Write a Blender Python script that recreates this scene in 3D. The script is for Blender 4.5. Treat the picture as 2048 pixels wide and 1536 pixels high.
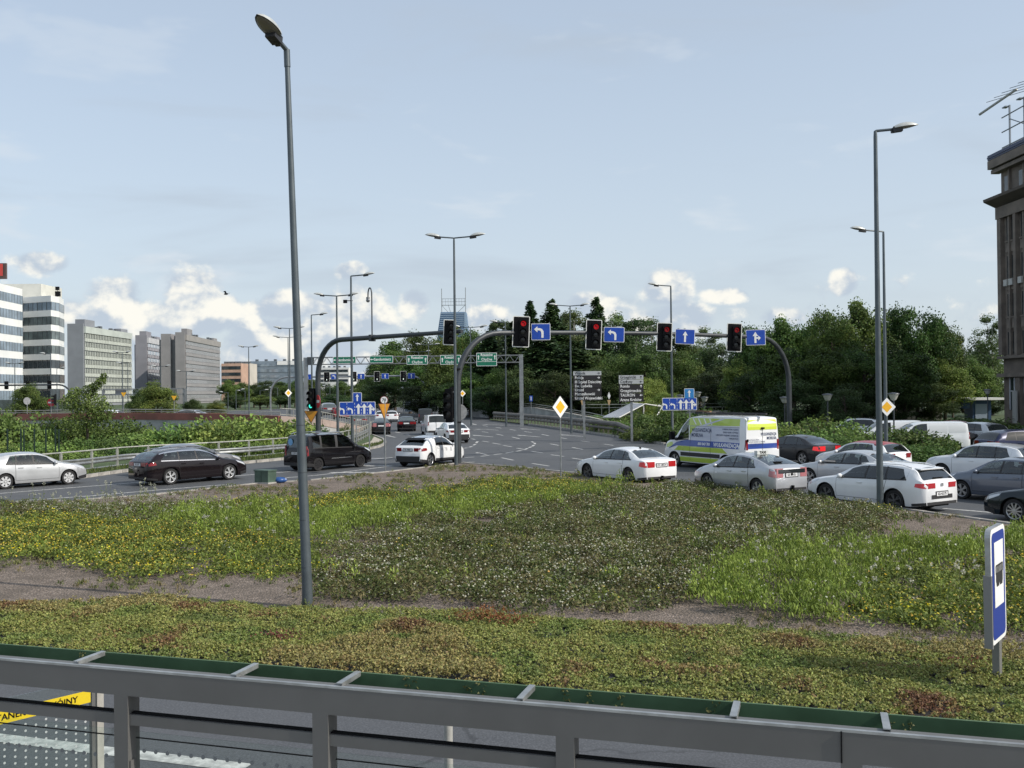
import bpy, bmesh, math, random
import numpy as np
from mathutils import Vector, Matrix
for _o in list(bpy.data.objects): bpy.data.objects.remove(_o)
SC = bpy.context.scene
COL = SC.collection
R = math.radians
random.seed(7); RNG = np.random.default_rng(11)
# ------------------------------------------------------------------ camera
EYE = 3.8; FPX = 2000.0; KD = FPX/1480      # distances below are given in units of 1/KD along the view axis
cam = bpy.data.cameras.new('camera'); cam.sensor_width = 36; cam.lens = FPX/2048*36
cam.clip_start = 0.1; cam.clip_end = 6000
camo = bpy.data.objects.new('camera', cam); COL.objects.link(camo)
CM = Matrix.Rotation(math.pi/2+math.atan(15/FPX), 3, 'X') @ Matrix.Rotation(R(-0.6), 3, 'Z')
camo.matrix_world = Matrix.Translation((0, 0, EYE)) @ CM.to_4x4()
SC.camera = camo
# ------------------------------------------------------------------ exposure
SC.render.engine = 'CYCLES'
SC.view_settings.view_transform = 'Standard'; SC.view_settings.look = 'None'
SC.view_settings.exposure = 0.85; SC.view_settings.gamma = 1
# ------------------------------------------------------------------ sun and sky
SUN_AZ, SUN_EL = R(112), R(38)          # azimuth clockwise from +Y (view direction)
sdir = Vector((math.sin(SUN_AZ)*math.cos(SUN_EL), math.cos(SUN_AZ)*math.cos(SUN_EL), math.sin(SUN_EL)))
sun = bpy.data.lights.new('sun', 'SUN'); sun.energy = 2.35; sun.angle = R(0.6); sun.color = (1.0, 0.93, 0.83)
suno = bpy.data.objects.new('sun', sun); COL.objects.link(suno)
suno.rotation_euler = (-sdir).to_track_quat('-Z', 'Y').to_euler(); suno.location = (60, -20, 60)
world = bpy.data.worlds.new('World'); SC.world = world; world.use_nodes = True
WN = world.node_tree.nodes; WL = world.node_tree.links
class E:                                   # tiny expression builder for shader nodes
    def __init__(s, k, t): s.k, s.t = k, t
    def __add__(a, b): return mth(a.t, 'ADD', a, b)
    def __sub__(a, b): return mth(a.t, 'SUBTRACT', a, b)
    def __rsub__(a, b): return mth(a.t, 'SUBTRACT', b, a)
    def __mul__(a, b): return mth(a.t, 'MULTIPLY', a, b)
    def __truediv__(a, b): return mth(a.t, 'DIVIDE', a, b)
    __radd__ = __add__; __rmul__ = __mul__
def put(t, sock, v):
    if isinstance(v, E): t.links.new(v.k, sock)
    elif isinstance(v, (int, float)) and sock.type in ('VECTOR',): sock.default_value = (v, v, v)
    else: sock.default_value = v
def mth(t, op, *a, clamp=False):
    n = t.nodes.new('ShaderNodeMath'); n.operation = op; n.use_clamp = clamp
    for i, v in enumerate(a): put(t, n.inputs[i], v)
    return E(n.outputs[0], t)
def smooth(v, lo, hi, a=0.0, b=1.0):
    n = v.t.nodes.new('ShaderNodeMapRange'); n.interpolation_type = 'SMOOTHSTEP'
    for i, x in enumerate((v, lo, hi, a, b)): put(v.t, n.inputs[i], x)
    return E(n.outputs[0], v.t)
def noise(t, vec, scale, detail=4, rough=.5, dist=0.0, out=0):
    n = t.nodes.new('ShaderNodeTexNoise'); put(t, n.inputs['Vector'], vec)
    n.inputs['Scale'].default_value = scale; n.inputs['Detail'].default_value = detail
    n.inputs['Roughness'].default_value = rough; n.inputs['Distortion'].default_value = dist
    return E(n.outputs[out], t)
def comb(t, x, y, z):
    n = t.nodes.new('ShaderNodeCombineXYZ')
    for i, v in enumerate((x, y, z)): put(t, n.inputs[i], v)
    return E(n.outputs[0], t)
def mixc(t, f, a, b, blend='MIX'):
    n = t.nodes.new('ShaderNodeMix'); n.data_type = 'RGBA'; n.blend_type = blend
    put(t, n.inputs[0], f)
    for i, v in ((6, a), (7, b)):
        put(t, n.inputs[i], v if isinstance(v, E) else (*v[:3], 1))
    return E(n.outputs[2], t)
def build_sky():
    t = world.node_tree; STR = 0.10
    sky = WN.new('ShaderNodeTexSky'); sky.sky_type = 'NISHITA'; sky.sun_disc = False
    sky.sun_elevation = SUN_EL; sky.sun_rotation = SUN_AZ; sky.altitude = 200
    sky.air_density = 1.0; sky.dust_density = 2.0; sky.ozone_density = 1.0
    tc = WN.new('ShaderNodeTexCoord'); sp = WN.new('ShaderNodeSeparateXYZ'); WL.new(tc.outputs['Generated'], sp.inputs[0])
    x, y, z = (E(sp.outputs[i], t) for i in range(3))
    az = mth(t, 'ARCTAN2', x, y); el = mth(t, 'ARCSINE', z)
    k = 1/STR
    # thin high veil: the whole sky is milky, more so towards the horizon and to the right
    col = E(sky.outputs[0], t)
    pale = smooth(el, 0.0, 0.40, 0.80, 0.56)
    col = mixc(t, pale, col, (0.35*k, 0.395*k, 0.44*k))
    stretch = comb(t, az*1.0, el*5.5, 0.3)
    veil = smooth(noise(t, stretch, 2.6, 4, .55, .4), .52, .78)*smooth(el, .02, .12)*smooth(el, .30, .60, 1, .25)
    col = mixc(t, veil*0.55, col, (0.265*k, 0.305*k, 0.355*k))
    wisp = smooth(noise(t, comb(t, az*1.0+4.1, el*3.0, 1.7), 5.5, 4, .6, .2), .57, .72)
    col = mixc(t, wisp*smooth(el, .05, .35, .7, .25), col, (0.40*k, 0.435*k, 0.47*k))
    # cumulus near the horizon
    v1 = comb(t, az, el, 0.0); n1 = noise(t, comb(t, az, el*1.2, 0.0), 19, 6, .58, .1); n2 = noise(t, comb(t, az+.008, el*1.2+.018, 0.0), 19, 3, .5, .1)
    big = noise(t, comb(t, az+3.0, el*1.6, 2.0), 9.0, 2, .5)
    blobs = [(232, 606, 66, 44), (262, 640, 84, 44), (392, 592, 70, 54), (420, 620, 70, 44), (372, 650, 110, 50), (590, 618, 120, 34), (705, 626, 84, 56), (600, 680, 190, 60), (660, 742, 280, 60), (150, 640, 44, 32), (80, 552, 62, 26), (702, 545, 36, 22), (1335, 580, 58, 46), (1350, 640, 92, 40), (1455, 595, 54, 20), (1690, 576, 26, 30),
             (970, 638, 60, 34), (830, 606, 34, 36), (1190, 612, 64, 28), (1560, 640, 50, 22), (300, 700, 160, 40)]
    dist = None
    for px, py, rx, ry in blobs:                                  # distance to each cloud in its own radii
        a0 = math.atan((px-1024)/FPX); e0 = math.atan((783-(px-1024)*.0105-py)/FPX)
        m = WN.new('ShaderNodeVectorMath'); m.operation = 'MULTIPLY_ADD'; WL.new(v1.k, m.inputs[0]); m.inputs[1].default_value = (FPX/rx, FPX/ry, 0); m.inputs[2].default_value = (-a0*FPX/rx, -e0*FPX/ry, 0)
        l = WN.new('ShaderNodeVectorMath'); l.operation = 'LENGTH'; WL.new(m.outputs[0], l.inputs[0]); c = E(l.outputs['Value'], t)
        dist = c if dist is None else mth(t, 'SMOOTH_MIN', dist, c, 0.14)
    behind = smooth(mth(t, 'ABSOLUTE', az), .52, .70)            # the same bank of clouds goes on outside the frame
    band = smooth(el, .0, .05)*smooth(el, .07, .15, 1, 0)
    cov = mth(t, 'MAXIMUM', 1.0-dist, mth(t, 'MINIMUM', (big-.5)*4.0*behind+band*.5-.55, 0.7))
    body = cov+(n1-.5)*2.0+.04
    dens = smooth(body, .0, .42)
    lit = smooth((n1-n2)*4.2+cov*.25+smooth(el, .01, .11)*.34-.08, .0, .84)
    ccol = mixc(t, lit, (0.29*k, 0.335*k, 0.39*k), (0.565*k, 0.55*k, 0.50*k))
    col = mixc(t, dens*.93, col, ccol)
    bg = WN['Background']; bg.inputs[1].default_value = STR; WL.new(col.k, bg.inputs[0])
build_sky()
world.cycles.sampling_method = 'MANUAL'; world.cycles.sample_map_resolution = 512
# ------------------------------------------------------------------ helpers
def ray(px, py): return CM @ Vector(((px-1024)/FPX, (768-py)/FPX, -1))
def G(px, py, z=0.0):                      # point where the sight line meets the level z
    r = ray(px, py); k = (z-EYE)/r.z; return Vector((0, 0, EYE))+r*k
def A(px, py, d):                          # point on the sight line at distance d along +Y
    r = ray(px, py); return Vector((0, 0, EYE))+r*(d*KD/r.y)
def PX(p):
    c = CM.transposed() @ (Vector(p)-Vector((0, 0, EYE))); return 1024+FPX*c.x/-c.z, 768-FPX*c.y/-c.z
MATS = {}
def mat(name, col, rough=.6, metal=0.0, coat=0.0, spec=.5, emit=None, var=0.0, vscale=6.0, bump=0.0, bscale=40.0, alpha=1.0, trans=0.0):
    if name in MATS: return MATS[name]
    m = bpy.data.materials.new(name); m.use_nodes = True; t = m.node_tree; b = t.nodes['Principled BSDF']
    b.inputs['Base Color'].default_value = (*col, 1); b.inputs['Roughness'].default_value = rough
    b.inputs['Metallic'].default_value = metal; b.inputs['Coat Weight'].default_value = coat
    b.inputs['Coat Roughness'].default_value = .04
    b.inputs['Specular IOR Level'].default_value = spec; b.inputs['Alpha'].default_value = alpha
    b.inputs['Transmission Weight'].default_value = trans
    if emit: b.inputs['Emission Color'].default_value = (*emit[:3], 1); b.inputs['Emission Strength'].default_value = emit[3]
    if var or bump:
        tc = t.nodes.new('ShaderNodeTexCoord'); v = E(tc.outputs['Object'], t)
        if var:
            n = noise(t, v, vscale, 6, .6); dark = tuple(c*(1-var) for c in col); lite = tuple(min(1, c*(1+var*.6)) for c in col)
            c = mixc(t, smooth(n, .32, .68), dark, lite); t.links.new(c.k, b.inputs['Base Color'])
            rr = smooth(n, .3, .7, rough*.85, min(1, rough*1.15)); t.links.new(rr.k, b.inputs['Roughness'])
        if bump:
            bn = t.nodes.new('ShaderNodeBump'); bn.inputs['Strength'].default_value = bump; bn.inputs['Distance'].default_value = .02
            t.links.new(noise(t, v, bscale, 5, .6).k, bn.inputs['Height']); t.links.new(bn.outputs[0], b.inputs['Normal'])
    MATS[name] = m; return m
class MB:
    def __init__(s): s.v = []; s.f = []; s.mi = []; s.cur = 0
    def add(s, vs, fs):
        o = len(s.v); s.v += [tuple(p) for p in vs]; s.f += [tuple(i+o for i in f) for f in fs]; s.mi += [s.cur]*len(fs); return s
    def box(s, c, d, m=None):
        x, y, z = d[0]/2, d[1]/2, d[2]/2
        vs = [Vector((i*x, j*y, k*z)) for i in (-1, 1) for j in (-1, 1) for k in (-1, 1)]
        if m is not None: vs = [m @ v for v in vs]
        c = Vector(c)
        return s.add([v+c for v in vs], [(0, 1, 3, 2), (4, 6, 7, 5), (0, 4, 5, 1), (2, 3, 7, 6), (0, 2, 6, 4), (1, 5, 7, 3)])
    def tube(s, path, r, n=10, caps=True):
        path = [Vector(p) for p in path]; rs = r if isinstance(r, (list, tuple)) else [r]*len(path)
        rings = []; up = None
        for i, p in enumerate(path):
            d = (path[min(i+1, len(path)-1)]-path[max(i-1, 0)]).normalized()
            if up is None: up = d.orthogonal().normalized()
            up = (up-d*up.dot(d)); up = up.normalized() if up.length > 1e-6 else d.orthogonal().normalized()
            w = d.cross(up)
            rings.append([p+(up*math.cos(2*math.pi*k/n)+w*math.sin(2*math.pi*k/n))*rs[i] for k in range(n)])
        vs = [v for ring in rings for v in ring]
        fs = [(i*n+k, i*n+(k+1) % n, (i+1)*n+(k+1) % n, (i+1)*n+k) for i in range(len(path)-1) for k in range(n)]
        if caps: fs += [tuple(range(n-1, -1, -1)), tuple((len(path)-1)*n+k for k in range(n))]
        return s.add(vs, fs)
    def prism(s, poly, a, b, axis='z'):     # polygon in the other two axes, extruded from a to b
        def pt(p, h): return {'z': (p[0], p[1], h), 'y': (p[0], h, p[1]), 'x': (h, p[0], p[1])}[axis]
        n = len(poly); vs = [pt(p, a) for p in poly]+[pt(p, b) for p in poly]
        return s.add(vs, [tuple(range(n)), tuple(range(2*n-1, n-1, -1))]+[(i, i+n, (i+1) % n+n, (i+1) % n) for i in range(n)])
    def lathe(s, prof, n=16, axis='z', c=(0, 0, 0)):
        vs = []
        for (r, h) in prof:
            for k in range(n):
                a = 2*math.pi*k/n; u, w = r*math.cos(a), r*math.sin(a)
                p = {'z': (u, w, h), 'y': (u, h, w), 'x': (h, u, w)}[axis]
                vs.append((p[0]+c[0], p[1]+c[1], p[2]+c[2]))
        m = len(prof)
        return s.add(vs, [(i*n+k, i*n+(k+1) % n, (i+1)*n+(k+1) % n, (i+1)*n+k) for i in range(m-1) for k in range(n)])
    def grid(s, pts):                       # rows of points
        m, n = len(pts), len(pts[0])
        return s.add([p for row in pts for p in row], [(i*n+j, i*n+j+1, (i+1)*n+j+1, (i+1)*n+j) for i in range(m-1) for j in range(n-1)])
    def ball(s, c, r, n=10, m=7):
        rr = r if isinstance(r, (tuple, list)) else (r, r, r)
        pts = [[(c[0]+rr[0]*math.sin(math.pi*i/m)*math.cos(2*math.pi*j/n), c[1]+rr[1]*math.sin(math.pi*i/m)*math.sin(2*math.pi*j/n), c[2]+rr[2]*math.cos(math.pi*i/m)) for j in range(n+1)] for i in range(m+1)]
        return s.grid(pts)
    def mesh(s, name, mats, sm=None):
        me = bpy.data.meshes.new(name); me.from_pydata(s.v, [], s.f)
        for m in (mats if isinstance(mats, (list, tuple)) else [mats]): me.materials.append(m)
        if any(s.mi): me.polygons.foreach_set('material_index', s.mi)
        bm = bmesh.new(); bm.from_mesh(me); bmesh.ops.remove_doubles(bm, verts=bm.verts, dist=1e-5)
        bmesh.ops.recalc_face_normals(bm, faces=bm.faces); bm.to_mesh(me); bm.free()
        if sm is not None:
            me.polygons.foreach_set('use_smooth', [True]*len(me.polygons)); me.set_sharp_from_angle(angle=R(sm))
        me.update(); return me
def ob(name, me, parent=None, loc=(0, 0, 0), rot=(0, 0, 0)):
    o = bpy.data.objects.new(name, me); COL.objects.link(o); o.parent = parent; o.location = loc; o.rotation_euler = rot; return o
def part(name, mb, m, parent, sm=30, loc=(0, 0, 0), rot=(0, 0, 0), kind=None, label=None):
    o = ob(name, mb.mesh(name, m, sm), parent, loc, rot)
    if kind: o['kind'] = kind
    if label: o['label'] = label
    return o
def tag(o, label, cat, group=None):
    o['label'] = label; o['category'] = cat
    if group: o['group'] = group
    return o
def thing(name, label, cat, loc=(0, 0, 0), rz=0.0, group=None):
    o = ob(name, None, None, loc, (0, 0, rz)); o.empty_display_size = .2; return tag(o, label, cat, group)
def struct(name, mb, m, sm=None, parent=None):
    o = ob(name, mb.mesh(name, m, sm), parent)
    if parent is None: o['kind'] = 'structure'
    return o
def copy_tree(o, parent=None):
    c = o.copy(); COL.objects.link(c); c.parent = parent
    for ch in list(o.children): copy_tree(ch, c)
    return c
def text_mb(s, size, align='LEFT', font_scale=1.0, bold=0.0):   # flat lettering in local xy as vertices and faces
    cu = bpy.data.curves.new('lettering', 'FONT'); cu.body = s; cu.size = size; cu.align_x = align; cu.align_y = 'CENTER'; cu.resolution_u = 2
    cu.offset = bold
    o = bpy.data.objects.new('lettering', cu); me = bpy.data.meshes.new_from_object(o)
    vs = [(v.co.x*font_scale, v.co.y) for v in me.vertices]; fs = [tuple(p.vertices) for p in me.polygons]
    bpy.data.objects.remove(o); bpy.data.curves.remove(cu); bpy.data.meshes.remove(me)
    return vs, fs
def sheet(poly, z):                         # flat sheet from world xy points
    mb = MB(); mb.add([(p[0], p[1], z) for p in poly], [tuple(range(len(poly)))]); return mb
def inpoly(x, y, poly):
    c = False; n = len(poly)
    for i in range(n):
        x1, y1 = poly[i][0], poly[i][1]; x2, y2 = poly[i-1][0], poly[i-1][1]
        if (y1 > y) != (y2 > y) and x < (x2-x1)*(y-y1)/(y2-y1)+x1: c = not c
    return c
def inpoly_np(X, Y, poly):
    c = np.zeros(len(X), bool); n = len(poly)
    for i in range(n):
        x1, y1 = poly[i][0], poly[i][1]; x2, y2 = poly[i-1][0], poly[i-1][1]
        if y1 == y2: continue
        c ^= ((y1 > Y) != (y2 > Y)) & (X < (x2-x1)*(Y-y1)/(y2-y1)+x1)
    return c
def sh(hexcol):                             # sRGB hex to linear
    c = [int(hexcol[i:i+2], 16)/255 for i in (0, 2, 4)]
    return tuple(x/12.92 if x <= .04045 else ((x+.055)/1.055)**2.4 for x in c)
# ---- foliage: every leaf is a small lozenge; colour per leaf in an attribute
def leafmat(name, rough=.55, trans=.25, rnd=.25):
    m = bpy.data.materials.new(name); m.use_nodes = True; t = m.node_tree; b = t.nodes['Principled BSDF']
    at = t.nodes.new('ShaderNodeAttribute'); at.attribute_name = 'Col'; c = E(at.outputs['Color'], t)
    if rnd:
        oi = t.nodes.new('ShaderNodeObjectInfo'); r = E(oi.outputs['Random'], t)
        hs = t.nodes.new('ShaderNodeHueSaturation'); put(t, hs.inputs['Color'], c)
        put(t, hs.inputs['Hue'], r*.05+.475); put(t, hs.inputs['Value'], mth(t, 'FRACT', r*7.3)*rnd*2+(1-rnd)); hs.inputs['Saturation'].default_value = 1.0
        c = E(hs.outputs[0], t)
    t.links.new(c.k, b.inputs['Base Color']); b.inputs['Roughness'].default_value = rough; b.inputs['Specular IOR Level'].default_value = .3
    tr = t.nodes.new('ShaderNodeBsdfTranslucent'); t.links.new(c.k, tr.inputs[0]); mx = t.nodes.new('ShaderNodeMixShader'); mx.inputs[0].default_value = trans
    t.links.new(b.outputs[0], mx.inputs[1]); t.links.new(tr.outputs[0], mx.inputs[2]); t.links.new(mx.outputs[0], t.nodes['Material Output'].inputs[0])
    return m
def unit(a): return a/np.maximum(np.linalg.norm(a, axis=1, keepdims=True), 1e-9)
def leaf_mesh(name, C, Nrm, ln, wd, col, m, spread=.8, axis=None):
    n = len(C); nr = unit(Nrm+RNG.normal(size=(n, 3))*spread)
    t = (axis if axis is not None else RNG.normal(size=(n, 3))); t = unit(t-nr*(t*nr).sum(1, keepdims=True)); b = np.cross(nr, t)
    ln = np.broadcast_to(ln, n)[:, None]; wd = np.broadcast_to(wd, n)[:, None]
    V = np.empty((n, 4, 3)); V[:, 0] = C-t*ln*.5; V[:, 1] = C+b*wd*.5+t*ln*.08; V[:, 2] = C+t*ln*.5; V[:, 3] = C-b*wd*.5+t*ln*.08
    me = bpy.data.meshes.new(name); me.vertices.add(n*4); me.loops.add(n*4); me.polygons.add(n)
    me.vertices.foreach_set('co', V.reshape(-1).astype(np.float32)); me.loops.foreach_set('vertex_index', np.arange(n*4, dtype=np.int32))
    me.polygons.foreach_set('loop_start', np.arange(0, n*4, 4, dtype=np.int32))
    at = me.attributes.new('Col', 'FLOAT_COLOR', 'POINT')
    cc = np.ones((n, 4, 4), np.float32); cc[:, :, :3] = np.clip(col, 0, 1)[:, None, :]; at.data.foreach_set('color', cc.reshape(-1))
    me.materials.append(m); me.update(calc_edges=True); return me
def tint(n, cols, jit=.18):                 # random picks among colours with per leaf jitter
    cols = np.array(cols); c = cols[RNG.integers(0, len(cols), n)]; return c*(1+RNG.normal(size=(n, 1))*jit)*(1+RNG.normal(size=(n, 3))*jit*.25)
# ------------------------------------------------------------------ ground materials
def asphalt_mat(name, base, tone):
    m = bpy.data.materials.new(name); m.use_nodes = True; t = m.node_tree; b = t.nodes['Principled BSDF']
    g = t.nodes.new('ShaderNodeNewGeometry'); v = E(g.outputs['Position'], t)
    n1 = noise(t, v, .22, 5, .6, .6); n2 = noise(t, v, 38, 3, .6); n3 = noise(t, v, 1.7, 4, .6)
    c = mixc(t, smooth(n1, .3, .7), tuple(x*.80 for x in base), tuple(x*1.18 for x in base))
    c = mixc(t, smooth(n3, .45, .75)*.35, c, tuple(x*tone for x in base))
    c = mixc(t, smooth(n2, .40, .70), c, tuple(x*1.5 for x in base))
    vo = t.nodes.new('ShaderNodeTexVoronoi'); put(t, vo.inputs['Vector'], v); vo.inputs['Scale'].default_value = 42
    c = mixc(t, smooth(E(vo.outputs['Distance'], t), .05, .17, .55, 0), c, tuple(min(1, x*2.3) for x in base))
    wv = t.nodes.new('ShaderNodeVectorMath'); wv.operation = 'ADD'; t.links.new(v.k, wv.inputs[0]); t.links.new(noise(t, v, .9, 4, .6, 0, 1).k, wv.inputs[1])
    ve = t.nodes.new('ShaderNodeTexVoronoi'); ve.feature = 'DISTANCE_TO_EDGE'; t.links.new(wv.outputs[0], ve.inputs['Vector']); ve.inputs['Scale'].default_value = .16
    c = mixc(t, smooth(E(ve.outputs['Distance'], t), .001, .006, .55, 0), c, tuple(x*.35 for x in base))          # sealed cracks
    c = mixc(t, smooth(noise(t, v, .55, 3, .5), .60, .72, 0, .45), c, tuple(x*.55 for x in base))                  # oil and tyre darkening
    c = mixc(t, smooth(noise(t, v, .13, 2, .5), .58, .66, 0, .35), c, tuple(x*1.5 for x in base))                 # bleached areas
    t.links.new(c.k, b.inputs['Base Color']); t.links.new(smooth(n1, .2, .8, .66, .86).k, b.inputs['Roughness'])
    bn = t.nodes.new('ShaderNodeBump'); bn.inputs['Strength'].default_value = .35; bn.inputs['Distance'].default_value = .01
    t.links.new(noise(t, v, 60, 3, .6).k, bn.inputs['Height']); t.links.new(bn.outputs[0], b.inputs['Normal'])
    return m
def soil_mat(name, cols, sc=24.0, bump=.9):
    m = bpy.data.materials.new(name); m.use_nodes = True; t = m.node_tree; b = t.nodes['Principled BSDF']
    g = t.nodes.new('ShaderNodeNewGeometry'); v = E(g.outputs['Position'], t)
    vo = t.nodes.new('ShaderNodeTexVoronoi'); put(t, vo.inputs['Vector'], v); vo.inputs['Scale'].default_value = sc
    w = t.nodes.new('ShaderNodeSeparateColor'); t.links.new(vo.outputs['Color'], w.inputs[0]); r = E(w.outputs[0], t)
    c = mixc(t, r, cols[0], cols[1]); c = mixc(t, smooth(noise(t, v, 1.1, 5, .6), .4, .7), c, cols[2])
    c = mixc(t, smooth(E(vo.outputs['Distance'], t), .3, .6, 0, .6), c, tuple(x*.35 for x in cols[0]))
    t.links.new(c.k, b.inputs['Base Color']); b.inputs['Roughness'].default_value = .95
    bn = t.nodes.new('ShaderNodeBump'); bn.inputs['Strength'].default_value = bump; bn.inputs['Distance'].default_value = .03
    t.links.new((1.0-E(vo.outputs['Distance'], t)).k, bn.inputs['Height']); t.links.new(bn.outputs[0], b.inputs['Normal'])
    return m
M_ASPH = asphalt_mat('asphalt', (.062, .066, .071), .8)
M_ASPH2 = asphalt_mat('asphalt_bus_lane', (.066, .070, .077), .85)
M_SOIL = soil_mat('gravel_mulch', ((.130, .102, .080), (.36, .295, .245), (.150, .122, .096)))
M_GRASS = mat('rough_grass', (.055, .085, .028), .95, var=.45, vscale=1.5, bump=.8, bscale=9)
M_CONC = mat('concrete', (.36, .35, .33), .85, var=.25, vscale=2.2, bump=.25, bscale=30)
M_CONCD = mat('grey_concrete_wall', (.33, .335, .335), .85, var=.3, vscale=.8, bump=.2, bscale=20)
M_KERB = mat('kerb_concrete', (.34, .325, .30), .88, var=.3, vscale=3, bump=.3, bscale=30)
M_PAINT = mat('road_paint', (.48, .48, .465), .7, var=.4, vscale=7)
M_PINK = mat('brown_red_parapet', (.24, .095, .075), .8, var=.3, vscale=.6)
M_PARA = mat('weathered_brown_parapet', (.34, .27, .24), .85, var=.25, vscale=.7)
M_GALV = mat('galvanised_steel', (.30, .315, .32), .42, .65, var=.18, vscale=3)
M_RAIL = mat('pale_painted_rail', (.36, .365, .33), .5, .2, var=.2, vscale=4)
M_POLE = mat('grey_painted_pole', (.092, .112, .124), .42, .35, var=.12, vscale=2.5)
M_POLED = mat('dark_grey_painted_steel', (.048, .055, .062), .45, .2, var=.15, vscale=2)
M_BLACK = mat('black_plastic', (.006, .006, .007), .5, spec=.15)
M_DARK = mat('dark_interior', (.006, .006, .007), .9)
M_WHITE = mat('white_sign_film', (.78, .79, .78), .45, var=.06)
M_GREYB = mat('grey_sign_back', (.30, .31, .32), .5, .5, var=.15)
M_BLUE = mat('blue_sign_film', sh('1546a8'), .45, var=.1)
M_BLUEL = mat('light_blue_sign_film', sh('2f7fc0'), .45, var=.1)
M_YEL = mat('amber_sign_film', (.80, .42, .015), .45, var=.06)
M_ORNG = mat('dull_orange_sign_film', (.42, .19, .012), .5, var=.12)
M_GREEN = mat('green_sign_film', sh('0b6b52'), .45, var=.1)
# ------------------------------------------------------------------ ground sheets
struct('ground', sheet([(-3000, -400), (3000, -400), (3000, 5000), (-3000, 5000)], -.06), M_GRASS)
road = struct('road', sheet([(-90, -12), (90, -12), (60, 260), (-60, 260)], 0), M_ASPH)
LD = Vector((.976, -.217, 0)); LNm = Vector((.217, .976, 0))       # bus lane direction and its far side
def lane(x, off, z=0.0):                                             # point along the bus lane line through (0, 9.1)
    p = Vector((0, 9.1, 0))+LD*x+LNm*off; return Vector((p.x, p.y*KD, z))
buslane = struct('bus_lane', sheet([lane(-40, -7), lane(40, -7), lane(40, 1.95), lane(-40, 1.95)], .004), M_ASPH2)
paving = struct('pavement', sheet([lane(-40, -14), lane(40, -14), lane(40, -3.1), lane(-40, -3.1)], .12), mat('paving_concrete', (.30, .30, .29), .85, var=.25, vscale=5))
# traffic island
ISL_PX = [(-260, 1030), (0, 1014), (150, 1007), (300, 996), (510, 973), (620, 966), (771, 949), (870, 937), (905, 932), (925, 930), (945, 932), (1020, 938),
          (1120, 948), (1260, 961), (1400, 976), (1600, 999), (1800, 1025), (2048, 1060), (2300, 1096)]
ISL_EDGE = [G(*p) for p in ISL_PX]
ISL = ISL_EDGE+[lane(16, 2.1), lane(8, 2.1), lane(0, 2.1), lane(-8, 2.1), lane(-16, 2.1)]
mb = MB(); n = len(ISL)
mb.add([(p.x, p.y, .11) for p in ISL], [tuple(range(n))])
island = struct('traffic_island', mb, M_SOIL)
stone_me = MB().box((0, 0, 0), (.985, .15, .24)).mesh('kerb_stone', M_KERB)
def kerb_line(pts, parent, off=0.0, h=.03, maxn=140):
    pts = [Vector((p.x, p.y, 0)) for p in pts]; k = 0; carry = 0.0
    for a, b in zip(pts[:-1], pts[1:]):
        d = b-a; L = d.length; u = d/L; s = .5-carry
        while s <= L+1e-6:
            p = a+u*s; o = bpy.data.objects.new('kerb_stone', stone_me); COL.objects.link(o); o.parent = parent
            o.location = (p.x+random.uniform(-.004, .004), p.y+random.uniform(-.004, .004), h+random.uniform(-.003, .003)); o.rotation_euler = (0, 0, math.atan2(u.y, u.x)+random.uniform(-.006, .006))
            s += 1.0; k += 1
        carry = (L-(s-.5)+1e-9) if False else 0.0
kerb_line(ISL_EDGE[1:-1], island)
kerb_line([lane(x, 2.05) for x in range(-14, 15)], island)
# left verge and its kerb
KL_PX = [(-220, 992), (-60, 977), (60, 967), (168, 956), (259, 943), (370, 936), (485, 928), (600, 917), (690, 907), (734, 900), (758, 895), (767, 891), (770, 886), (766, 880), (746, 872)]
KL = [G(*p) for p in KL_PX]
WALL = [(745, 70, .42), (720, 68, .72), (700, 66, .98), (670, 64, 1.34), (640, 62, 1.66), (600, 60.6, 1.88), (560, 60, 2.02), (420, 62, 2.24), (200, 66, 2.30), (60, 68, 2.20), (-160, 71, 2.2)]
WPTS = [Vector((A(px, 787, d).x, d*KD, z)) for px, d, z in WALL]
vp = KL+[Vector((p.x, p.y+.3, 0)) for p in WPTS[1:]]
verge = struct('grass_verge', sheet(vp, .10), M_GRASS)
kerb_line(KL[2:], verge)
# sandy paving on the verge nose
nose = [G(*p) for p in ((640, 909), (690, 904), (734, 898), (758, 893), (766, 889), (766, 884), (748, 876), (742, 886), (720, 893), (660, 902))]
struct('paved_nose', sheet([(p.x, p.y) for p in nose], .125), mat('sandy_concrete', (.40, .36, .30), .9, var=.2, vscale=2))
# right verge
RE = [Vector((p[0], p[1]*KD, 0)) for p in ((-3.4, 112), (-3.0, 98), (1.8, 84), (5.6, 72), (8.4, 60), (10.6, 51), (14.6, 45.5), (21.5, 39), (30, 32), (46, 18))]
rverge = struct('grass_verge', sheet([(p.x, p.y) for p in RE]+[(95, 18*KD), (95, 240), (-3.4, 240)], .09), M_GRASS)
kerb_line(RE[2:9], rverge)
struct('car_park', sheet([(22, 47*KD), (62, 40*KD), (62, 72*KD), (27, 72*KD)], .10), mat('car_park_paving', (.22, .215, .205), .9, var=.2, vscale=2))
# elevated road behind the parapet
ev = [(p.x, p.y+.25, p.z-.55) for p in WPTS]; ev2 = [(p.x*1.45-3, p.y+34, max(p.z-.55, .05)) for p in WPTS]
mb = MB(); mb.grid([ev, ev2]); struct('overpass_road', mb, M_ASPH)
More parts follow.
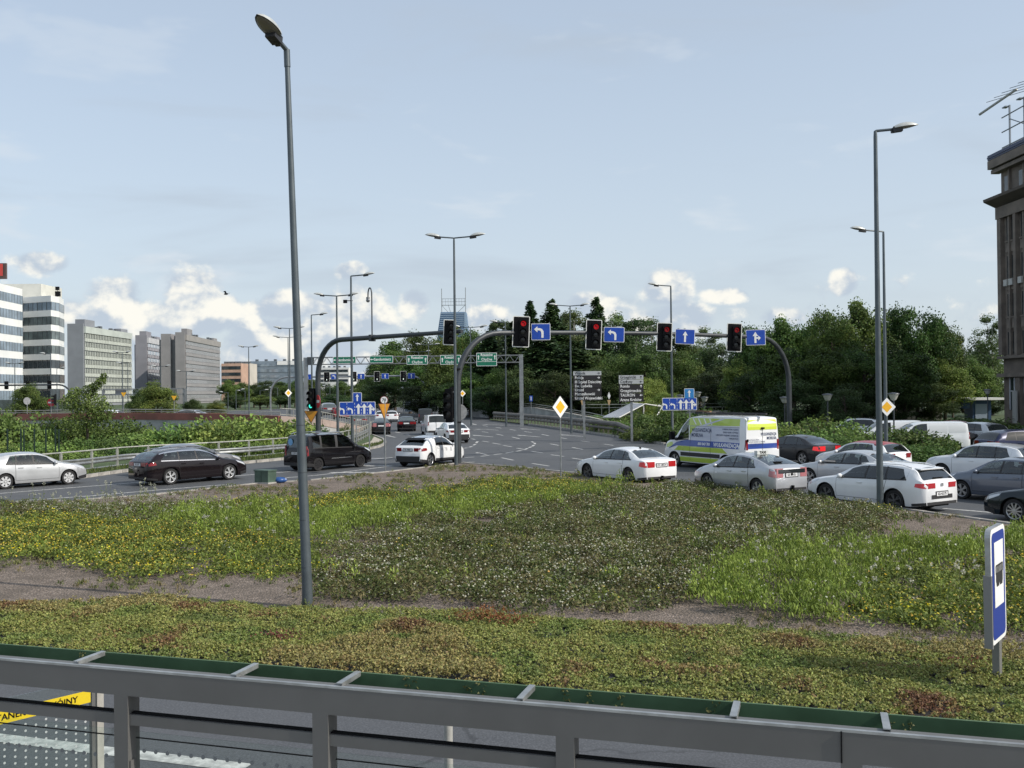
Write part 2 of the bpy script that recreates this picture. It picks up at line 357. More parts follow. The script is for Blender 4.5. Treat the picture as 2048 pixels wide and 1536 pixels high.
# ------------------------------------------------------------------ road paint (sheets 4 to 8 mm above the asphalt)
def zc(p, s, ox, oy): return (ox+p[0]/s, oy+p[1]/s)
dash = []
for a in [((245, 395), (340, 415)), ((480, 445), (590, 468)), ((765, 498), (920, 522)), ((1168, 557), (1245, 568)), ((1135, 448), (1255, 465)), ((940, 417), (1058, 432)),
          ((755, 385), (862, 400)), ((620, 355), (705, 370)), ((495, 330), (575, 343)), ((395, 307), (470, 320)), ((300, 290), (362, 299)), ((933, 315), (1012, 330)),
          ((1135, 348), (1235, 367)), ((1218, 288), (1300, 298)), ((1030, 258), (1088, 268)), ((852, 226), (920, 240)), ((692, 200), (760, 210)), ((555, 180), (612, 190)),
          ((425, 160), (478, 170)), ((305, 145), (352, 153)), ((1435, 318), (1520, 330)), ((578, 252), (648, 268)), ((430, 224), (495, 237)), ((298, 202), (355, 210)),
          ((190, 182), (228, 188)), ((200, 130), (245, 138))]:
    dash.append((zc(a[0], 4.6545, 900, 820), zc(a[1], 4.6545, 900, 820), .15))
for a in [((135, 443), (228, 438)), ((285, 432), (368, 422)), ((405, 417), (485, 407)), ((520, 402), (588, 390)), ((618, 385), (668, 375)), ((700, 367), (722, 357)), ((735, 352), (757, 342)),
          ((768, 338), (782, 326)), ((789, 318), (789, 308)), ((782, 303), (757, 294)), ((130, 357), (160, 352)), ((180, 347), (205, 338)), ((217, 329), (238, 318)), ((244, 308), (257, 293)), ((235, 275), (200, 268))]:
    dash.append((zc(a[0], 4.6545, 900, 820), zc(a[1], 4.6545, 900, 820), .17))
for a, b, w in [((0, 987), (150, 975), .16), ((150, 975), (300, 963), .16), ((300, 963), (470, 952), .16), ((470, 952), (610, 941), .16), ((610, 941), (735, 919), .16), ((-150, 1002), (0, 987), .16),
                ((-150, 1019), (0, 1005), .16), ((0, 1005), (180, 992), .16), ((180, 992), (330, 979), .16), ((330, 979), (470, 968), .16), ((545, 958), (640, 950), .16), ((640, 950), (785, 932), .16), ((735, 920), (785, 915), .16),
                ((927, 925), (949, 924), .16), ((1886, 1017), (2090, 1034), .16), ((1958, 1037), (2100, 1052), .2), ((1303, 959), (1389, 968), .16), ((1551, 987), (1660, 997), .16), ((1340, 966), (1400, 973), .16),
                ((1640, 978), (1760, 990), .16), ((1420, 952), (1490, 960), .16)]:
    dash.append((a, b, w))
for a, b in [((1180, 685), (1230, 695)), ((1290, 712), (1330, 720)), ((2010, 900), (2048, 905)), ((1960, 600), (2010, 610)), ((1940, 660), (2000, 668))]:
    dash.append((zc(a, 5.12, 560, 730), zc(b, 5.12, 560, 730), .18))
for k, (a, b, w) in enumerate(dash):
    p, q = G(*a), G(*b); d = (q-p); d.z = 0; s = d.normalized().cross(Vector((0, 0, 1)))*w*.5
    mb = MB().add([(v.x, v.y, .005) for v in (p+s, q+s, q-s, p-s)], [(0, 1, 2, 3)])
    o = struct('road_line', mb, M_PAINT, None, road)
def shape_paint(poly, parent, org, ang, z=.006):                     # flat painted figure, y forward
    c, s = math.cos(ang), math.sin(ang)
    pts = [(org.x+p[0]*c-p[1]*s, org.y+p[0]*s+p[1]*c, z) for p in poly]
    struct('painted_arrow', MB().add(pts, [tuple(range(len(pts)))]), M_PAINT, None, parent)
ARW = [(-.10, -2.4), (.10, -2.4), (.10, .9), (.38, .9), (0, 2.4), (-.38, .9), (-.10, .9)]
ARL = [(-.10, -2.4), (.10, -2.4), (.10, .7), (-.35, 1.35), (-.2, 1.8), (-1.05, 1.75), (-.75, .75), (-.55, 1.05), (-.10, .55)]
for (x, y), sh_ in [((300, 242), ARW), ((364, 182), ARL), ((725, 242), ARW), ((420, 138), ARL), ((740, 180), ARW), ((1130, 238), ARW)]:
    p = G(*zc((x, y), 4.6545, 900, 820)); shape_paint(sh_, road, p, R(24))
for (x, y), sh_ in [((1125, 730), ARW)]:
    p = G(*zc((x, y), 5.12, 560, 730)); shape_paint(sh_, road, p, R(18))
# crossing bars in front of the black van and the edge line of the bus lane
for px, py, w, h in [(700, 945, 1.9, .5), (735, 945.5, 1.9, .5), (745, 932, 1.9, .45), (712, 931, 1.5, .45), (742, 917, 1.8, .4)]:
    p = G(px, py); d = Vector((.98, .05, 0)); s = Vector((.55, -.83, 0))*h*.5
    struct('road_line', MB().add([(v.x, v.y, .007) for v in (p-d*w/2+s, p+d*w/2+s, p+d*w/2-s, p-d*w/2-s)], [(0, 1, 2, 3)]), M_PAINT, None, road)
e0, e1 = G(238, 1506), G(492, 1537); d = (e1-e0).normalized(); s = d.cross(Vector((0, 0, 1)))*.11; e2 = e1-d*.25
struct('road_line', MB().add([(v.x, v.y, .009) for v in (e0-d*14+s, e1+s, e1-s, e0-d*14-s)], [(0, 1, 2, 3)]), M_PAINT, None, buslane)
# ------------------------------------------------------------------ buildings
def frame(a, b):                            # thing origin at a, local x runs from a to b, local -y points outwards
    return math.atan2(b.y-a.y, b.x-a.x), (Vector((b.x, b.y, 0))-Vector((a.x, a.y, 0))).length
M_GLASSB = mat('sky_toned_window_glass', (.24, .30, .36), .12, .2, spec=.8, var=.3, vscale=.35)  # base colour lightened to stand for the sky reflected in the panes
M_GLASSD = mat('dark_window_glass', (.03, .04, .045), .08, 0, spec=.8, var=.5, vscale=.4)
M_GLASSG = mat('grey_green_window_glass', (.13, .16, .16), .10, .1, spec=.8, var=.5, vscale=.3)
M_WALLW = mat('white_cladding', (.74, .75, .74), .55, var=.07, vscale=.2)
M_MULL = mat('dark_mullion', (.10, .11, .12), .5)
def ribbon(name, label, front, back, ztop, sp, gh, n, base, glass, mull=1.5):
    org = front[0]; t = thing(name, label, 'office building', (org.x, org.y, 0))
    loc = lambda p: (p.x-org.x, p.y-org.y)
    pol = [loc(p) for p in front+back]; ing = [(x, y+.22) for x, y in pol[:len(front)]]+[(x, y-.3) for x, y in pol[len(front):]]
    z = ztop; wh = sp-gh
    for k in range(n):
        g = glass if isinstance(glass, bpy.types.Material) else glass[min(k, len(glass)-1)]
        part('spandrel_band', MB().prism(pol, z-wh, z), M_WALLW, t, None)
        w = part('window_band', MB().prism(ing, z-sp, z-wh), g, t, None)
        mm = MB().box((0, 0, 0), (.09, .12, gh-.01)).mesh('mullion', M_MULL)
        for a, b in zip(ing[:len(front)-1], ing[1:len(front)]):
            d = Vector((b[0]-a[0], b[1]-a[1])); L = d.length; m = max(1, int(L/mull))
            for i in range(m+1):
                p = Vector(a)+d*(i/m); ob('mullion', mm, w, (p.x, p.y-.04, z-wh-gh/2))
        z -= sp
    part('ground_storey', MB().prism(ing, 0, z), M_GLASSD, t, None)
    return t, pol
F1 = [A(-110, 787, 150), A(-30, 787, 163), A(46, 787, 178)]
b1, pol = ribbon('office_building', 'white office block with ribbon windows at left edge of photo', F1, [A(30, 787, 205), A(-120, 787, 190)], 29.7, 3.8, 2.1, 7, 0, M_GLASSB)
mb = MB().box((A(3, 787, 160).x-F1[0].x, 160*KD-F1[0].y, 31.0), (2.6, .5, 3.4)); sg = part('roof_sign', mb, mat('dark_red_brown_panel', (.10, .07, .065), .6), b1, None)
for i, s in enumerate([(0, 0), (1.0, .2)]): part('red_letter', MB().box((A(0, 787, 159.6).x-F1[0].x-.5+s[0], 159.5*KD-F1[0].y, 31.2), (.6, .12, 2.6)), mat('red_letter', (.55, .06, .05), .5), sg, None)
F2 = [A(30, 787, 188), A(103, 787, 184), A(119, 787, 187), A(128.5, 787, 192)]
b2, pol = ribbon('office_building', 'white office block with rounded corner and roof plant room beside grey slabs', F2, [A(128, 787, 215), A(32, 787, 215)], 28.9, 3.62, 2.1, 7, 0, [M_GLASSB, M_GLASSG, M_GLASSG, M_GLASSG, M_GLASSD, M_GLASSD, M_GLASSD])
a = A(62, 787, 197)-F2[0]; b = A(101, 787, 197)-F2[0]; mb = MB().box(((a.x+b.x)/2-2, a.y, 31.0), (b.x-a.x+5, 12, 4.3)); part('plant_room', mb, mat('pale_plant_room', (.55, .55, .50), .7, var=.1, vscale=.3), b2, None)
c = A(117, 787, 190)-F2[0]; mb = MB().box((c.x, c.y, 30.1), (1.2, .6, 1.3)).box((c.x-.1, c.y, 31.5), (.9, .5, .9)).tube([(c.x, c.y, 28.9), (c.x, c.y, 31)], .08, 6); part('roof_light', mb, M_BLACK, b2, None)
def slab(name, label, cor, far, dep, ztop, n, sp, wallc, finc, glass, top, nf, wings):
    rz, L = frame(cor, far); t = thing(name, label, 'office building', (cor.x, cor.y, 0), rz)
    mw = mat(wallc[0], wallc[1], .8, var=.12, vscale=.15); mf = mat(finc[0], finc[1], .7, var=.08, vscale=.3)
    part('wall', MB().box((L/2, dep/2+.5, ztop/2), (L, dep-.02, ztop)), mw, t, None)
    part('end_wall', MB().box((-.35, dep/2+.6, ztop/2+.5), (.6, dep, ztop+1)), mw, t, None)
    part('roof_fascia', MB().box((L/2, .35, ztop-1.25), (L+.2, .9, 2.5)), mat(top[0], top[1], .7, var=.1, vscale=.3), t, None)
    z = ztop-2.6
    for k in range(n):
        w = part('window_band', MB().box((L/2, .44, z-.85), (L-.4, .2, 1.6)), glass, t, None)
        part('spandrel', MB().box((L/2, .33, z-2.45), (L-.2, .2 if finc[0] == 'pale_green_grey_fin' else .1, 1.3)), mw if finc[0] != 'pale_green_grey_fin' else mf, w, None); mb = MB()
        for i in range(nf+1):
            x = .3+(L-.6)*i/nf; fd_ = .24 if finc[0] == 'pale_green_grey_fin' else .07; mb.box((x, .37-fd_/2, z-.93), (.62 if fd_ < .1 else .46, fd_, 1.6)); mb.box((x+.45, .15, z-2.45), (.16, .1, 1.25))
        part('facade_fins', mb, mf, w, None, kind='stuff')
        z -= sp
    for (x, y, sx, sy, h) in wings: part('stair_wing', MB().box((x, y, (ztop+h)/2), (sx, sy, ztop+h)), mw, t, None)
    for i in range(7): part('roof_vent', MB().box((L*random.uniform(.15, .8), dep*random.uniform(.3, .6), ztop+.5), (random.uniform(.8, 2), 1.2, random.uniform(.8, 1.8))), M_MULL, t, None)
    part('plant_room', MB().box((L*.10+2, dep*.5, ztop+1.4), (9, dep*.6, 2.8)), mw, t, None); part('plant_room', MB().box((L*.9, dep*.5, ztop+.7), (7, dep*.5, 1.6)), mw, t, None)
    return t
GW = ('grey_rendered_wall', (.23, .245, .27))
sA = slab('office_slab', 'grey office slab with pale greenish finned facade beside white block', A(172, 787, 278), A(265, 787, 312), 6.0, 30.0, 8, 3.3, GW, ('pale_green_grey_fin', (.45, .48, .44)), M_GLASSD, ('pale_green_fascia', (.42, .46, .43)), 30, [(9, 7.5, 6, 3.5, -1.5)])
sC = slab('office_slab', 'grey office slab with white fins, rightmost of the three slabs', A(374, 787, 316), A(442, 787, 364), 4.0, 29.6, 8, 3.3, ('warm_grey_wall', (.25, .245, .25)), ('white_grey_fin', (.46, .46, .47)), M_GLASSD, ('grey_brown_fascia', (.26, .25, .24)), 34, [(6, 5.9, 8, 1.5, -2), (4, 8.8, 7, 4.2, .4), (6, 11.4, 8, 1.2, -2)])
sB = slab('office_slab', 'small grey office slab between the two larger slabs', A(298, 787, 332), A(326, 787, 352), 5.0, 29.8, 8, 3.3, ('grey_rendered_wall_b', (.24, .24, .265)), ('white_band_fin', (.72, .72, .74)), M_GLASSB, ('pale_fascia', (.45, .46, .47)), 9, [(8, 6.6, 6, 1.6, -3)])
def lowblock(name, label, x0, x1, d, ytop, storeys, wall, glass, sp=3.4):
    a, b = A(x0, 787, d), A(x1, 787, d); ztop = A((x0+x1)/2, ytop, d).z; L = b.x-a.x
    t = thing(name, label, 'building', (a.x, a.y, 0))
    part('wall', MB().box((L/2, 8, ztop/2), (L, 16, ztop)), wall, t, None)
    for k in range(storeys):
        z = ztop-1.4-k*sp; part('window_band', MB().box((L/2, -.06, z-.9), (L*.94, .2, 1.7)), glass, t, None)
    for i in range(5): part('roof_vent', MB().box((L*(.1+.18*i), 5, ztop+.6), (1.5, 2, 1.2)), M_MULL, t, None)
    return t
lowblock('apartment_block', 'low pink and beige block right of the grey slabs', 443, 483, 400, 727, 4, mat('pink_beige_render', (.50, .33, .25), .85, var=.2, vscale=.12), M_GLASSD)
lowblock('apartment_block', 'beige low block behind the pink one', 468, 500, 415, 727, 4, mat('beige_render', (.48, .45, .40), .85, var=.1, vscale=.1), M_GLASSD)
gb = lowblock('glass_office', 'wide blue glass office seen behind the big lamp post', 500, 603, 430, 722, 6, mat('grey_blue_cladding', (.20, .25, .30), .4, var=.2, vscale=.1), M_GLASSB, 3.3)
part('roof_sign', MB().box((22, -.3, A(560, 726, 430).z), (12, .3, 2.2)), M_WHITE, gb, None)
lowblock('white_block', 'small white block with dark windows under the green signs', 640, 698, 520, 735, 3, mat('white_render', (.66, .66, .66), .7, var=.08, vscale=.1), M_GLASSD)
# blue tower
td = 340; t0, t1 = A(876, 787, td), A(938, 787, td); tw = t1.x-t0.x; ztw = A(908, 624, td).z
tow = thing('tower', 'blue louvred tower with roof billboard frame rising above trees', 'tower', (t0.x, t0.y, 0))
M_TB = mat('blue_steel_cladding', (.13, .21, .33), .45, .2, var=.12, vscale=.2); M_TB2 = mat('pale_blue_louvre', (.30, .40, .52), .45, .2)
part('shaft', MB().prism([(0, 0), (tw, 0), (tw, ztw-10), (tw-1.0, ztw), (1.6, ztw), (0, ztw-10)], .0, 12, 'y'), M_TB, tow, None)
for k in range(11):
    z = ztw-.6-k*.92; part('louvre', MB().box((tw/2, -.15, z), (tw-3.2+k*.2, .5, .34)), M_TB2, tow, None)
part('side_fin', MB().prism([(tw-2.0, ztw-10), (tw-.1, ztw-10), (tw-1.0, ztw), (tw-1.7, ztw)], -.3, -.05, 'y'), M_TB2, tow, None)
for x, zt in ((1.9, 15.5), (tw-1.3, 16)): part('mast', MB().tube([(x, 3, ztw-.2), (x, 3, ztw+zt*.72)], .16, 6), M_GALV, tow)
mb = MB()
for z in (3.4, 5.0, 6.4): mb.tube([(1.9, 2.9, ztw+z), (tw-1.3, 2.9, ztw+z)], .13 if z < 4 else .08, 6)
for i in range(9): x = 2.4+(tw-4.2)*i/8; mb.tube([(x, 2.9, ztw+3.4), (x, 2.9, ztw+6.4)], .07, 5)
for x0, x1 in ((2, 5), (5, 6), (tw-1.5, tw-5)): mb.tube([(x0, 2.8, ztw+3.3), (x1, 2.8, ztw)], .11, 5)
part('billboard_frame', mb, M_GALV, tow)
# brown building on the right
bb = thing('office_building', 'dark brown pilastered building at right edge of photo', 'building', (46.6, 71*KD, 0), R(-90)); bb.scale = (KD, 1, 1)
M_BRN = mat('soot_brown_render', (.19, .16, .135), .9, var=.3, vscale=.7, bump=.3, bscale=6); M_BRD = mat('dark_brown_cornice', (.11, .092, .078), .85, var=.3, vscale=.8)
BL = 32
part('wall', MB().box((BL/2, 7.6, 12.6), (BL, 14, 25.2)), M_BRN, bb, None)
part('end_pilaster', MB().box((.12, .45, 13.6), (.5, .5, 13.6)), M_BRN, bb, None)
for z, h, o in ((4.85, .35, .14), (6.55, .25, .10), (20.4, 1.1, .06)): part('string_course', MB().box((BL/2-.1, .5, z), (BL+.3, .6+o*2, h)), M_BRN, bb, None)
mb = MB(); mb.prism([(-.75, 21.6), (.6, 20.95), (.6, 21.75), (-.8, 21.85)], -.6, BL, 'x'); part('cornice', mb, M_BRD, bb, None)
part('attic_cornice', MB().box((BL/2-.2, .35, 24.5), (BL+.6, .8, .35)).box((BL/2-.2, .25, 25.2), (BL+1.0, 1.0, .8)), M_BRN, bb, None)
mb = MB()
for k in range(3): mb.box((BL/2-.3, -.05-.06*(k % 2), 25.75+k*.17), (BL+.9, .3, .15))
part('blue_roof_panel', mb, mat('navy_blue_panel', (.035, .05, .11), .5), bb, None)
win = MB().box((0, 0, 0), (.46, .10, 2.1)).mesh('window', M_GLASSD); sill = MB().box((0, -.1, -1.2), (.62, .2, .12)).mesh('sill', M_BRN); spn = MB().box((0, 0, 0), (.55, .18, .9)).mesh('panel', M_BRN)
pil = MB().box((0, 0, 0), (.34, .5, 13.3)).mesh('pilaster', M_BRN); pil2 = MB().box((0, 0, 0), (.20, .34, 13.3)).mesh('pilaster', M_BRN)
for b in range(15):
    x = .55+b*2.0
    for k in range(4):
        for s in (.42, 1.14):
            w = ob('window', win, bb, (x+s, .60, 7.9+k*3.6)); ob('sill', sill, w); ob('panel', spn, bb, (x+s, .56, 9.75+k*3.6))
    ob('pilaster', pil, bb, (x+1.78, .42, 13.3)); ob('pilaster', pil2, bb, (x+.78, .50, 13.3))
    w = ob('attic_window', MB().box((0, 0, 0), (.5, .1, 1.7)).mesh('attic_window', M_GLASSD), bb, (x+.3, .57, 22.9)); ob('sill', sill, w, (0, 0, .25))
    if b % 1 == 0: ob('attic_pilaster', MB().box((0, 0, 0), (.16, .3, 2.4)).mesh('attic_pilaster', M_BRN), bb, (x+.85, .5, 23.1))
    gw = ob('window', MB().box((0, 0, 0), (1.2, .08, 3.0)).mesh('window', M_GLASSD), bb, (x+.95, .58, 3.1))
    part('frame', MB().box((-.52, -.05, 0), (.10, .1, 3.0)).box((.12, -.05, 0), (.14, .1, 3.0)).box((-.25, -.05, .25), (.5, .08, .1)).box((.5, -.05, 0), (.2, .1, 3.0)), mat('white_window_frame', (.50, .52, .55), .5), gw, None)
    ob('ground_pilaster', MB().box((0, 0, 0), (.6, .45, 4.6)).mesh('ground_pilaster', M_BRN), bb, (x+2.0-.05, .40, 2.3))
for (x, k) in ((.97, 1), (1.69, 1), (2.97, 1)):
    part('air_conditioner', MB().box((x, .35, 13.6), (.5, .35, .6)), mat('pale_plastic', (.45, .45, .42), .6), bb, None)
part('sign_board', MB().box((2.75, -.25, 1.9), (.55, .12, 3.0)), mat('pale_grey_board', (.36, .36, .34), .6), bb, None)
sc = MB()
for i in range(6):
    x = .9+i*2.0; sc.box((x, .9, 28.0), (.12, .12, 5.0)); sc.box((x-.25, .7, 30.4), (.5, .4, .1))
    if i < 5: sc.tube([(x, .9, 29.2), (x+2, .9, 28.0)], .05, 5)
for z in (26.7, 28.2, 29.6): sc.tube([(.0, .75, z), (11.5, .75, z)], .06, 6)
for i in range(5): sc.tube([(.3+i*1.1, -.9, 31.0), (2.8+i*1.1, 1.2, 31.1)], .03, 5)
part('roof_scaffold', sc, mat('grey_blue_steel', (.22, .25, .28), .5, .5), bb)
part('roof_tube', MB().tube([(-.15, -1.3, 30.0), (3.4, -.1, 31.0)], .12, 8), mat('pale_tube', (.40, .42, .40), .5), bb)
# ------------------------------------------------------------------ walls, railings, guardrails
def polywall(mb, pts, z0f, z1f, th=.3):
    for a, b in zip(pts[:-1], pts[1:]):
        d = Vector((b.x-a.x, b.y-a.y, 0)).normalized(); nrm = Vector((-d.y, d.x, 0))*th*.5
        vs = []
        for p in (a, b):
            for s in (-1, 1):
                for zf in (z0f, z1f): q = p+nrm*s; vs.append((q.x, q.y, zf(p)))
        mb.add(vs, [(0, 1, 3, 2), (4, 6, 7, 5), (0, 4, 5, 1), (2, 3, 7, 6), (0, 2, 6, 4), (1, 5, 7, 3)])
    return mb
ow = thing('overpass_wall', 'long parapet wall of the raised road behind left bushes', 'wall', (WPTS[4].x, WPTS[4].y, 0)); o0 = Vector((WPTS[4].x, WPTS[4].y, 0))
wl = [p-o0 for p in WPTS]
part('retaining_wall', polywall(MB(), wl, lambda p: -.1, lambda p: p.z-.56, .34), M_CONCD, ow, None)
part('parapet', polywall(MB(), wl[:7], lambda p: p.z-.56, lambda p: p.z, .44), M_PARA, ow, None)
part('red_parapet', polywall(MB(), wl[6:], lambda p: p.z-.58, lambda p: p.z+.002, .46), M_PINK, ow, None)
mb = MB()
for a, b in zip(wl[:-1], wl[1:]):
    mb.tube([a+Vector((0, 0, .62 if a.x > wl[6].x+.1 else .30)), b+Vector((0, 0, .62 if b.x > wl[6].x-.1 else .30))], .035, 6); mb.tube([a+Vector((0, 0, .12)), b+Vector((0, 0, .12))], .03, 5)
    n = max(2, int((b-a).length/(.42 if a.x > wl[6].x+.1 else 1.6)))
    for i in range(n): p = a.lerp(b, i/n); mb.box((p.x, p.y, p.z+(.31 if a.x > wl[6].x+.1 else .15)), (.04, .04, .6 if a.x > wl[6].x+.1 else .3))
part('railing', mb, M_RAIL, ow)
# left guardrail: W beam, pipe rails and posts along the verge kerb
gl_px = [(-120, 978), (-20, 969), (60, 960), (168, 948), (259, 936), (370, 929), (485, 921), (600, 910), (680, 897), (715, 887), (735, 876), (746, 866)]
gp = [G(*p) for p in gl_px]
# resample
def resample(pts, step):
    out = [pts[0].copy()]; acc = 0.0
    for a, b in zip(pts[:-1], pts[1:]):
        L = (b-a).length; s = step-acc
        while s <= L: out.append(a.lerp(b, s/L)); s += step
        acc = (acc+L) % step
    out.append(pts[-1].copy()); return out
gps = resample(gp, 2.1)
gr = thing('guardrail', 'steel guardrail with pipe handrail along the left road', 'guardrail', gp[3]); g0 = gp[3]
loc = [p-g0 for p in gps]
def wbeam(pts, zc, hh=.31, th=.05, side=1):
    prof = [(-.5, 0), (-.36, 1), (-.2, 1), (-.06, 0), (.06, 0), (.2, 1), (.36, 1), (.5, 0)]
    rows = []
    for i, p in enumerate(pts):
        d = (pts[min(i+1, len(pts)-1)]-pts[max(i-1, 0)]).normalized(); n = Vector((d.y, -d.x, 0))*side
        rows.append([(p.x+n.x*th*o, p.y+n.y*th*o, zc+hh*u) for u, o in prof])
    return MB().grid(rows)
fine = [p-g0 for p in resample(gp, .7)]
part('beam', wbeam(fine, .60, side=1), M_GALV, gr, 60)
part('top_rail', MB().tube([p+Vector((0, 0, 1.12)) for p in loc], .035, 8), M_RAIL, gr)
part('lower_rail', MB().tube([p+Vector((0, 0, .22)) for p in loc], .04, 8), M_GALV, gr)
post_me = MB().box((0, 0, .5), (.09, .12, 1.0)).box((0, 0, 1.02), (.07, .07, .18)).mesh('post', M_RAIL)
for p in loc[1:-1]: ob('post', post_me, gr, (p.x, p.y, .05))
# right guardrail, low and dark, and the concrete wall behind it
rg = [G(*p) for p in ((980, 842), (1060, 851), (1128, 860), (1210, 871), (1262, 879))]; rg = [p+Vector((.5, .8, 0)) for p in rg]
M_RUST = mat('weathered_dark_rail', (.17, .16, .145), .7, .3, var=.35, vscale=1.5)
gr2 = thing('guardrail', 'low dark weathered guardrail along the right road edge', 'guardrail', rg[0])
l2 = [p-rg[0] for p in resample(rg, 1.4)]; h2 = [1.0 if i < len(l2)-5 else 1.0-.12*(i-len(l2)+5) for i in range(len(l2))]
part('beam', MB().tube([p+Vector((0, 0, h)) for p, h in zip(l2, h2)], .20, 8), M_RUST, gr2); part('lower_beam', MB().tube([p+Vector((0, -.06, max(.15, h-.42))) for p, h in zip(l2, h2)], .11, 8), M_RUST, gr2)
pm = MB().box((0, 0, .45), (.12, .16, .9)).mesh('post', M_RUST)
for p in l2: ob('post', pm, gr2, (p.x, p.y+.1, .08))
cw = [A(945, 787, 112), A(1020, 787, 104), A(1060, 787, 98), A(1130, 787, 88), A(1180, 787, 80), A(1222, 787, 74)]; cz = [1.3, 1.35, 1.65, 1.15, .85, .55]
for p, z in zip(cw, cz): p.z = z
c0 = Vector((cw[2].x, cw[2].y, 0)); cwt = thing('concrete_wall', 'pale concrete wall behind the right guardrail', 'wall', c0); lw = [p-c0 for p in cw]
part('wall', polywall(MB(), lw, lambda p: -.1, lambda p: p.z, .3), M_CONCD, cwt, None); part('coping', polywall(MB(), lw, lambda p: p.z, lambda p: p.z+.12, .42), M_CONC, cwt, None)
part('railing', MB().tube([p+Vector((0, .3, .55)) for p in lw], .04, 6).tube([p+Vector((0, .3, .32)) for p in lw], .03, 6), M_RAIL, cwt)
cw = [Vector((20, 86*KD, 0)), Vector((38, 86*KD, 0)), Vector((48.5, 84*KD, 0))]; far = thing('concrete_wall', 'low concrete wall with handrail left of the blue kiosk', 'wall', cw[0])
lw = [p-cw[0] for p in cw]
part('wall', polywall(MB(), lw, lambda p: .0, lambda p: 1.35, .3), M_CONC, far, None)
mb = MB()
for z in (1.75, 2.15): mb.tube([p+Vector((0, 0, z)) for p in lw], .045, 6)
for p in resample(lw, 2.2): mb.box((p.x, p.y, 1.75), (.06, .06, .85))
part('railing', mb, M_RAIL, far)
fn = thing('low_fence', 'low black picket fence in front of the pale wall', 'fence', (22, 82*KD, 0)); mb = MB()
part('rail', MB().box((12.5, 0, .75), (25, .05, .05)).box((12.5, 0, .25), (25, .05, .05)), M_BLACK, fn, None)
pk = MB().box((0, 0, .45), (.05, .05, .9)).mesh('picket', M_BLACK)
for i in range(50): ob('picket', pk, fn, (i*.5+.2, 0.04, 0))
rl = thing('railing', 'pale pipe railing running across behind the park lamps', 'railing', (9, 96*KD, 0)); mb = MB()
for z in (1.6, 2.0): mb.tube([(0, 0, z), (20, -8, z)], .05, 6)
for i in range(9): mb.box((2.5*i, -i, 1.0), (.07, .07, 2.0))
part('rails', mb, M_RAIL, rl)
mf = MB().box((0, 0, 1.0), (.07, .07, 2.0)).mesh('fence_post', mat('dark_green_post', (.012, .03, .02), .6)); 
fg = thing('wire_fence', 'row of dark green fence posts among the left bushes', 'fence', G(60, 915))
for i, (px, h) in enumerate(((15, 1.9), (42, 1.9), (48, 1.8), (69, 1.9), (92, 1.9), (111, 1.9), (118, 1.9))):
    p = A(px, 900, 43.5)-G(60, 915); ob('fence_post', mf, fg, (p.x, p.y, -.1+random.uniform(-.05, .05)))
part('wire', MB().tube([(-2, .4, 1.7), (2.4, .4, 1.7)], .008, 4).tube([(-2, .4, 1.0), (2.4, .4, 1.0)], .008, 4), M_POLED, fg)
# ------------------------------------------------------------------ street lamps
M_HEADT = mat('lamp_head_pale_shell', (.42, .44, .43), .4, .1, var=.15, vscale=6); M_HEADB = mat('lamp_head_dark_base', (.02, .02, .022), .5); M_LENS = mat('lamp_lens', (.16, .15, .12), .2, spec=.6)
def head_parts(parent, base, dirv, s=1.0, tilt=.12):       # cobra head: dark box at the root, pale domed shell, glass bowl
    rz = math.atan2(dirv[1], dirv[0]); e = ob('lamp_head', None)
    bm = MB()
    rows = []
    for i in range(9):
        u = i/8; x = u*.78*s; w = .17*s*math.sin(math.pi*min(1, .18+u*.82))**.6+.004; hz = .15*s*math.sin(math.pi*min(1, .12+u*.88))**.7
        rows.append([(x, w*math.cos(a), .02*s+hz*math.sin(a)) for a in [math.pi*k/8 for k in range(9)]])
    bpy.data.objects.remove(e)
    shell = part('lamp_head', MB().grid(rows), M_HEADT, parent, 50, base, (0, -tilt, rz))
    rows = []
    for i in range(7):
        u = i/6; x = .06*s+u*.66*s; w = .16*s*math.sin(math.pi*min(1, .22+u*.76))**.6; hz = .05*s*math.sin(math.pi*min(1, .2+u*.78))
        rows.append([(x, w*math.cos(a), .016*s-hz*math.sin(a)) for a in [math.pi*k/6 for k in range(7)]])
    part('lens', MB().grid(rows), M_LENS if s > .9 else M_HEADB, shell, 50)
    part('housing', MB().box((.10*s, 0, -.03*s), (.30*s, .2*s, .15*s)).box((-.02*s, 0, -.06*s), (.16*s, .1*s, .1*s)), M_HEADB, shell, None)
def lamp(label, base, h, arms, r0=.10, r1=.055, lean=(0, 0), hs=1.0, group='street lamps', mt=None, rise=.06, name='street_lamp'):
    t = thing(name, label, 'street lamp', base, 0, group); mt = mt or M_POLE
    top = Vector((lean[0], lean[1], h))
    part('pole', MB().tube([(0, 0, -.05), top*.004+Vector((0, 0, .35)), top*.22+Vector((0, 0, 0)), top*.985, top], [r0*1.15, r0, r0*.9, r1, r1*.8], 14), mt, t)
    for (dx, dy, L) in arms:
        d = Vector((dx, dy, 0)).normalized(); e = top+d*L+Vector((0, 0, rise*L))
        part('arm', MB().tube([top-Vector((0, 0, .02)), top+d*.03, e], r1*.72, 8), mt, t)
        head_parts(t, e, (d.x, d.y), hs)
    return t
def on(px, d): p = A(px, 787, d); return Vector((p.x, p.y, .08))
def hz(px, py, d): return A(px, py, d).z-.08
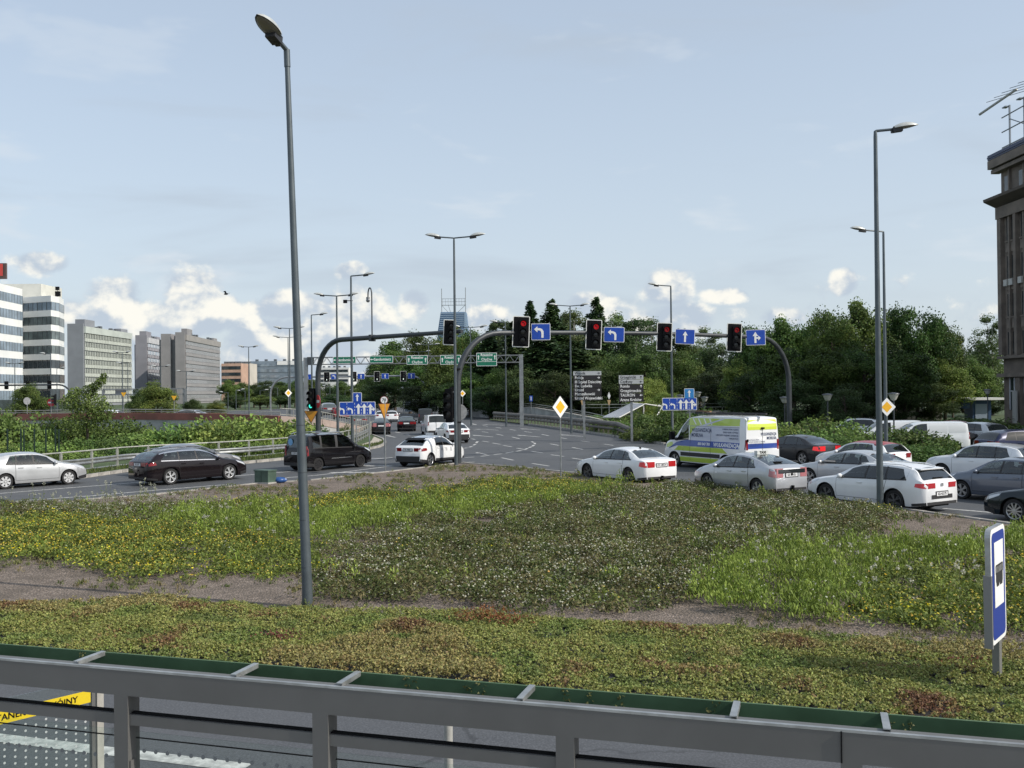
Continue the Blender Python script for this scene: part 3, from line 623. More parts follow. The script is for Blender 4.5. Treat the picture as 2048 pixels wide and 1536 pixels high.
# big lamp on the near island edge
p = on(611, 12.8); bl = thing('street_lamp', 'tall grey lamp post nearest the camera, behind the green roof', 'street lamp', p, 0, 'street lamps')
topw = A(575, 108, 12.8)-p; lean = Vector((topw.x, -.05, topw.z))
part('pole', MB().tube([(0, 0, -.05), (0, 0, .3), lean*.30, lean*.62, lean], [.100, .090, .077, .060, .043], 20), M_POLE, bl)
mb = MB()
for k in (.075, .16, .245, .33): q = lean*k; mb.tube([q, q+lean.normalized()*.012], .090-.03*k, 20)
part('joint_ring', mb, M_POLED, bl)
part('collar', MB().tube([lean*.975, lean*1.006], .055, 16), M_POLE, bl)
arm = Vector((-.12, -.24, .17)); part('arm', MB().tube([lean*1.0, lean+Vector((-.005, -.01, .05)), lean+arm], .042, 12), M_POLE, bl)
head_parts(bl, lean+arm, (-.24, -1), .92, .20)
LMP = [  # px, py top, distance, arms (dx, length), label
    (1757.5, 262, 22.6, [(1, .55)], 'tall lamp post on the island kerb beside the white estate car', .105),
    (1771, 463, 36.5, [(-1, 1.0)], 'lamp post with arm to left carrying the right yellow diamond', .10),
    (1344, 572, 54, [(-1, 1.0)], 'lamp post with left arm behind the straight-ahead arrow sign', .10),
    (911, 476, 37.6, [(-1, .75), (1, .9)], 'twin-arm lamp post right beside the island traffic signal mast', .09),
    (704, 552, 50, [(1, .95)], 'lamp post with right arm and camera in front of blue lane sign', .11),
    (675, 592, 56, [(-1, 1.0), (1, 1.0)], 'twin-arm lamp post left of the blue lane sign', .11),
    (624, 630, 69, [(1, .9)], 'lamp post with right arm just right of the nearest lamp', .10),
    (580, 657, 84, [(-1, 1.0), (1, 1.0)], 'twin-arm lamp post partly hidden by the nearest lamp', .10),
    (577, 675, 98, [(-1, 1.2), (1, 1.2)], 'twin-arm lamp post just left of the nearest lamp', .10),
    (498, 694, 112, [(-1, .8), (1, .8)], 'twin-arm lamp post in front of the blue glass office', .11),
    (1142, 612, 66, [(-1, 1.2), (1, 1.0)], 'twin-arm lamp post between the two left-turn arrow signs', .10),
    (1012, 645, 80, [(-1, .9)], 'lamp post with left arm in front of the right gantry leg', .10),
    (942, 655, 83, [(1, 1.2), (-1, 1.2)], 'lamp post below the blue tower with bright right head', .10),
    (858, 690, 118, [(-1, 1.3), (1, 1.0)], 'far twin-arm lamp post above the green direction signs', .11),
    (838, 704, 136, [(-1, 1.6), (1, 1.4)], 'farther twin-arm lamp post left of the far signal mast', .11),
    (1844, 662, 98, [(.2, .3)], 'slim lamp post standing before the right-hand trees', .10),
    (1215, 697, 112, [(-1, .4), (1, .35)], 'slim lamp post with two small globes right of left-turn sign', .07),
    (791, 726, 150, [(-1, 1.0)], 'far lamp post with left arm between green signs', .10),
    (30, 727, 120, [(-1, .8), (1, .8)], 'twin-arm lamp post before the left white office block', .11),
    (102, 708, 115, [(-1, .8)], 'lamp post with left arm before the rounded white block', .11),
    (114, 737, 135, [(1, .9)], 'lower lamp post right of the rounded white block sign', .10),
    (245, 705, 118, [(-1, .7), (1, .7)], 'twin-arm lamp post before the greenish slab', .11),
    (256, 727, 128, [(-1, 1.1)], 'lamp post with left arm before the greenish slab', .10),
    (322, 733, 122, [(-1, .8), (1, .9)], 'twin-arm lamp post before the middle slab', .10),
    (373, 743, 140, [(-1, 1.1), (1, 1.1)], 'twin-arm lamp post before the right grey slab', .10)]
for px, py, d, arms, lab, r0 in LMP:
    lt = lamp(lab, on(px, d), hz(px, py, d), [(a, -.12, L) for a, L in arms], r0, r0*.55, hs=.95 if d < 70 else 1.1)
    if px == 704: 
        q = hz(690, 603, d); part('camera', MB().box((-.4, 0, q), (.25, .2, .22)).box((-.15, 0, q+.05), (.5, .05, .05)), M_BLACK, lt, None)
# far lamps among the tree line
for i, (px, py) in enumerate(((456, 785), (472, 780), (490, 782), (520, 781), (555, 776), (640, 770), (660, 773), (690, 781), (726, 778))):
    d = 175+i*4; lamp('tiny far lamp post against the tree line, '+('leftmost', 'second from left', 'third from left', 'fourth from left', 'middle one', 'fourth from right', 'third from right', 'second from right', 'rightmost')[i], on(px, d), hz(px, py, d), [(1 if i % 2 else -1, 0, 1.2)], .09, .06, hs=1.3, group='far lamps along the tree line')
def park_lamp(px, py, d, label):
    t = thing('park_lamp', label, 'lamp', on(px, d), 0, 'park lamps'); h = hz(px, py, d)
    part('pole', MB().tube([(0, 0, 0), (0, 0, h-.45)], .05, 8), M_POLED, t)
    part('lantern', MB().lathe([(.06, h-.48), (.16, h-.42), (.30, h-.1)], 12), mat('lantern_frosted', (.38, .38, .34), .4), t); part('lamp_cap', MB().lathe([(.36, h-.1), (.34, h-.05), (.06, h)], 12), M_POLED, t)
for px, py, d, lab in ((1395, 783, 58, 'park lamp just right of the right lane sign'), (1409, 793, 64, 'park lamp second right of the lane sign'), (1360, 789, 66, 'park lamp left of the light blue sign'), (1569, 793, 50, 'park lamp left of the signal arch leg'),
                       (1655, 787, 47, 'park lamp above the bush right of the arch'), (1787, 785, 44, 'park lamp right of the right yellow diamond'), (1975, 778, 66, 'park lamp in front of blue kiosk'), (1616, 864, 70, 'short park lamp beside the arch leg')):
    park_lamp(px, py, d, lab)
# ------------------------------------------------------------------ signs and signals (local frame: face towards -y)
def flat(parent, name, poly, y, m, th=.006):                # flat figure in xz at depth y
    return part(name, MB().prism(poly, y-th, y, 'y'), m, parent, None)
def lettering(parent, s, x, z, size, y, m, align='LEFT', fs=1.0, bold=0.0, name='lettering'):
    vs, fs_ = text_mb(s, size, align, fs, bold)
    mb = MB().add([(v[0]+x, y, v[1]+z) for v in vs], fs_); return part(name, mb, m, parent, None)
def rrect(w, h, r, n=4, cx=0, cz=0):
    pts = []
    for qx, qz, a0 in ((1, 1, 0), (-1, 1, 90), (-1, -1, 180), (1, -1, 270)):
        for k in range(n+1): a = R(a0+90*k/n); pts.append((cx+qx*(w/2-r)+r*math.cos(a), cz+qz*(h/2-r)+r*math.sin(a)))
    return pts
def up_arrow(s): return [(-.09*s, -.5*s), (.09*s, -.5*s), (.09*s, .12*s), (.24*s, .12*s), (0, .5*s), (-.24*s, .12*s), (-.09*s, .12*s)]
def left_arrow(s):
    out = [(.34, -.5), (.14, -.5), (.14, -.05), (.08, .10), (-.06, .16), (-.20, .16), (-.20, -.02), (-.50, .26), (-.20, .52), (-.20, .36), (0, .36), (.22, .27), (.34, .05)]
    return [(x*s, z*s) for x, z in out]
def right_branch(s): return [(.09*s, -.16*s), (.30*s, -.16*s), (.30*s, -.34*s), (.56*s, -.06*s), (.30*s, .20*s), (.30*s, .02*s), (.09*s, .02*s)]
M_SIGNR = mat('signal_red_lit', (.35, .006, .01), .4, emit=(1.0, .012, .02, .16)); M_SIGNRD = mat('signal_red_glow_dim', (.25, .01, .012), .4, emit=(1.0, .012, .02, .06))
M_SIGNG = mat('signal_green_lit', (.02, .35, .28), .4, emit=(.06, 1.0, .75, .75)); M_LOFF = mat('signal_lens_off', (.02, .02, .02), .25); M_SWHT = mat('signal_white_arrow', (.6, .7, .6), .4, emit=(.85, 1, .9, .9))
def signal(parent, c, w, h, yaw=0.0, tilt=0.0, lit=0, border=True, arrow=None, visor=True, red=None):
    nm = 'traffic_signal'
    if border:
        bb_ = part(nm, MB().prism(rrect(w, h, .07), .0, .03, 'y'), M_BLACK, parent, None, c, (0, tilt, yaw))
        o, i = rrect(w, h, .07), rrect(w-.085, h-.085, .045); n = len(o)
        mb = MB().add([(x, -.008, z) for x, z in o]+[(x, -.008, z) for x, z in i], [(k, (k+1) % n, n+(k+1) % n, n+k) for k in range(n)]); part('border', mb, mat('signal_white_border', (.72, .73, .69), .5), bb_, None)
    else: bb_ = part(nm, MB().prism(rrect(w*.9, h, .05), -.02, .14, 'y'), M_BLACK, parent, None, c, (0, tilt, yaw))
    r = h*.088; cx = w*.12 if border else 0
    part('housing', MB().prism(rrect(r*3.0, h*.80, .05, cx=cx), -.12, -.009, 'y'), M_BLACK, bb_, None)
    for k in range(3):
        z = h*.26*(1-k); on_ = (lit == k+1)
        m = (red or M_SIGNR) if (on_ and k == 0) else M_SIGNG if (on_ and k == 2) else M_LOFF
        mb = MB(); mb.lathe([(.001, -.135), (r*.7, -.133), (r, -.122)], 14, 'y', (cx, 0, z)); ln = part('lens', mb, m, bb_, 40)
        if on_ and k == 0 and arrow: flat(ln, 'arrow', [(x*r*1.2+cx, q*r*1.2+z) for x, q in left_arrow(1)], -.14, M_BLACK)
        if visor:
            rows = [[(cx+r*1.18*math.cos(a), y, z+r*1.18*math.sin(a)) for a in [R(-20+220*j/12) for j in range(13)]] for y in (-.12, -.32 if border else -.34)]
            part('visor', MB().grid(rows), M_BLACK, bb_, 50)
    if arrow == 'white': flat(bb_, 'white_arrow', [(x*.26+cx*.2, z*.26-h*.27) for x, z in up_arrow(1)], -.15, M_SWHT)
    return bb_
def blue_sign(parent, c, w, h, kind, yaw=0, tilt=0, name='lane_sign', m=None):
    t = part(name, MB().prism(rrect(w, h, .05), 0, .03, 'y'), M_GREYB, parent, None, c, (0, tilt, yaw))
    flat(t, 'white_rim', rrect(w, h, .05), -.002, M_WHITE, .003); flat(t, 'face', rrect(w-.06, h-.06, .035), -.007, m or M_BLUE, .004)
    s = h*.72
    if kind == 'left': flat(t, 'arrow', [(x*1.0-w*.06, z-.02*h) for x, z in left_arrow(s*.95)], -.014, M_WHITE)
    if kind in ('up', 'upright'): flat(t, 'arrow', [(x-(.0 if kind == 'up' else .02*w), z) for x, z in up_arrow(s)], -.014, M_WHITE)
    if kind == 'upright': flat(t, 'arrow', [(x-.02*w, z) for x, z in right_branch(s*.85)], -.019, M_WHITE)
    return t
def lane_board(parent, c, w, h):
    t = part('lane_board', MB().prism(rrect(w, h, .05), 0, .03, 'y'), M_GREYB, parent, None, c)
    flat(t, 'white_rim', rrect(w, h, .05), -.002, M_WHITE, .003); flat(t, 'face', rrect(w-.07, h-.07, .04), -.007, M_BLUE, .004)
    xs = [-.42, -.19, .03, .19, .36]
    for i, x in enumerate(xs):
        if i < 2: flat(t, 'arrow', [(a*1.05+x*w, b-.14*h) for a, b in left_arrow(h*.48)], -.013, M_WHITE)
        else: flat(t, 'arrow', [(a*1.15+x*w, b-.02*h) for a, b in up_arrow(h*.78)], -.013, M_WHITE)
    flat(t, 'arrow', [(a+xs[4]*w, b-.02*h) for a, b in right_branch(h*.62)], -.018, M_WHITE)
    for x in (-.29, -.075, .11, .275):
        for z in (.36, .12, -.12, -.36): flat(t, 'dash', [(x*w-.012, z*h-.07*h), (x*w+.012, z*h-.07*h), (x*w+.012, z*h+.07*h), (x*w-.012, z*h+.07*h)], -.013, M_WHITE)
    return t
def arc(cx, cz, r, a0, a1, n=9): return [(cx+r*math.cos(R(a0+(a1-a0)*k/n)), cz+r*math.sin(R(a0+(a1-a0)*k/n))) for k in range(n+1)]
# --- main signal gantry over the right carriageway
g0 = G(916, 931); g1d = 48.2; g1 = A(1578, 787, g1d); g1.z = 0
rz, BLn = frame(g0, g1); gan = thing('signal_gantry', 'grey arched mast over the right lanes with four red signals', 'traffic lights', g0, rz)
zb0, zb1 = A(1000, 661, 37.8).z, A(1500, 674, 46.8).z
path = [(0, 0)]+[(0, .5)]+[(0, zb0-3.2)]+[(2.6-2.6*math.cos(R(a)), zb0-2.9+2.9*math.sin(R(a))) for a in range(10, 91, 10)]
mid = [(2.6+(BLn-5.2)*k/8, zb0+(zb1-zb0)*k/8+.12*math.sin(math.pi*k/8)) for k in range(1, 9)]
dn = [(BLn-2.6+2.6*math.sin(R(a)), zb1-2.9+2.9*math.cos(R(a))) for a in range(10, 91, 10)]
path += mid+dn+[(BLn, 0)]
nl = len(path); rad = [.20 if z < 2 else .17 if i < nl*.4 or i > nl*.7 else .12 for i, (x, z) in enumerate(path)]
rad = [.17-.055*math.sin(math.pi*max(0, min(1, x/BLn)))**.5 if z > zb0-3.1 else .185 for x, z in path]
part('mast', MB().tube([(x, 0, z) for x, z in path], rad, 16), M_POLED, gan, 50)
part('base_plate', MB().box((0, 0, .1), (.6, .6, .06)), M_POLED, gan, None); part('base_plate', MB().box((BLn, 0, .1), (.6, .6, .06)), M_POLED, gan, None)
gu = Vector((math.cos(rz), math.sin(rz), 0))
def beam_x(px, o=None, u=None):                            # distance along the beam where it crosses image column px
    o = o or g0; u = u or gu; k = (px-1024+(783-675)*0.0105)/FPX
    return (k*o.y-o.x)/(u.x-k*u.y)
for i, (px, py, wpx, hpx, kx, ky, kw, kh, kind, tl) in enumerate([(1036, 664, 34, 62, 1073, 664.5, 38, 33, 'left', 0), (1181, 670, 32, 60, 1219, 670, 41, 30, 'left', .03), (1322, 674.5, 31, 57, 1360.5, 674, 39, 30, 'up', .05), (1461.5, 675.5, 30, 57, 1501.5, 675.5, 39, 31, 'upright', -.01)]):
    X = beam_x(px); d = (g0.y+gu.y*X)/KD; z = A(px, py, d).z; k = d/1480
    s = signal(gan, (X, -.30, z), wpx*k, hpx*k, -rz+R(2), .045, 1, True, 'left' if i < 4 else None, red=M_SIGNR if i < 2 else M_SIGNRD)
    part('bracket', MB().box((X, -.1, z), (.18, .2, .3)), M_POLED, gan, None)
    X2 = beam_x(kx); d = (g0.y+gu.y*X2)/KD; k = d/1480; z = A(kx, ky, d).z
    blue_sign(gan, (X2, -.42, z), kw*k, kh*k, kind, -rz, tl)
    for q in (-.25, .25): part('bracket', MB().box((X2+q, -.12, z), (.07, .10, kh*k*1.12)), M_POLED, gan, None)
# lower side signals, clamps and round sign seen from behind on the near leg
for k, (dx, z) in enumerate(((-.62, 2.9),)):
    hz_ = A(890, 812, 37).z
    s = signal(gan, (-.55, -.05, hz_), .42, 1.75, R(-50), 0, 0, False); s2 = signal(gan, (-.18, .14, hz_+.05), .42, 1.8, R(150), 0, 0, False)
    for zz in (.7, -.7): part('bracket', MB().box((-.3, 0, hz_+zz), (.55, .08, .06)), M_POLED, gan, None)
rs = A(923, 826, 37.3); part('round_sign', MB().lathe([(.001, .02), (.42, .02), (.43, 0), (.42, -.012), (.001, -.012)], 24, 'y'), M_GREYB, gan, None, (.22, .25, rs.z), (0, 0, R(-25)))
part('clamp', MB().tube([(0, 0, 4.95), (0, 0, 5.03)], .2, 14).tube([(0, 0, 2.2), (0, 0, 2.28)], .2, 14), M_BLACK, gan)
# --- second gantry, cantilevered from the left
h0 = A(636, 787, 47.5); h0.z = .1; h1 = A(925, 787, 41.5); h1.z = .1
rz2, L2 = frame(h0, h1); gb2 = thing('signal_gantry', 'cantilever signal mast reaching right from the left verge', 'traffic lights', h0, rz2)
z0, z1 = A(695, 679, 46.3).z-.1, A(924, 662.5, 41.5).z-.1
path = [(0, 0), (0, 1), (0, z0-2.6)]+[(2.3-2.3*math.cos(R(a)), z0-2.4+2.4*math.sin(R(a))) for a in range(10, 91, 10)]+[(2.3+(L2-2.3)*k/5, z0+(z1-z0)*k/5) for k in range(1, 6)]
part('mast', MB().tube([(x, 0, z) for x, z in path], [.17-.06*max(0, min(1, x/L2)) for x, z in path], 16), M_POLED, gb2, 50)
u2 = Vector((math.cos(rz2), math.sin(rz2), 0)); X = beam_x(905, h0, u2); d = (h0.y+u2.y*X)/KD; k = d/1480
signal(gb2, (X, -.25, A(905, 665, d).z-.1), 25*k, 51*k, -rz2, .05, 0, True)
X = beam_x(744, h0, u2); d = (h0.y+u2.y*X)/KD; zz = [A(744, y, d).z-.1 for y in (676, 590, 572, 600)]
pts = [(X, 0, zz[0]-.1), (X, 0, zz[1])]+[(X-.17+.17*math.cos(R(a)), 0, zz[1]+.45*math.sin(R(a))) for a in range(20, 181, 20)]+[(X-.34, 0, zz[3]+.12)]
part('camera_arm', MB().tube(pts, .04, 10), M_POLED, gb2); part('dome_camera', MB().ball((X-.34, 0, zz[3]), .13).box((X-.34, 0, zz[3]+.14), (.16, .16, .12)), M_GREYB, gb2, 40); part('clamp', MB().box((X, 0, zz[0]), (.2, .4, .4)), M_POLED, gb2, None)
zz = A(626, 800, 47).z-.1; signal(gb2, (-.33, -.25, zz), .46, 1.5, -rz2+R(-28), 0, 3, False)
for q in (-.55, .55): part('bracket', MB().box((-.15, 0, zz+q), (.5, .06, .06)), M_POLED, gb2, None)
ne = part('no_entry_sign', MB().lathe([(.001, 0), (.42, 0), (.42, .02), (.001, .02)], 24, 'y'), mat('red_sign_film', (.50, .03, .035), .45), gb2, None, (.2, -.2, A(637, 803, 47).z-.1), (0, 0, R(-58)-rz2))
part('bar', MB().box((0, -.005, 0), (.62, .006, .17)), M_WHITE, ne, None)
def triangle(w, dz=0): h = w*.866; return [(-w/2, dz), (w/2, dz), (0, dz-h)]
def yield_face(parent, c, w, yaw=0):
    t = part('yield_sign', MB().prism(triangle(w), 0, .02, 'y'), mat('dark_sign_rim', (.10, .045, .03), .6), parent, None, c, (0, 0, yaw)); flat(t, 'face', [(x*.86, z*.86-w*.03) for x, z in triangle(w)], -.003, M_ORNG, .003); return t
yield_face(gb2, (-.15, -.45, A(628, 822, 47).z-.1), 29/1480*47, -rz2)
# --- yield sign with the 70 sign behind it
b = G(771, 949); ys = thing('yield_sign_post', 'thin post on the island tip with yellow yield triangle', 'road sign', b)
part('post', MB().tube([(0, 0, 0), (0, 0, 3.4)], .03, 10), M_GALV, ys); zt = A(769, 807, b.y/KD).z; yield_face(ys, (-.02, -.05, zt), 37/FPX*b.y, R(56))
p70 = G(768, 930, 0); p70 = on(768, 45); t70 = thing('speed_limit_sign', 'round white speed limit sign reading 70', 'road sign', p70); z7 = hz(768, 800, 45)
part('post', MB().tube([(0, .05, 0), (0, .05, z7+.2)], .03, 8), M_GALV, t70); dsk = part('disc', MB().lathe([(.001, 0), (.24, 0), (.24, .02), (.001, .02)], 24, 'y'), mat('red_brown_rim', (.20, .05, .04), .5), t70, None, (0, 0, z7))
part('face', MB().lathe([(.001, -.004), (.205, -.004), (.205, -.001)], 24, 'y'), M_WHITE, dsk, None); lettering(dsk, '70', 0, 0, .24, -.008, M_BLACK, 'CENTER', bold=.006)
part('plate', MB().box((0, .01, z7-.42), (.5, .02, .34)), M_GREYB, t70, None)
# --- priority diamonds
def diamond(px, py, wpx, hpx, d, label, base_h=None, post=True):
    p = on(px, d); t = thing('priority_sign', label, 'road sign', p, 0, 'yellow priority diamonds'); z = A(px, py, d).z-p.z; k = d/1480
    w, h = wpx*k/2, hpx*k/2
    yaw = math.acos(min(1, w/h))-math.atan((px-1024)/FPX); e = part('plate', MB().prism([(-h, 0), (0, -h), (h, 0), (0, h)], 0, .025, 'y'), M_GREYB, t, None, (0, -.06, z), (0, 0, yaw))
    flat(e, 'white_field', [(-h, 0), (0, -h), (h, 0), (0, h)], -.003, M_WHITE, .003); a = h*.60; flat(e, 'amber_field', [(-a, 0), (0, -a), (a, 0), (0, a)], -.008, M_YEL, .004)
    a2 = h*.64; flat(e, 'black_line', [(-a2, 0), (0, -a2), (a2, 0), (0, a2)], -.0045, M_BLACK, .001)
    if post: part('post', MB().tube([(0, 0, 0), (0, 0, z+h*.6)], .032, 10), M_GALV, t)
    else: part('clamp', MB().box((0, .0, z+h*.3), (.25, .1, .05)).box((0, 0, z-h*.3), (.25, .1, .05)), M_GALV, t, None)
diamond(1120, 814, 30.5, 44, 30.2, 'large yellow diamond sign on thin post at the bed edge'); diamond(1772.5, 814, 33, 37, 36.1, 'yellow diamond sign fixed to right lamp post', post=False)
diamond(577, 786, 14, 16, 63, 'small yellow diamond sign left of the nearest lamp post'); diamond(925, 787, 13, 14, 75, 'small far yellow diamond sign right of signal mast')
# --- blue lane boards
def lboard(px, py, wpx, hpx, d, sx, sy, sw, shh, posts, label, m=None):
    p = on(px, d); t = thing('lane_sign', label, 'road sign', p); k = d/1480; z = A(px, py, d).z-p.z
    lane_board(t, (0, -.1, z), wpx*k, hpx*k); q = A(sx, sy, d)-p
    blue_sign(t, (q.x, -.1, q.z), sw*k, shh*k, 'up', m=m, name='straight_ahead_sign')
    for x in posts: part('post', MB().tube([(A(x, 787, d).x-p.x, 0, -.1), (A(x, 787, d).x-p.x, 0, q.z+(.2 if abs(A(x, 787, d).x-p.x-q.x) < .5 else -.6))], .045, 10), M_GALV, t)
lboard(715, 817, 72, 27, 48, 715, 795, 18, 20, (738, 712), 'wide blue board of five lane arrows left of the taxi')
lboard(1358.5, 808, 69, 25, 52, 1378, 787, 20, 20, (1379, 1345), 'wide blue board of five lane arrows above the van', M_BLUEL)
# --- town direction boards
M_BBRD = mat('near_black_board', (.018, .016, .018), .5); M_GBRD = mat('pale_grey_board_sign', (.42, .44, .45), .5, var=.06)
def town(px, d, ytop, ybot, wpx, rows, label, postx):
    p = on(px, d); t = thing('direction_sign', label, 'direction sign', p); k = d/1480; w = wpx*k
    zt = A(px, ytop, d).z-p.z
    part('post', MB().box((A(postx, 787, d).x-p.x, .1, (zt-.2)/2), (.16, .12, zt-.2)), M_GALV, t, None)
    z = zt
    for hp, m, lines, ar in rows:
        h = hp*k; pl = part('panel', MB().box((0, 0, z-h/2), (w, .06, h-.03)), M_GBRD if m else M_BBRD, t, None); tm = M_BBRD if m else M_WHITE
        n = len(lines)
        for i, s in enumerate(lines): lettering(pl, s, -w*.45, z-h*(i+.5)/n, .30, -.036, tm, 'LEFT', .86, .004)
        a = [(x*.22*(-1 if ar == 'l' else 1), q*.22) for x, q in ((-.5, -.07), (.1, -.07), (-.08, -.34), (.1, -.34), (.5, 0), (.1, .34), (-.08, .34), (.1, .07), (-.5, .07))]
        if ar == 'u': a = [(-q, x) for x, q in a]
        flat(pl, 'arrow', [(x+w*.40, q+z-h*.5/n) for x, q in a], -.036, tm, .004)
        z -= h
town(1175, 56, 742, 800, 56, [(9, 1, ['Wesoła'], 'r'), (9, 0, ['Policja'], 'r'), (16, 0, ['III Szpital Dziecięcy', 'św. Ludwika'], 'r'), (16, 0, ['Urząd', 'Marszałkowski'], 'r'), (9, 0, ['Urząd Wojewódzki'], 'r')], 'black and grey direction sign board, left one of two', 1168)
town(1262.5, 54, 750, 804, 49, [(9, 1, ['Grzegórzki'], 'u'), (9, 1, ['Czyżyny'], 'l'), (18, 0, ['Rondo', 'Grzegórzeckie'], 'u'), (18, 0, ['TAURON', 'Arena Kraków'], 'l')], 'black and grey direction sign board, right one of two', 1263)
# --- green sign truss
td_ = 80; a, b = A(612, 787, td_), A(1043, 787, td_); tr = thing('sign_gantry', 'lattice gantry with green direction signs across the far road', 'sign gantry', (a.x, a.y, 0)); L = b.x-a.x
zt, zb_ = A(820, 713, td_).z, A(820, 727, td_).z
part('leg', MB().box((0, 0, zt/2), (.42, .4, zt)), M_GALV, tr, None); part('leg', MB().box((L, 0, zt/2+.05), (.42, .4, zt+.1)), M_GALV, tr, None); part('end_box', MB().box((.55, 0, (zt+zb_)/2), (.6, .6, zt-zb_+.1)), M_POLED, tr, None)
mb = MB()
for y in (-.25, .25):
    for z in (zt, zb_): mb.tube([(.2, y, z), (L-.2, y, z)], .055, 6)
    n = 44
    for i in range(n):
        x0, x1 = .2+(L-.4)*i/n, .2+(L-.4)*(i+1)/n; mb.tube([(x0, y, zb_ if i % 2 else zt), (x1, y, zt if i % 2 else zb_)], .028, 4)
part('truss', mb, M_GALV, tr)
for x0, x1, y0, y1, lines, ars in [(667, 713, 713.5, 727, ['Sandomierz'], 'l'), (740, 787, 712, 726, ['Sandomierz'], 'l'), (814, 856, 711, 729, ['Rzeszów', 'Chyżne'], 'uu'), (881, 922, 710.5, 729, ['Rzeszów', 'Chyżne'], 'uu'), (953, 994, 706, 732, ['Rzeszów', 'Chyżne', ''], 'uu')]:
    p, q = A(x0, y0, td_), A(x1, y1, td_); w, h = q.x-p.x, p.z-q.z; cx, cz = (p.x+q.x)/2-a.x, (p.z+q.z)/2
    t = part('sign_panel', MB().box((cx, -.36, cz), (w, .05, h)), M_GREYB, tr, None); flat(t, 'rim', rrect(w, h, .06, cx=cx, cz=cz), -.387, M_WHITE, .003); flat(t, 'face', rrect(w-.10, h-.10, .05, cx=cx, cz=cz), -.392, M_GREEN, .003)
    n = len(lines)
    for i, s in enumerate(lines):
        if s: lettering(t, s, cx+(.12 if ars == 'l' else 0), cz+h/2-h*(i+.5)/n, .42 if n == 1 else .40, -.398, M_WHITE, 'CENTER', .92, .008)
    if n == 3: flat(t, 'line', [(cx-w/2+.05, cz-h/6-.02), (cx+w/2-.05, cz-h/6-.02), (cx+w/2-.05, cz-h/6+.02), (cx-w/2+.05, cz-h/6+.02)], -.398, M_WHITE)
    if ars == 'l': flat(t, 'arrow', [(cx-w*.40+x*.4, cz+z_*.4) for z_, x in [(p_[0], -p_[1]) for p_ in up_arrow(1)]], -.398, M_WHITE)
    else:
        for sx in (-.40, .40): flat(t, 'arrow', [(cx+w*sx+x*.5, cz+(h/6 if n == 3 else 0)+z_*.5) for x, z_ in up_arrow(1)], -.398, M_WHITE)
# --- far signal gantry
fd = 128; f0, f1 = A(541, 787, fd), A(854, 787, fd); fg_ = thing('signal_gantry', 'far arched signal mast below the green signs', 'traffic lights', (f0.x, f0.y, 0)); L = f1.x-f0.x; zf = A(700, 753, fd).z
path = [(0, 0), (0, zf-3)]+[(2.8-2.8*math.cos(R(a_)), zf-3+3*math.sin(R(a_))) for a_ in range(15, 91, 15)]+[(L-2.8+2.8*math.sin(R(a_)), zf-3+3*math.cos(R(a_))) for a_ in range(0, 91, 15)]+[(L, 0)]
part('mast', MB().tube([(x, 0, z) for x, z in path], .16, 8), M_GALV, fg_); part('branch', MB().tube([(L+.2, .2, 0), (L+.2, .2, zf-3)]+[(L+.2+1.4-1.4*math.cos(R(a_)), .2, zf-3+3.1*math.sin(R(a_))) for a_ in range(15, 91, 15)]+[(L+7, .2, zf+.1)], .13, 8), M_GALV, fg_)
k = fd/1480
for px, sx in ((601, 616), (654.5, 670), (708.5, 723), (755, 771), (807.5, 823.5)):
    X = A(px, 787, fd).x-f0.x; signal(fg_, (X, -.4, zf-.05), 12*k, 20.5*k, 0, 0, 0, True, 'white', visor=False); X2 = A(sx, 787, fd).x-f0.x; blue_sign(fg_, (X2, -.3, zf), 14.5*k, 11*k, 'left' if px < 660 else 'up')
for px in (875, 890, 905): signal(fg_, (A(px, 787, fd).x-f0.x, -.1, zf-.4), 12*k, 20.5*k, R(-62), .05, 0, True, visor=True)
# --- small extra signs
for px, py, d, lab in ((348, 797, 82, 'yellow yield triangle by the right grey slab'), (247, 790, 84, 'yellow yield triangle before the greenish slab')):
    p = on(px, d); t = thing('yield_sign_post', lab, 'road sign', p, 0); z = hz(px, py+1, d)+.35; part('post', MB().tube([(0, .03, 0), (0, .03, z)], .035, 6), M_GALV, t); tt = part('yield_sign', MB().prism(triangle(.62), 0, .02, 'y'), M_YEL, t, None, (0, 0, z))
p = on(102, 78); t = thing('no_entry_post', 'red no entry sign before the rounded white block', 'road sign', p); z = hz(102, 805, 78); part('post', MB().tube([(0, .03, 0), (0, .03, z+.4)], .05, 6), M_GALV, t); dk = part('disc', MB().lathe([(.001, 0), (.42, 0), (.42, .02), (.001, .02)], 18, 'y'), MATS['red_sign_film'], t, None, (0, 0, z)); part('bar', MB().box((0, -.01, 0), (.6, .01, .15)), M_WHITE, dk, None); signal(t, (.45, -.1, z+.3), .4, 1.2, R(-60), 0, 0, False)
p = on(54, 80); t = thing('round_sign_post', 'round pale sign on a post before the left tree', 'road sign', p); z = hz(54, 802, 80); part('post', MB().tube([(0, .03, 0), (0, .03, z)], .04, 6), M_GALV, t); part('disc', MB().lathe([(.001, 0), (.40, 0), (.40, .02), (.001, .02)], 18, 'y'), M_GREYB, t, None, (0, 0, z), (0, 0, R(55)))
p = on(1062, 96); t = thing('bus_pass_sign', 'small blue sign with white bar near right gantry leg', 'road sign', p); z = hz(1062, 797, 96); part('post', MB().tube([(0, .03, 0), (0, .03, z)], .045, 6), M_GALV, t); pl = part('plate', MB().box((0, 0, z), (.42, .03, .72)), M_BLUE, t, None); part('bar', MB().box((0, -.02, z), (.1, .01, .5)), M_WHITE, pl, None)
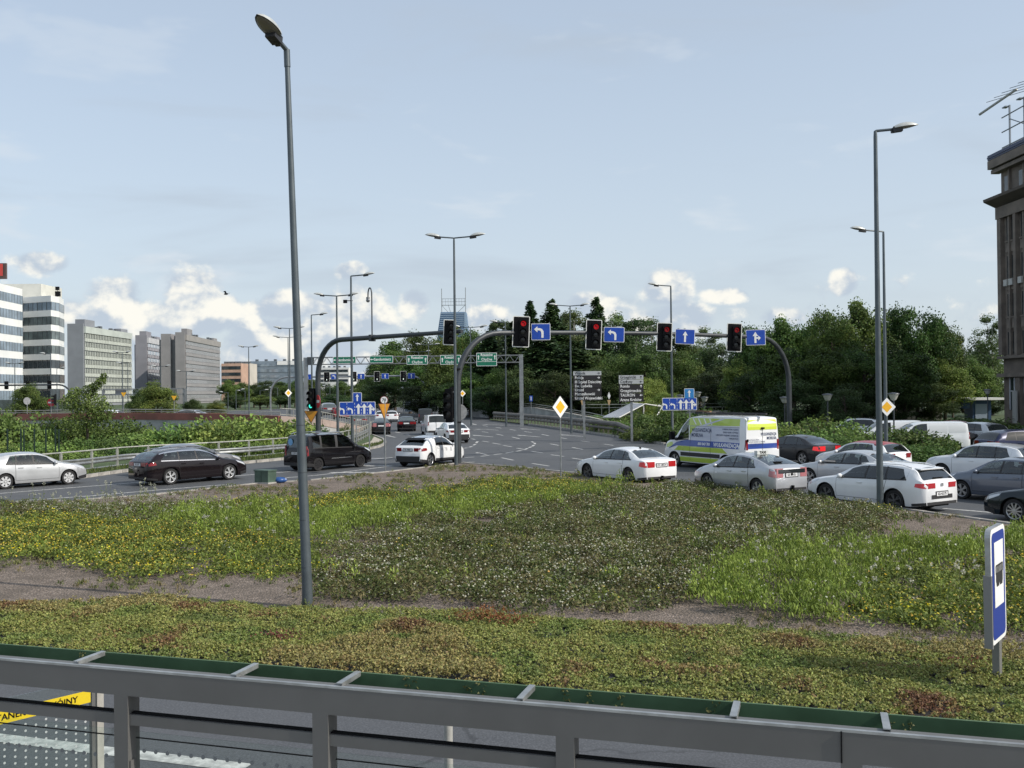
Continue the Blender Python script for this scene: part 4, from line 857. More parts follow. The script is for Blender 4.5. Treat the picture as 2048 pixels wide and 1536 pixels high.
for i, (px, lab) in enumerate(((1164.5, 'small pale triangle sign under the left direction board'), (1218, 'small striped marker and triangle between direction boards'))):
    p = on(px, 72); t = thing('small_sign', lab, 'road sign', p); z = hz(px, 800, 72); part('post', MB().tube([(0, .03, 0), (0, .03, z)], .04, 6), M_GALV, t); part('yield_sign', MB().prism([(-.16, z), (.16, z), (.05, z-.5), (-.05, z-.5)], 0, .02, 'y'), mat('pale_amber_back', (.5, .33, .15), .5), t, None)
    if i: part('marker', MB().prism([(-.15, z+.4), (0, z+.05), (.15, z+.4), (0, z+.8)], 0, .02, 'y'), M_WHITE, t, None)
# left far sign truss and left signal mast in front of the offices
fd = 100; a, b = A(207, 787, fd), A(369, 787, fd); t = thing('sign_gantry', 'grey lattice gantry in front of the grey slabs', 'sign gantry', (a.x, a.y, 0)); L = b.x-a.x; zt = A(290, 778, fd).z
part('leg', MB().box((0, 0, zt/2), (.3, .3, zt)), M_GALV, t, None); part('leg', MB().box((L, 0, zt/2), (.4, .3, zt)), M_GALV, t, None); part('truss', MB().box((L/2, 0, zt), (L, .3, .14)).box((L/2, 0, zt-.75), (L, .3, .12)), M_GALV, t, None)
for x0, x1 in ((230, 250), (260, 290), (296, 318), (330, 352)): part('sign_back', MB().box(((A(x0, 787, fd).x+A(x1, 787, fd).x)/2-a.x, .3, zt-.4), (1.5, .06, .7)), M_GREYB, t, None)
fd = 105; a, b = A(-20, 787, fd), A(145, 787, fd); t = thing('signal_gantry', 'dark arched signal mast in front of the white offices', 'traffic lights', (b.x, b.y, 0)); zt = A(60, 770, fd).z
part('mast', MB().tube([(0, 0, 0), (0, 0, zt-2.2)]+[(-2+2*math.cos(R(q)), 0, zt-2.2+2.2*math.sin(R(q))) for q in range(15, 91, 15)]+[(a.x-b.x, 0, zt)], .12, 8), M_POLED, t)
for px in (11, 54, 97): signal(t, (A(px, 787, fd).x-b.x, .3, zt), .6, 1.15, math.pi, 0, 0, True, visor=False)
# --- canopy over the stairs, kiosk, far bus shelter, cabinet, bag, bird
c = A(1262, 787, 66); cn = thing('stair_canopy', 'slanted striped glazed canopy over the underpass stairs', 'canopy', (c.x, c.y, 0)); q = lambda px, py, d=66: A(px, py, d)-Vector((c.x, c.y, 0))
pa, pb, pc, pdv = q(1205, 834), q(1238, 835), q(1318, 808), q(1262, 806, 72)
mb = MB(); n = 9; M_CAN = mat('milky_canopy_glazing', (.26, .28, .32), .25, 0, spec=.6); mr = mat('white_steel', (.62, .62, .60), .5)
for i in range(n):
    u0, u1 = i/n, (i+.70)/n; e = lambda u: (pa.lerp(pb, u), pdv.lerp(q(1290, 808, 68), u))
    p0, p1 = e(u0); p2, p3 = e(u1); mb = MB().add([p0, p1, p3, p2]+[v+Vector((0, 0, -.05)) for v in (p0, p1, p3, p2)], [(0, 1, 2, 3), (7, 6, 5, 4), (0, 4, 5, 1), (2, 6, 7, 3), (1, 5, 6, 2), (0, 3, 7, 4)]); part('glazing_strip', mb, M_CAN, cn, None)
part('canopy_frame', MB().tube([pb+Vector((0, -.1, 0)), q(1290, 808, 67.8)], .05, 6).tube([q(1290, 808, 67.8), q(1330, 814, 69)], .06, 6).tube([q(1262, 806, 72), q(1322, 812, 72)], .06, 6), mr, cn)
for px, dd in ((1287, 67.8), (1240, 67), (1318, 70)): top = q(px, 809 if px > 1245 else 830, dd); part('post', MB().tube([(top.x, top.y, 0), top], .06, 6), mr, cn)
part('strut', MB().tube([q(1310, 838, 67), q(1325, 812, 69)], .05, 6), mr, cn)
part('canopy_roof', MB().add([q(1290, 808, 67.6), q(1330, 815, 69), q(1325, 813, 73), q(1262, 806, 72.4)], [(0, 1, 2, 3)]), mat('dark_canopy', (.08, .075, .07), .6), cn, None)
k0 = A(1945, 787, 80); ki = thing('kiosk', 'blue kiosk with white flat roof before the brown building', 'kiosk', (k0.x, k0.y, 0)); kw = A(1982, 787, 80).x-k0.x; kzt = A(1960, 800, 80).z
part('body', MB().box((kw/2, 1, kzt/2), (kw, 2, kzt)), mat('kiosk_blue', (.03, .07, .15), .5), ki, None); part('roof', MB().box((kw*.6, .8, kzt+.12), (kw*2.0, 3.2, .24)), M_WALLW, ki, None)
part('panel', MB().box((kw*.46, -.03, kzt*.48), (kw*.66, .06, kzt*.68)), mat('pale_blue_panel', (.26, .32, .40), .3), ki, None); part('bin', MB().box((-.7, .2, 1.9), (.7, .6, .9)), mat('bin_blue', (.02, .06, .14), .5), ki, None)
p = A(842, 787, 132); bs = thing('bus_shelter', 'glass and grey bus shelter beyond the far traffic', 'bus shelter', (p.x, p.y, 0)); w = 3.1
for x in (-w, -w*.45, w*.8): part('post', MB().box((x, 0, 1.3), (.16, .16, 2.6)), M_GALV, bs, None)
part('roof', MB().box((0, .3, 2.7), (w*2.1, 1.6, .2)), M_GALV, bs, None); part('glass_panel', MB().box((.6, .5, 1.4), (w*1.4, .05, 2.2)), M_GLASSD, bs, None); part('poster', MB().box((-w*.72, .1, 1.4), (1.3, .1, 2.0)), M_GLASSB, bs, None)
c0 = G(531, 972); cb = thing('utility_cabinet', 'green metal utility cabinet at the island edge', 'cabinet', (c0.x, c0.y, .1), R(-28)); M_CAB = mat('dull_green_paint', (.06, .10, .075), .55, var=.25, vscale=4)
part('body', MB().box((0, 0, .26), (.72, .5, .52)), M_CAB, cb, None); part('lid', MB().box((0, 0, .545), (.78, .56, .05)), M_CAB, cb, None); part('base', MB().box((0, 0, .03), (.80, .58, .08)), M_CONC, cb, None); part('side_panel', MB().box((-.365, 0, .26), (.02, .46, .46)), mat('grey_side', (.16, .165, .16), .6), cb, None); part('door_line', MB().box((0, -.252, .26), (.01, .01, .46)), M_BLACK, cb, None)
bg0 = G(560, 971); mb = MB(); rows = []
for i in range(9):
    rows.append([((.26+.05*math.sin(3*j+i))*math.sin(math.pi*i/8)*math.cos(2*math.pi*j/14), (.17+.03*math.cos(5*j))*math.sin(math.pi*i/8)*math.sin(2*math.pi*j/14), .13+.15*math.cos(math.pi*i/8)+.02*math.sin(4*j+i)) for j in range(15)])
o = ob('rubbish_bag', MB().grid(rows).mesh('rubbish_bag', mat('blue_plastic_bag', (.02, .075, .24), .35), 60), None, (bg0.x, bg0.y, .11)); o.scale = (1, 1, .85); tag(o, 'crumpled blue plastic bag beside the green cabinet', 'bag')
bd = A(452, 588, 45); mb = MB().ball((0, 0, 0), (.16, .06, .055)); mb.add([(.04, 0, .03), (-.06, 0, .03), (-.16, .25, .16), (-.02, .30, .14)], [(0, 1, 2, 3)]); mb.add([(.04, 0, .03), (-.06, 0, .03), (-.12, -.3, .10), (.0, -.32, .08)], [(0, 1, 2, 3)]); mb.add([(-.12, .02, 0), (-.28, .06, 0), (-.28, -.06, 0), (-.12, -.02, 0)], [(0, 1, 2, 3)])
o = ob('bird', mb.mesh('bird', M_BLACK, 40), None, bd, (0, 0, R(160))); tag(o, 'dark bird flying in front of the clouds', 'bird')
# ------------------------------------------------------------------ vehicles (local: forward +x, left +y, origin on the ground at mid length)
def mono(pts):                               # monotone cubic through (s, z)
    xs = np.array([p[0] for p in pts], float); ys = np.array([p[1] for p in pts], float); h = np.diff(xs); dl = np.diff(ys)/h
    m = np.empty(len(xs)); m[0], m[-1] = dl[0], dl[-1]
    for i in range(1, len(xs)-1): m[i] = 0 if dl[i-1]*dl[i] <= 0 else 3*(h[i-1]+h[i])/((2*h[i]+h[i-1])/dl[i-1]+(h[i]+2*h[i-1])/dl[i])
    def f(x):
        x = min(max(x, xs[0]), xs[-1]); i = min(max(int(np.searchsorted(xs, x)-1), 0), len(h)-1); t = (x-xs[i])/h[i]
        return float(ys[i]*(1+2*t)*(1-t)**2+m[i]*h[i]*t*(1-t)**2+ys[i+1]*t*t*(3-2*t)+m[i+1]*h[i]*t*t*(t-1))
    return f
M_GLS = mat('car_glass', (.022, .027, .028), .04, 0, spec=.6)
def car_glass(name, tintc, refl):
    m = bpy.data.materials.new(name); m.use_nodes = True; t = m.node_tree; tr = t.nodes.new('ShaderNodeBsdfTransparent'); tr.inputs[0].default_value = (*tintc, 1)
    gl = t.nodes.new('ShaderNodeBsdfGlossy'); gl.inputs['Roughness'].default_value = .02; gl.inputs['Color'].default_value = (.9, .95, .97, 1); lw = t.nodes.new('ShaderNodeLayerWeight')
    f = mth(t, 'POWER', E(lw.outputs['Facing'], t), 3.5)*.85+refl; mx = t.nodes.new('ShaderNodeMixShader'); t.links.new(f.k, mx.inputs[0]); t.links.new(tr.outputs[0], mx.inputs[1]); t.links.new(gl.outputs[0], mx.inputs[2]); t.links.new(mx.outputs[0], t.nodes['Material Output'].inputs[0]); return m
M_CLR = car_glass('clear_car_glass', (.50, .55, .54), .09); M_TINT = car_glass('tinted_car_glass', (.16, .18, .18), .09); M_SEAT = mat('seat_fabric', (.035, .035, .038), .9); M_LINER = mat('headliner', (.30, .29, .27), .9); M_CABIN = mat('cabin_trim', (.025, .025, .027), .8)
M_GLSL = mat('car_glass_pale', (.07, .088, .092), .05, 0, spec=.6); M_TYRE = mat('tyre_rubber', (.014, .014, .015), .8); M_RIM = mat('alloy_rim', (.50, .51, .52), .3, .8); M_RIMD = mat('dark_alloy_rim', (.16, .16, .17), .35, .7)
M_TAIL = mat('tail_lamp_red', (.20, .006, .008), .15, coat=.4); M_TAILON = mat('brake_lamp_lit', (.35, .008, .012), .15, coat=.4, emit=(1, .03, .04, .30)); M_HEADL = mat('headlamp_glass', (.55, .57, .60), .08, .2, coat=1.0); M_TRIM = mat('black_bumper_plastic', (.022, .022, .024), .6); M_PLATE = mat('number_plate_white', (.74, .75, .76), .4); M_CHROME = mat('chrome_trim', (.65, .66, .68), .15, .95); M_GAP = mat('door_gap', (.012, .012, .013), .8); M_TAILC = mat('clear_tail_lamp', (.42, .17, .18), .15, coat=.5)
def paint(name, col, metal=0.0, rough=.32): return mat('paint_'+name, col, rough, metal, coat=(.9 if max(col) > .1 else .35), spec=(.5 if max(col) > .1 else .25), var=.05, vscale=1.2)
TYPES = {
 'sedan': dict(L=4.78, W=1.86, H=1.46, fa=.98, wb=2.81, wr=.335, top=[(0, .50), (.03, .64), (.16, .75), (.6, .87), (1.2, .98), (2.02, 1.36), (2.4, 1.44), (2.85, 1.46), (3.3, 1.43), (3.72, 1.32), (4.28, 1.09), (4.55, 1.05), (4.74, .99), (4.78, .88)], belt=[(0, .66), (1.2, .90), (3.2, .97), (4.78, 1.0)], cowl=1.22, wt=2.0, rg=(3.62, 4.28), side=[(1.45, 1.9, 2.52, 2.52), (2.60, 2.60, 3.38, 3.30), (3.44, 3.36, 3.95, 3.55)], tail=(.46, .72, .95, .30)),
 'liftback': dict(L=4.46, W=1.75, H=1.49, fa=.93, wb=2.70, wr=.32, top=[(0, .52), (.03, .66), (.15, .78), (.55, .92), (.98, 1.04), (1.9, 1.43), (2.2, 1.485), (2.5, 1.49), (2.95, 1.45), (3.5, 1.32), (4.05, 1.15), (4.20, 1.10), (4.40, 1.04), (4.46, .95)], belt=[(0, .66), (1.1, .90), (3.2, 1.0), (4.46, 1.06)], cowl=1.0, wt=1.88, rg=(3.05, 4.06), side=[(1.35, 1.75, 2.36, 2.36), (2.43, 2.43, 3.12, 3.05), (3.17, 3.10, 3.55, 3.30)], tail=(.55, .72, 1.04, .22)),
 'wagon': dict(L=4.55, W=1.82, H=1.46, fa=.88, wb=2.63, wr=.335, top=[(0, .50), (.03, .64), (.15, .76), (.55, .88), (1.15, .98), (1.95, 1.37), (2.3, 1.445), (2.9, 1.46), (3.6, 1.43), (3.98, 1.37), (4.12, 1.33), (4.42, 1.03), (4.50, .98), (4.55, .86)], belt=[(0, .66), (1.2, .90), (3.2, .96), (4.55, 1.0)], cowl=1.17, wt=1.93, rg=(4.08, 4.43), side=[(1.38, 1.85, 2.40, 2.40), (2.47, 2.47, 3.18, 3.12), (3.24, 3.18, 3.95, 3.72)], tail=(.42, .76, .92, .30)),
 'bigwagon': dict(L=4.83, W=1.89, H=1.50, fa=.96, wb=2.85, wr=.345, top=[(0, .52), (.03, .68), (.15, .80), (.6, .92), (1.2, 1.01), (2.05, 1.41), (2.4, 1.485), (3.0, 1.50), (3.8, 1.46), (4.18, 1.40), (4.32, 1.35), (4.68, 1.06), (4.78, 1.0), (4.83, .88)], belt=[(0, .68), (1.2, .92), (3.2, .99), (4.83, 1.03)], cowl=1.22, wt=2.03, rg=(4.28, 4.68), side=[(1.45, 1.95, 2.52, 2.52), (2.58, 2.58, 3.38, 3.34), (3.44, 3.40, 4.25, 4.0)], tail=(.40, .82, .98, .36)),
 'hatch': dict(L=4.10, W=1.76, H=1.47, fa=.82, wb=2.58, wr=.31, top=[(0, .50), (.03, .64), (.14, .77), (.5, .90), (1.02, 1.0), (1.8, 1.38), (2.1, 1.45), (2.6, 1.47), (3.2, 1.44), (3.55, 1.38), (3.68, 1.34), (3.98, 1.04), (4.05, .99), (4.10, .88)], belt=[(0, .66), (1.1, .90), (3.0, .98), (4.10, 1.03)], cowl=1.04, wt=1.78, rg=(3.64, 3.98), side=[(1.28, 1.70, 2.22, 2.22), (2.29, 2.29, 2.95, 2.9), (3.0, 2.95, 3.40, 3.15)], tail=(.48, .78, .98, .26)),
 'suv': dict(L=4.45, W=1.83, H=1.60, fa=.88, wb=2.65, wr=.355, top=[(0, .58), (.03, .76), (.15, .92), (.5, 1.02), (1.15, 1.10), (1.85, 1.50), (2.15, 1.585), (2.7, 1.60), (3.4, 1.57), (3.8, 1.50), (3.95, 1.46), (4.30, 1.12), (4.40, 1.06), (4.45, .94)], belt=[(0, .76), (1.2, 1.0), (3.2, 1.06), (4.45, 1.10)], cowl=1.17, wt=1.83, rg=(3.90, 4.30), side=[(1.40, 1.76, 2.36, 2.36), (2.43, 2.43, 3.15, 3.10), (3.20, 3.15, 3.80, 3.55)], tail=(.45, .86, 1.04, .30)),
 'crossover': dict(L=4.36, W=1.80, H=1.56, fa=.92, wb=2.64, wr=.34, top=[(0, .58), (.03, .74), (.15, .88), (.5, 1.0), (1.08, 1.08), (1.85, 1.47), (2.1, 1.545), (2.5, 1.56), (3.0, 1.51), (3.45, 1.41), (3.62, 1.36), (4.10, 1.10), (4.26, 1.04), (4.36, .90)], belt=[(0, .74), (1.1, .96), (3.0, 1.06), (4.36, 1.06)], cowl=1.1, wt=1.83, rg=(3.56, 4.10), side=[(1.30, 1.76, 2.30, 2.30), (2.37, 2.37, 3.0, 2.85), (3.0, 2.9, 3.05, 2.95)], tail=(.50, .80, .98, .45)),
 'mpv': dict(L=4.40, W=1.85, H=1.82, fa=.90, wb=2.79, wr=.325, top=[(0, .56), (.03, .78), (.15, .94), (.5, 1.06), (.95, 1.16), (1.75, 1.68), (2.05, 1.79), (2.6, 1.82), (3.5, 1.82), (4.05, 1.79), (4.20, 1.72), (4.34, 1.15), (4.37, 1.08), (4.40, .92)], belt=[(0, .78), (1.0, 1.04), (3.0, 1.10), (4.40, 1.12)], cowl=.98, wt=1.73, rg=(4.16, 4.34), side=[(1.25, 1.72, 2.42, 2.40), (2.58, 2.56, 3.45, 3.43), (3.56, 3.54, 4.02, 3.98)], tail=(.76, .74, 1.25, .10), wide=.80),
 'smallvan': dict(L=4.40, W=1.83, H=1.82, fa=.88, wb=2.73, wr=.32, top=[(0, .56), (.03, .78), (.15, .94), (.5, 1.06), (.95, 1.16), (1.75, 1.68), (2.05, 1.79), (2.6, 1.82), (3.7, 1.82), (4.15, 1.80), (4.30, 1.72), (4.36, 1.15), (4.38, 1.08), (4.40, .92)], belt=[(0, .78), (1.0, 1.04), (3.0, 1.10), (4.40, 1.12)], cowl=.98, wt=1.73, rg=(4.28, 4.36), side=[(1.25, 1.72, 2.35, 2.35)], tail=(.84, .80, 1.2, .06), wide=.86),
 'van': dict(L=5.45, W=2.02, H=2.50, fa=.95, wb=3.35, wr=.35, top=[(0, .62), (.03, .95), (.12, 1.10), (.5, 1.28), (.85, 1.42), (1.55, 2.12), (1.95, 2.42), (2.4, 2.49), (3.6, 2.50), (5.0, 2.49), (5.30, 2.46), (5.40, 2.40), (5.44, 2.2), (5.45, 1.9)], belt=[(0, .80), (.9, 1.26), (2.0, 1.32), (5.45, 1.32)], cowl=.88, wt=1.55, rg=None, side=[(1.05, 1.42, 1.92, 1.92)], tail=(.86, 1.0, 1.45, .05), wide=.88),
}
def rim_mesh(r, style, m):
    mb = MB(); yo = -.005
    mb.lathe([(r*.97, -.06), (r, -.01), (r*.97, .0), (r*.90, -.012), (r*.88, -.06)], 24, 'y')
    n = {'five': 5, 'ten': 10, 'cover': 7, 'steel': 9}[style]
    for k in range(n):
        a = 2*math.pi*k/n; w0, w1 = (r*.10, r*.17) if style == 'five' else (r*.07, r*.09) if style == 'ten' else (r*.16, r*.22) if style == 'cover' else (r*.12, r*.2)
        for off in ((-.10, .10) if style == 'five' else (0,)):
            c, s = math.cos(a+off*.6), math.sin(a+off*.6); c2, s2 = math.cos(a+off*1.6), math.sin(a+off*1.6)
            if off: w0_, w1_ = w0*.55, w1*.5
            else: w0_, w1_ = w0, w1
            p = [(r*.12*c-w0_*s, r*.12*s+w0_*c), (r*.12*c+w0_*s, r*.12*s-w0_*c), (r*.92*c2+w1_*s2, r*.92*s2-w1_*c2), (r*.92*c2-w1_*s2, r*.92*s2+w1_*c2)]
            mb.prism(p, -.03, -.006, 'y')
    mb.lathe([(.001, .004), (r*.2, .002), (r*.22, -.02)], 14, 'y')
    return mb.mesh('rim', m, 40)
RIMS = {}
class Car:
    def __init__(s, typ, name, label, cat, body, pos=None, heading=0.0, near=None, group='vehicles on the road', rim='five', rimm=None, plate=None, glass=None, z=0.0, opened=True, trim=True, tail=None, brake=False, simple=False, chrome=False, H=None, doors=True, gutter=0):
        T = s.T = dict(TYPES[typ]); s.typ = typ; L, W = T['L'], T['W']; s.L, s.W = L, W
        s.top = mono(T['top']); s.beltl = mono(T['belt']); s.Hh = T['H']; s.wide = T.get('wide', .665)
        th = math.atan2(KD*math.sin(R(heading)), math.cos(R(heading))); f = Vector((math.cos(th), math.sin(th), 0)); lf = Vector((-f.y, f.x, 0)); sr = T['fa']+T['wb']
        if near:                                   # near = (px, py, 'rl'|'rr'|'fl'...): the wheel contact seen in the photo
            w = G(near[0], near[1], z); ax = L/2-(sr if near[2][0] == 'r' else T['fa']); sd = (W/2-.08)*(1 if near[2][1] == 'l' else -1)
            pos = w-f*ax-lf*sd
        s.t = thing(name, label, cat, (pos[0], pos[1], z), th, group); s.body = body; s.opened = opened and not simple; s.glass = (glass or M_GLS) if not s.opened else (M_CLR if glass is not M_TINT else M_TINT); s.rimst = rim
        s.S = sorted(set([round(x, 4) for x in list(np.linspace(0, L, 46))+[p[0] for p in T['top']]+[L-.015, L-.04, L-.07, L-.11, L-.16, L-.22, L-.28, .02, .05]+[T['side'][0][0], T['side'][-1][2], T['cowl']+.04, T['wt']-.02]+(list(T['rg']) if T['rg'] else [])+[c+s.ra()*k for c in (T['fa'], sr) for k in (-1, -.999, -.97, -.9, -.78, -.6, -.4, -.2, 0, .2, .4, .6, .78, .9, .97, .999, 1)]]))
        s.S = [x for x in s.S if 0 <= x <= L]; s.arches = (T['fa'], sr)
        s.build(rimm or M_RIM, plate, trim, tail, brake, simple, chrome, doors)
    def ra(s): return s.T['wr']+.055
    def w(s, x):
        k = 1.0; 
        if x < .75: k = 1-.20*((.75-x)/.75)**2.4
        if x > s.L-.34: k = min(k, 1-(.17 if s.wide < .75 else .05)*((x-s.L+.34)/.34)**3.0)
        return s.W/2*k
    def zb(s, x):
        z = .20+.06*max(0, (x-s.L+.5)/.5)+.04*max(0, (.5-x)/.5)+(.06 if s.typ in ('suv', 'van', 'mpv', 'crossover', 'smallvan') else 0)
        for c in s.arches:
            r = s.ra()
            if abs(x-c) <= r: z = max(z, s.T['wr']+math.sqrt(max(0, r*r-(x-c)**2)))
        return z
    def belt(s, x): return min(s.beltl(x), s.top(x)-.05)
    def wtop(s, x):
        g = max(0, min(1, (s.top(x)-s.belt(x)-.05)/(s.Hh-1.02))); return s.w(x)*(.88+(s.wide-.88)*g**.85)
    def zte(s, x):
        g = max(0, min(1, (s.top(x)-s.belt(x)-.05)/(s.Hh-1.02))); return s.top(x)-(.025+.045*g)
    def yside(s, x, z):
        w, b = s.w(x), s.belt(x)
        if z <= b:
            hi = max(b, .75); k = np.interp(z, [.16, .30, .48, hi*.80, hi], [.935, .975, 1.0, .995, .955]); return w*float(k)
        zt = s.zte(x); u = min(1, (z-b)/max(.001, zt-b)); return w*.955+(s.wtop(x)-w*.955)*u+.022*math.sin(math.pi*u)*min(1, (zt-b)/.3)
    def X(s, x): return s.L/2-x
    def P(s, x, z, sd, o=0.0): return (s.X(x), sd*(s.yside(x, z)+o), z)
    def patch(s, mb, corners, sd, o=.004, nu=8, nv=5):      # bilinear quad in (s, z): rear/front order (s0,z0),(s1,z0),(s1,z1),(s0,z1)
        (a, b, c, d) = corners; rows = []
        for j in range(nv+1):
            v = j/nv; row = []
            for i in range(nu+1):
                u = i/nu; x = (a[0]*(1-u)+b[0]*u)*(1-v)+(d[0]*(1-u)+c[0]*u)*v; z = (a[1]*(1-u)+b[1]*u)*(1-v)+(d[1]*(1-u)+c[1]*u)*v; row.append(s.P(x, z, sd, o))
            rows.append(row)
        mb.grid(rows); return mb
    def topz(s, x, y): wt = s.wtop(x); zt = s.zte(x); k = min(1, abs(y)/wt); return zt+(s.top(x)-zt)*(1-k*k)
    def toppatch(s, mb, x0, x1, k0, k1=None, o=.006, nu=8, nv=10, ymin=-1, ymax=1):
        k1 = k1 or k0; rows = []
        for i in range(nu+1):
            x = x0+(x1-x0)*i/nu; e = .004; sl = (s.top(min(s.L, x+e))-s.top(max(0, x-e)))/(2*e); nn = math.hypot(sl, 1); k = k0+(k1-k0)*i/nu; row = []
            for j in range(nv+1):
                y = s.wtop(x)*k*(ymin+(ymax-ymin)*j/nv); z = s.topz(x, y); row.append((s.X(x)+sl/nn*o, y, z+o/nn))
            rows.append(row)
        mb.grid(rows); return mb
    def rear(s, mb, y0, y1, z0, z1, o=.006, r=None):
        x = s.X(s.L)-o; mb.add([(x, y0, z0), (x, y1, z0), (x, y1, z1), (x, y0, z1)], [(0, 1, 2, 3)]); return mb
    def build(s, rimm, plate, trim, tail, brake, simple, chrome, doors):
        T, L, W, t = s.T, s.L, s.W, s.t; rows = []
        for x in s.S:
            b, zb = s.belt(x), s.zb(x); zt, tp = s.zte(x), s.top(x); half = []
            b = max(b, zb+.01); zt = max(zt, b+.005); tp = max(tp, zt+.003)
            for k in (0, .12, .3, .55, .8, 1): z = zb+(b-zb)*k; half.append((s.yside(x, z), z))
            for k in (.25, .5, .75, 1): z = b+(zt-b)*k; half.append((s.yside(x, z), z))
            wt = s.wtop(x)
            for k in (.86, .62, .32, 0): half.append((wt*k, zt+(tp-zt)*(1-k*k)))
            X = s.X(x); row = [(X, y, z) for y, z in half]+[(X, -y, z) for y, z in reversed(half[:-1])]
            rows.append(row)
        mb = MB(); n = len(rows[0]); nh = (n+1)//2; keep = []
        sa, sc_ = T['side'][0][0], T['side'][-1][2]; c0, c1 = T['cowl']+.04, T['wt']-.02
        for i in range(len(s.S)-1):
            xm = (s.S[i]+s.S[i+1])/2
            for j in range(n-1):
                jj = j if j < nh-1 else n-2-j                       # strip index counted from the sill on either side
                if s.opened and ((5 <= jj <= 8 and sa < xm < sc_) or (jj >= 9 and (c0 < xm < c1 or (T['rg'] and T['rg'][0] < xm < T['rg'][1])))): continue
                keep.append((i*n+j, i*n+j+1, (i+1)*n+j+1, (i+1)*n+j))
        mb.add([p for row in rows for p in row], keep)
        if s.opened: s.cabin()
        mb.add(rows[0], [tuple(range(n))]); mb.add(rows[-1], [tuple(range(n-1, -1, -1))])
        part('body', mb, s.body, t, 38)
        mb = MB().box((0, 0, .42), (L-.5, W-.46, .5)).box((0, 0, .27), (T['wb']-.9, W-.2, .14)); part('underbody', mb, M_DARK, t, None)
        if trim:
            for e in ('rear', 'front'):
                mb = MB()
                for sd in (-1, 1):
                    bt_ = .42 if s.typ in ('crossover', 'suv', 'mpv', 'van', 'smallvan') else .35; c = ((L-.42, .22), (L, .26), (L, bt_), (L-.42, bt_-.06)) if e == 'rear' else ((.0, .24), (.4, .22), (.4, .34), (.0, .40)); s.patch(mb, c, sd, .006, 5, 3)
                if e == 'rear': s.rear(mb, -s.w(L)*.94, s.w(L)*.94, .26, bt_)
                part('bumper_trim', mb, M_TRIM, t, 40)
        zlo = lambda x: s.belt(x)+.03
        cut = .045
        for sd in (-1, 1):
            for (a, a2, b, b2) in T['side']:
                mb = MB(); rws = []
                for j in range(7):
                    v = j/6; r = []
                    for i in range(9):
                        u = i/8; x = (a+(b-a)*u)*(1-v)+(a2+(b2-a2)*u)*v; lo = zlo(x); hi = max(lo+.004, s.zte(x)-cut); r.append(s.P(x, lo+(hi-lo)*v, sd, .005))
                    rws.append(r)
                mb.grid(rws); wd = part('window', mb, s.glass, t, 60)
            if s.opened: s.pillars(sd, cut, chrome)
            elif not simple and len(T['side']) > 1:
                a, b = T['side'][0][0], T['side'][-1][2]; mb = MB()        # black surround behind the side glass
                rws = []
                for j in range(9):
                    r = []
                    for i in range(25):
                        x = a-.06+(b+.04-a+.06)*i/24; lo = zlo(x)-.018; hi = max(lo+.002, min(s.zte(x)-cut+.02, s.zte(x))); 
                        xr = T['side'][-1][2]; xt = T['side'][-1][3]
                        hi = hi if x < xt else max(lo+.002, lo+(hi-lo)*max(0, 1-(x-xt)/max(.01, xr+.05-xt)))
                        r.append(s.P(x, lo+(hi-lo)*j/8, sd, .0025))
                    rws.append(r)
                part('window_surround', mb.grid(rws), M_CHROME if chrome else M_TRIM, t, 60)
        part('windscreen', s.toppatch(MB(), T['cowl']+.03, T['wt']-.01, .93, .93), s.glass, t, 60)
        if T['rg']: part('rear_window', s.toppatch(MB(), T['rg'][0]+.0, T['rg'][1]-.0, .92, .92), s.glass, t, 60)
        if doors and not simple:
            sr = s.arches[1]-s.ra(); sf = s.arches[0]+s.ra(); sp = T['side'][0][2]+.035
            seg = [((sf+.06, sf+.06), (sp, sp))]+([((sp, sp), (sr-.04, min(T['side'][1][2]+.05, sr+.35)))] if len(T['side']) > 1 else [])
            for sd in (-1, 1):
                for (f0, f1), (r0, r1) in seg:
                    zl = .33; zh = lambda x: s.belt(x)-.01
                    c = ((f0, zl), (r0, zl), (r1, zh(r1)), (f1, zh(f1)))
                    g = ((f0-.012, zl-.012), (r0+.012, zl-.012), (r1+.012, zh(r1)+.01), (f1-.012, zh(f1)+.01))
                    dr = part('door', s.patch(MB(), c, sd, .0055, 8, 8), s.body, t, 60); part('door_gap', s.patch(MB(), g, sd, .0025, 8, 8), M_GAP, dr, 60)
                    hx = r1-.20; hzz = s.belt(hx)-.13; p = s.P(hx, hzz, sd, .02); part('handle', MB().box(p, (.20, .025, .032)), s.body, dr, None)
        ty, tz0, tz1, tl = T['tail']; yw = s.w(L)
        for sd in (-1, 1):
            mb = MB(); s.patch(mb, ((L-tl, tz0+.05), (L, tz0), (L, tz1), (L-tl*.9, tz1-.01)), sd, .006, 6, 3)
            yo = s.yside(L, (tz0+tz1)/2); s.rear(mb, sd*ty*yw, sd*yo, tz0, tz1, .008)
            part('tail_light', mb, tail or (M_TAILON if brake else M_TAIL), t, 60)
            mb = MB(); s.patch(mb, ((.10, s.top(.12)-.17), (.55, s.top(.55)-.13), (.62, s.top(.6)-.055), (.16, s.top(.16)-.07)), sd, .006, 6, 3); part('headlight', mb, M_HEADL, t, 60)
            mx = T['side'][0][0]+.12; p = s.P(mx, s.belt(mx)+.06, sd, .10); mr_ = MB().ball(p, (.07, .10, .075), 10, 7); mr_.box((p[0], p[1]-sd*.09, p[2]-.03), (.05, .10, .03)); part('mirror', mr_, s.body if s.typ not in ('van', 'mpv') else M_TRIM, t, 50)
        r = T['wr']; key = (round(r, 3), s.rimst, rimm.name)
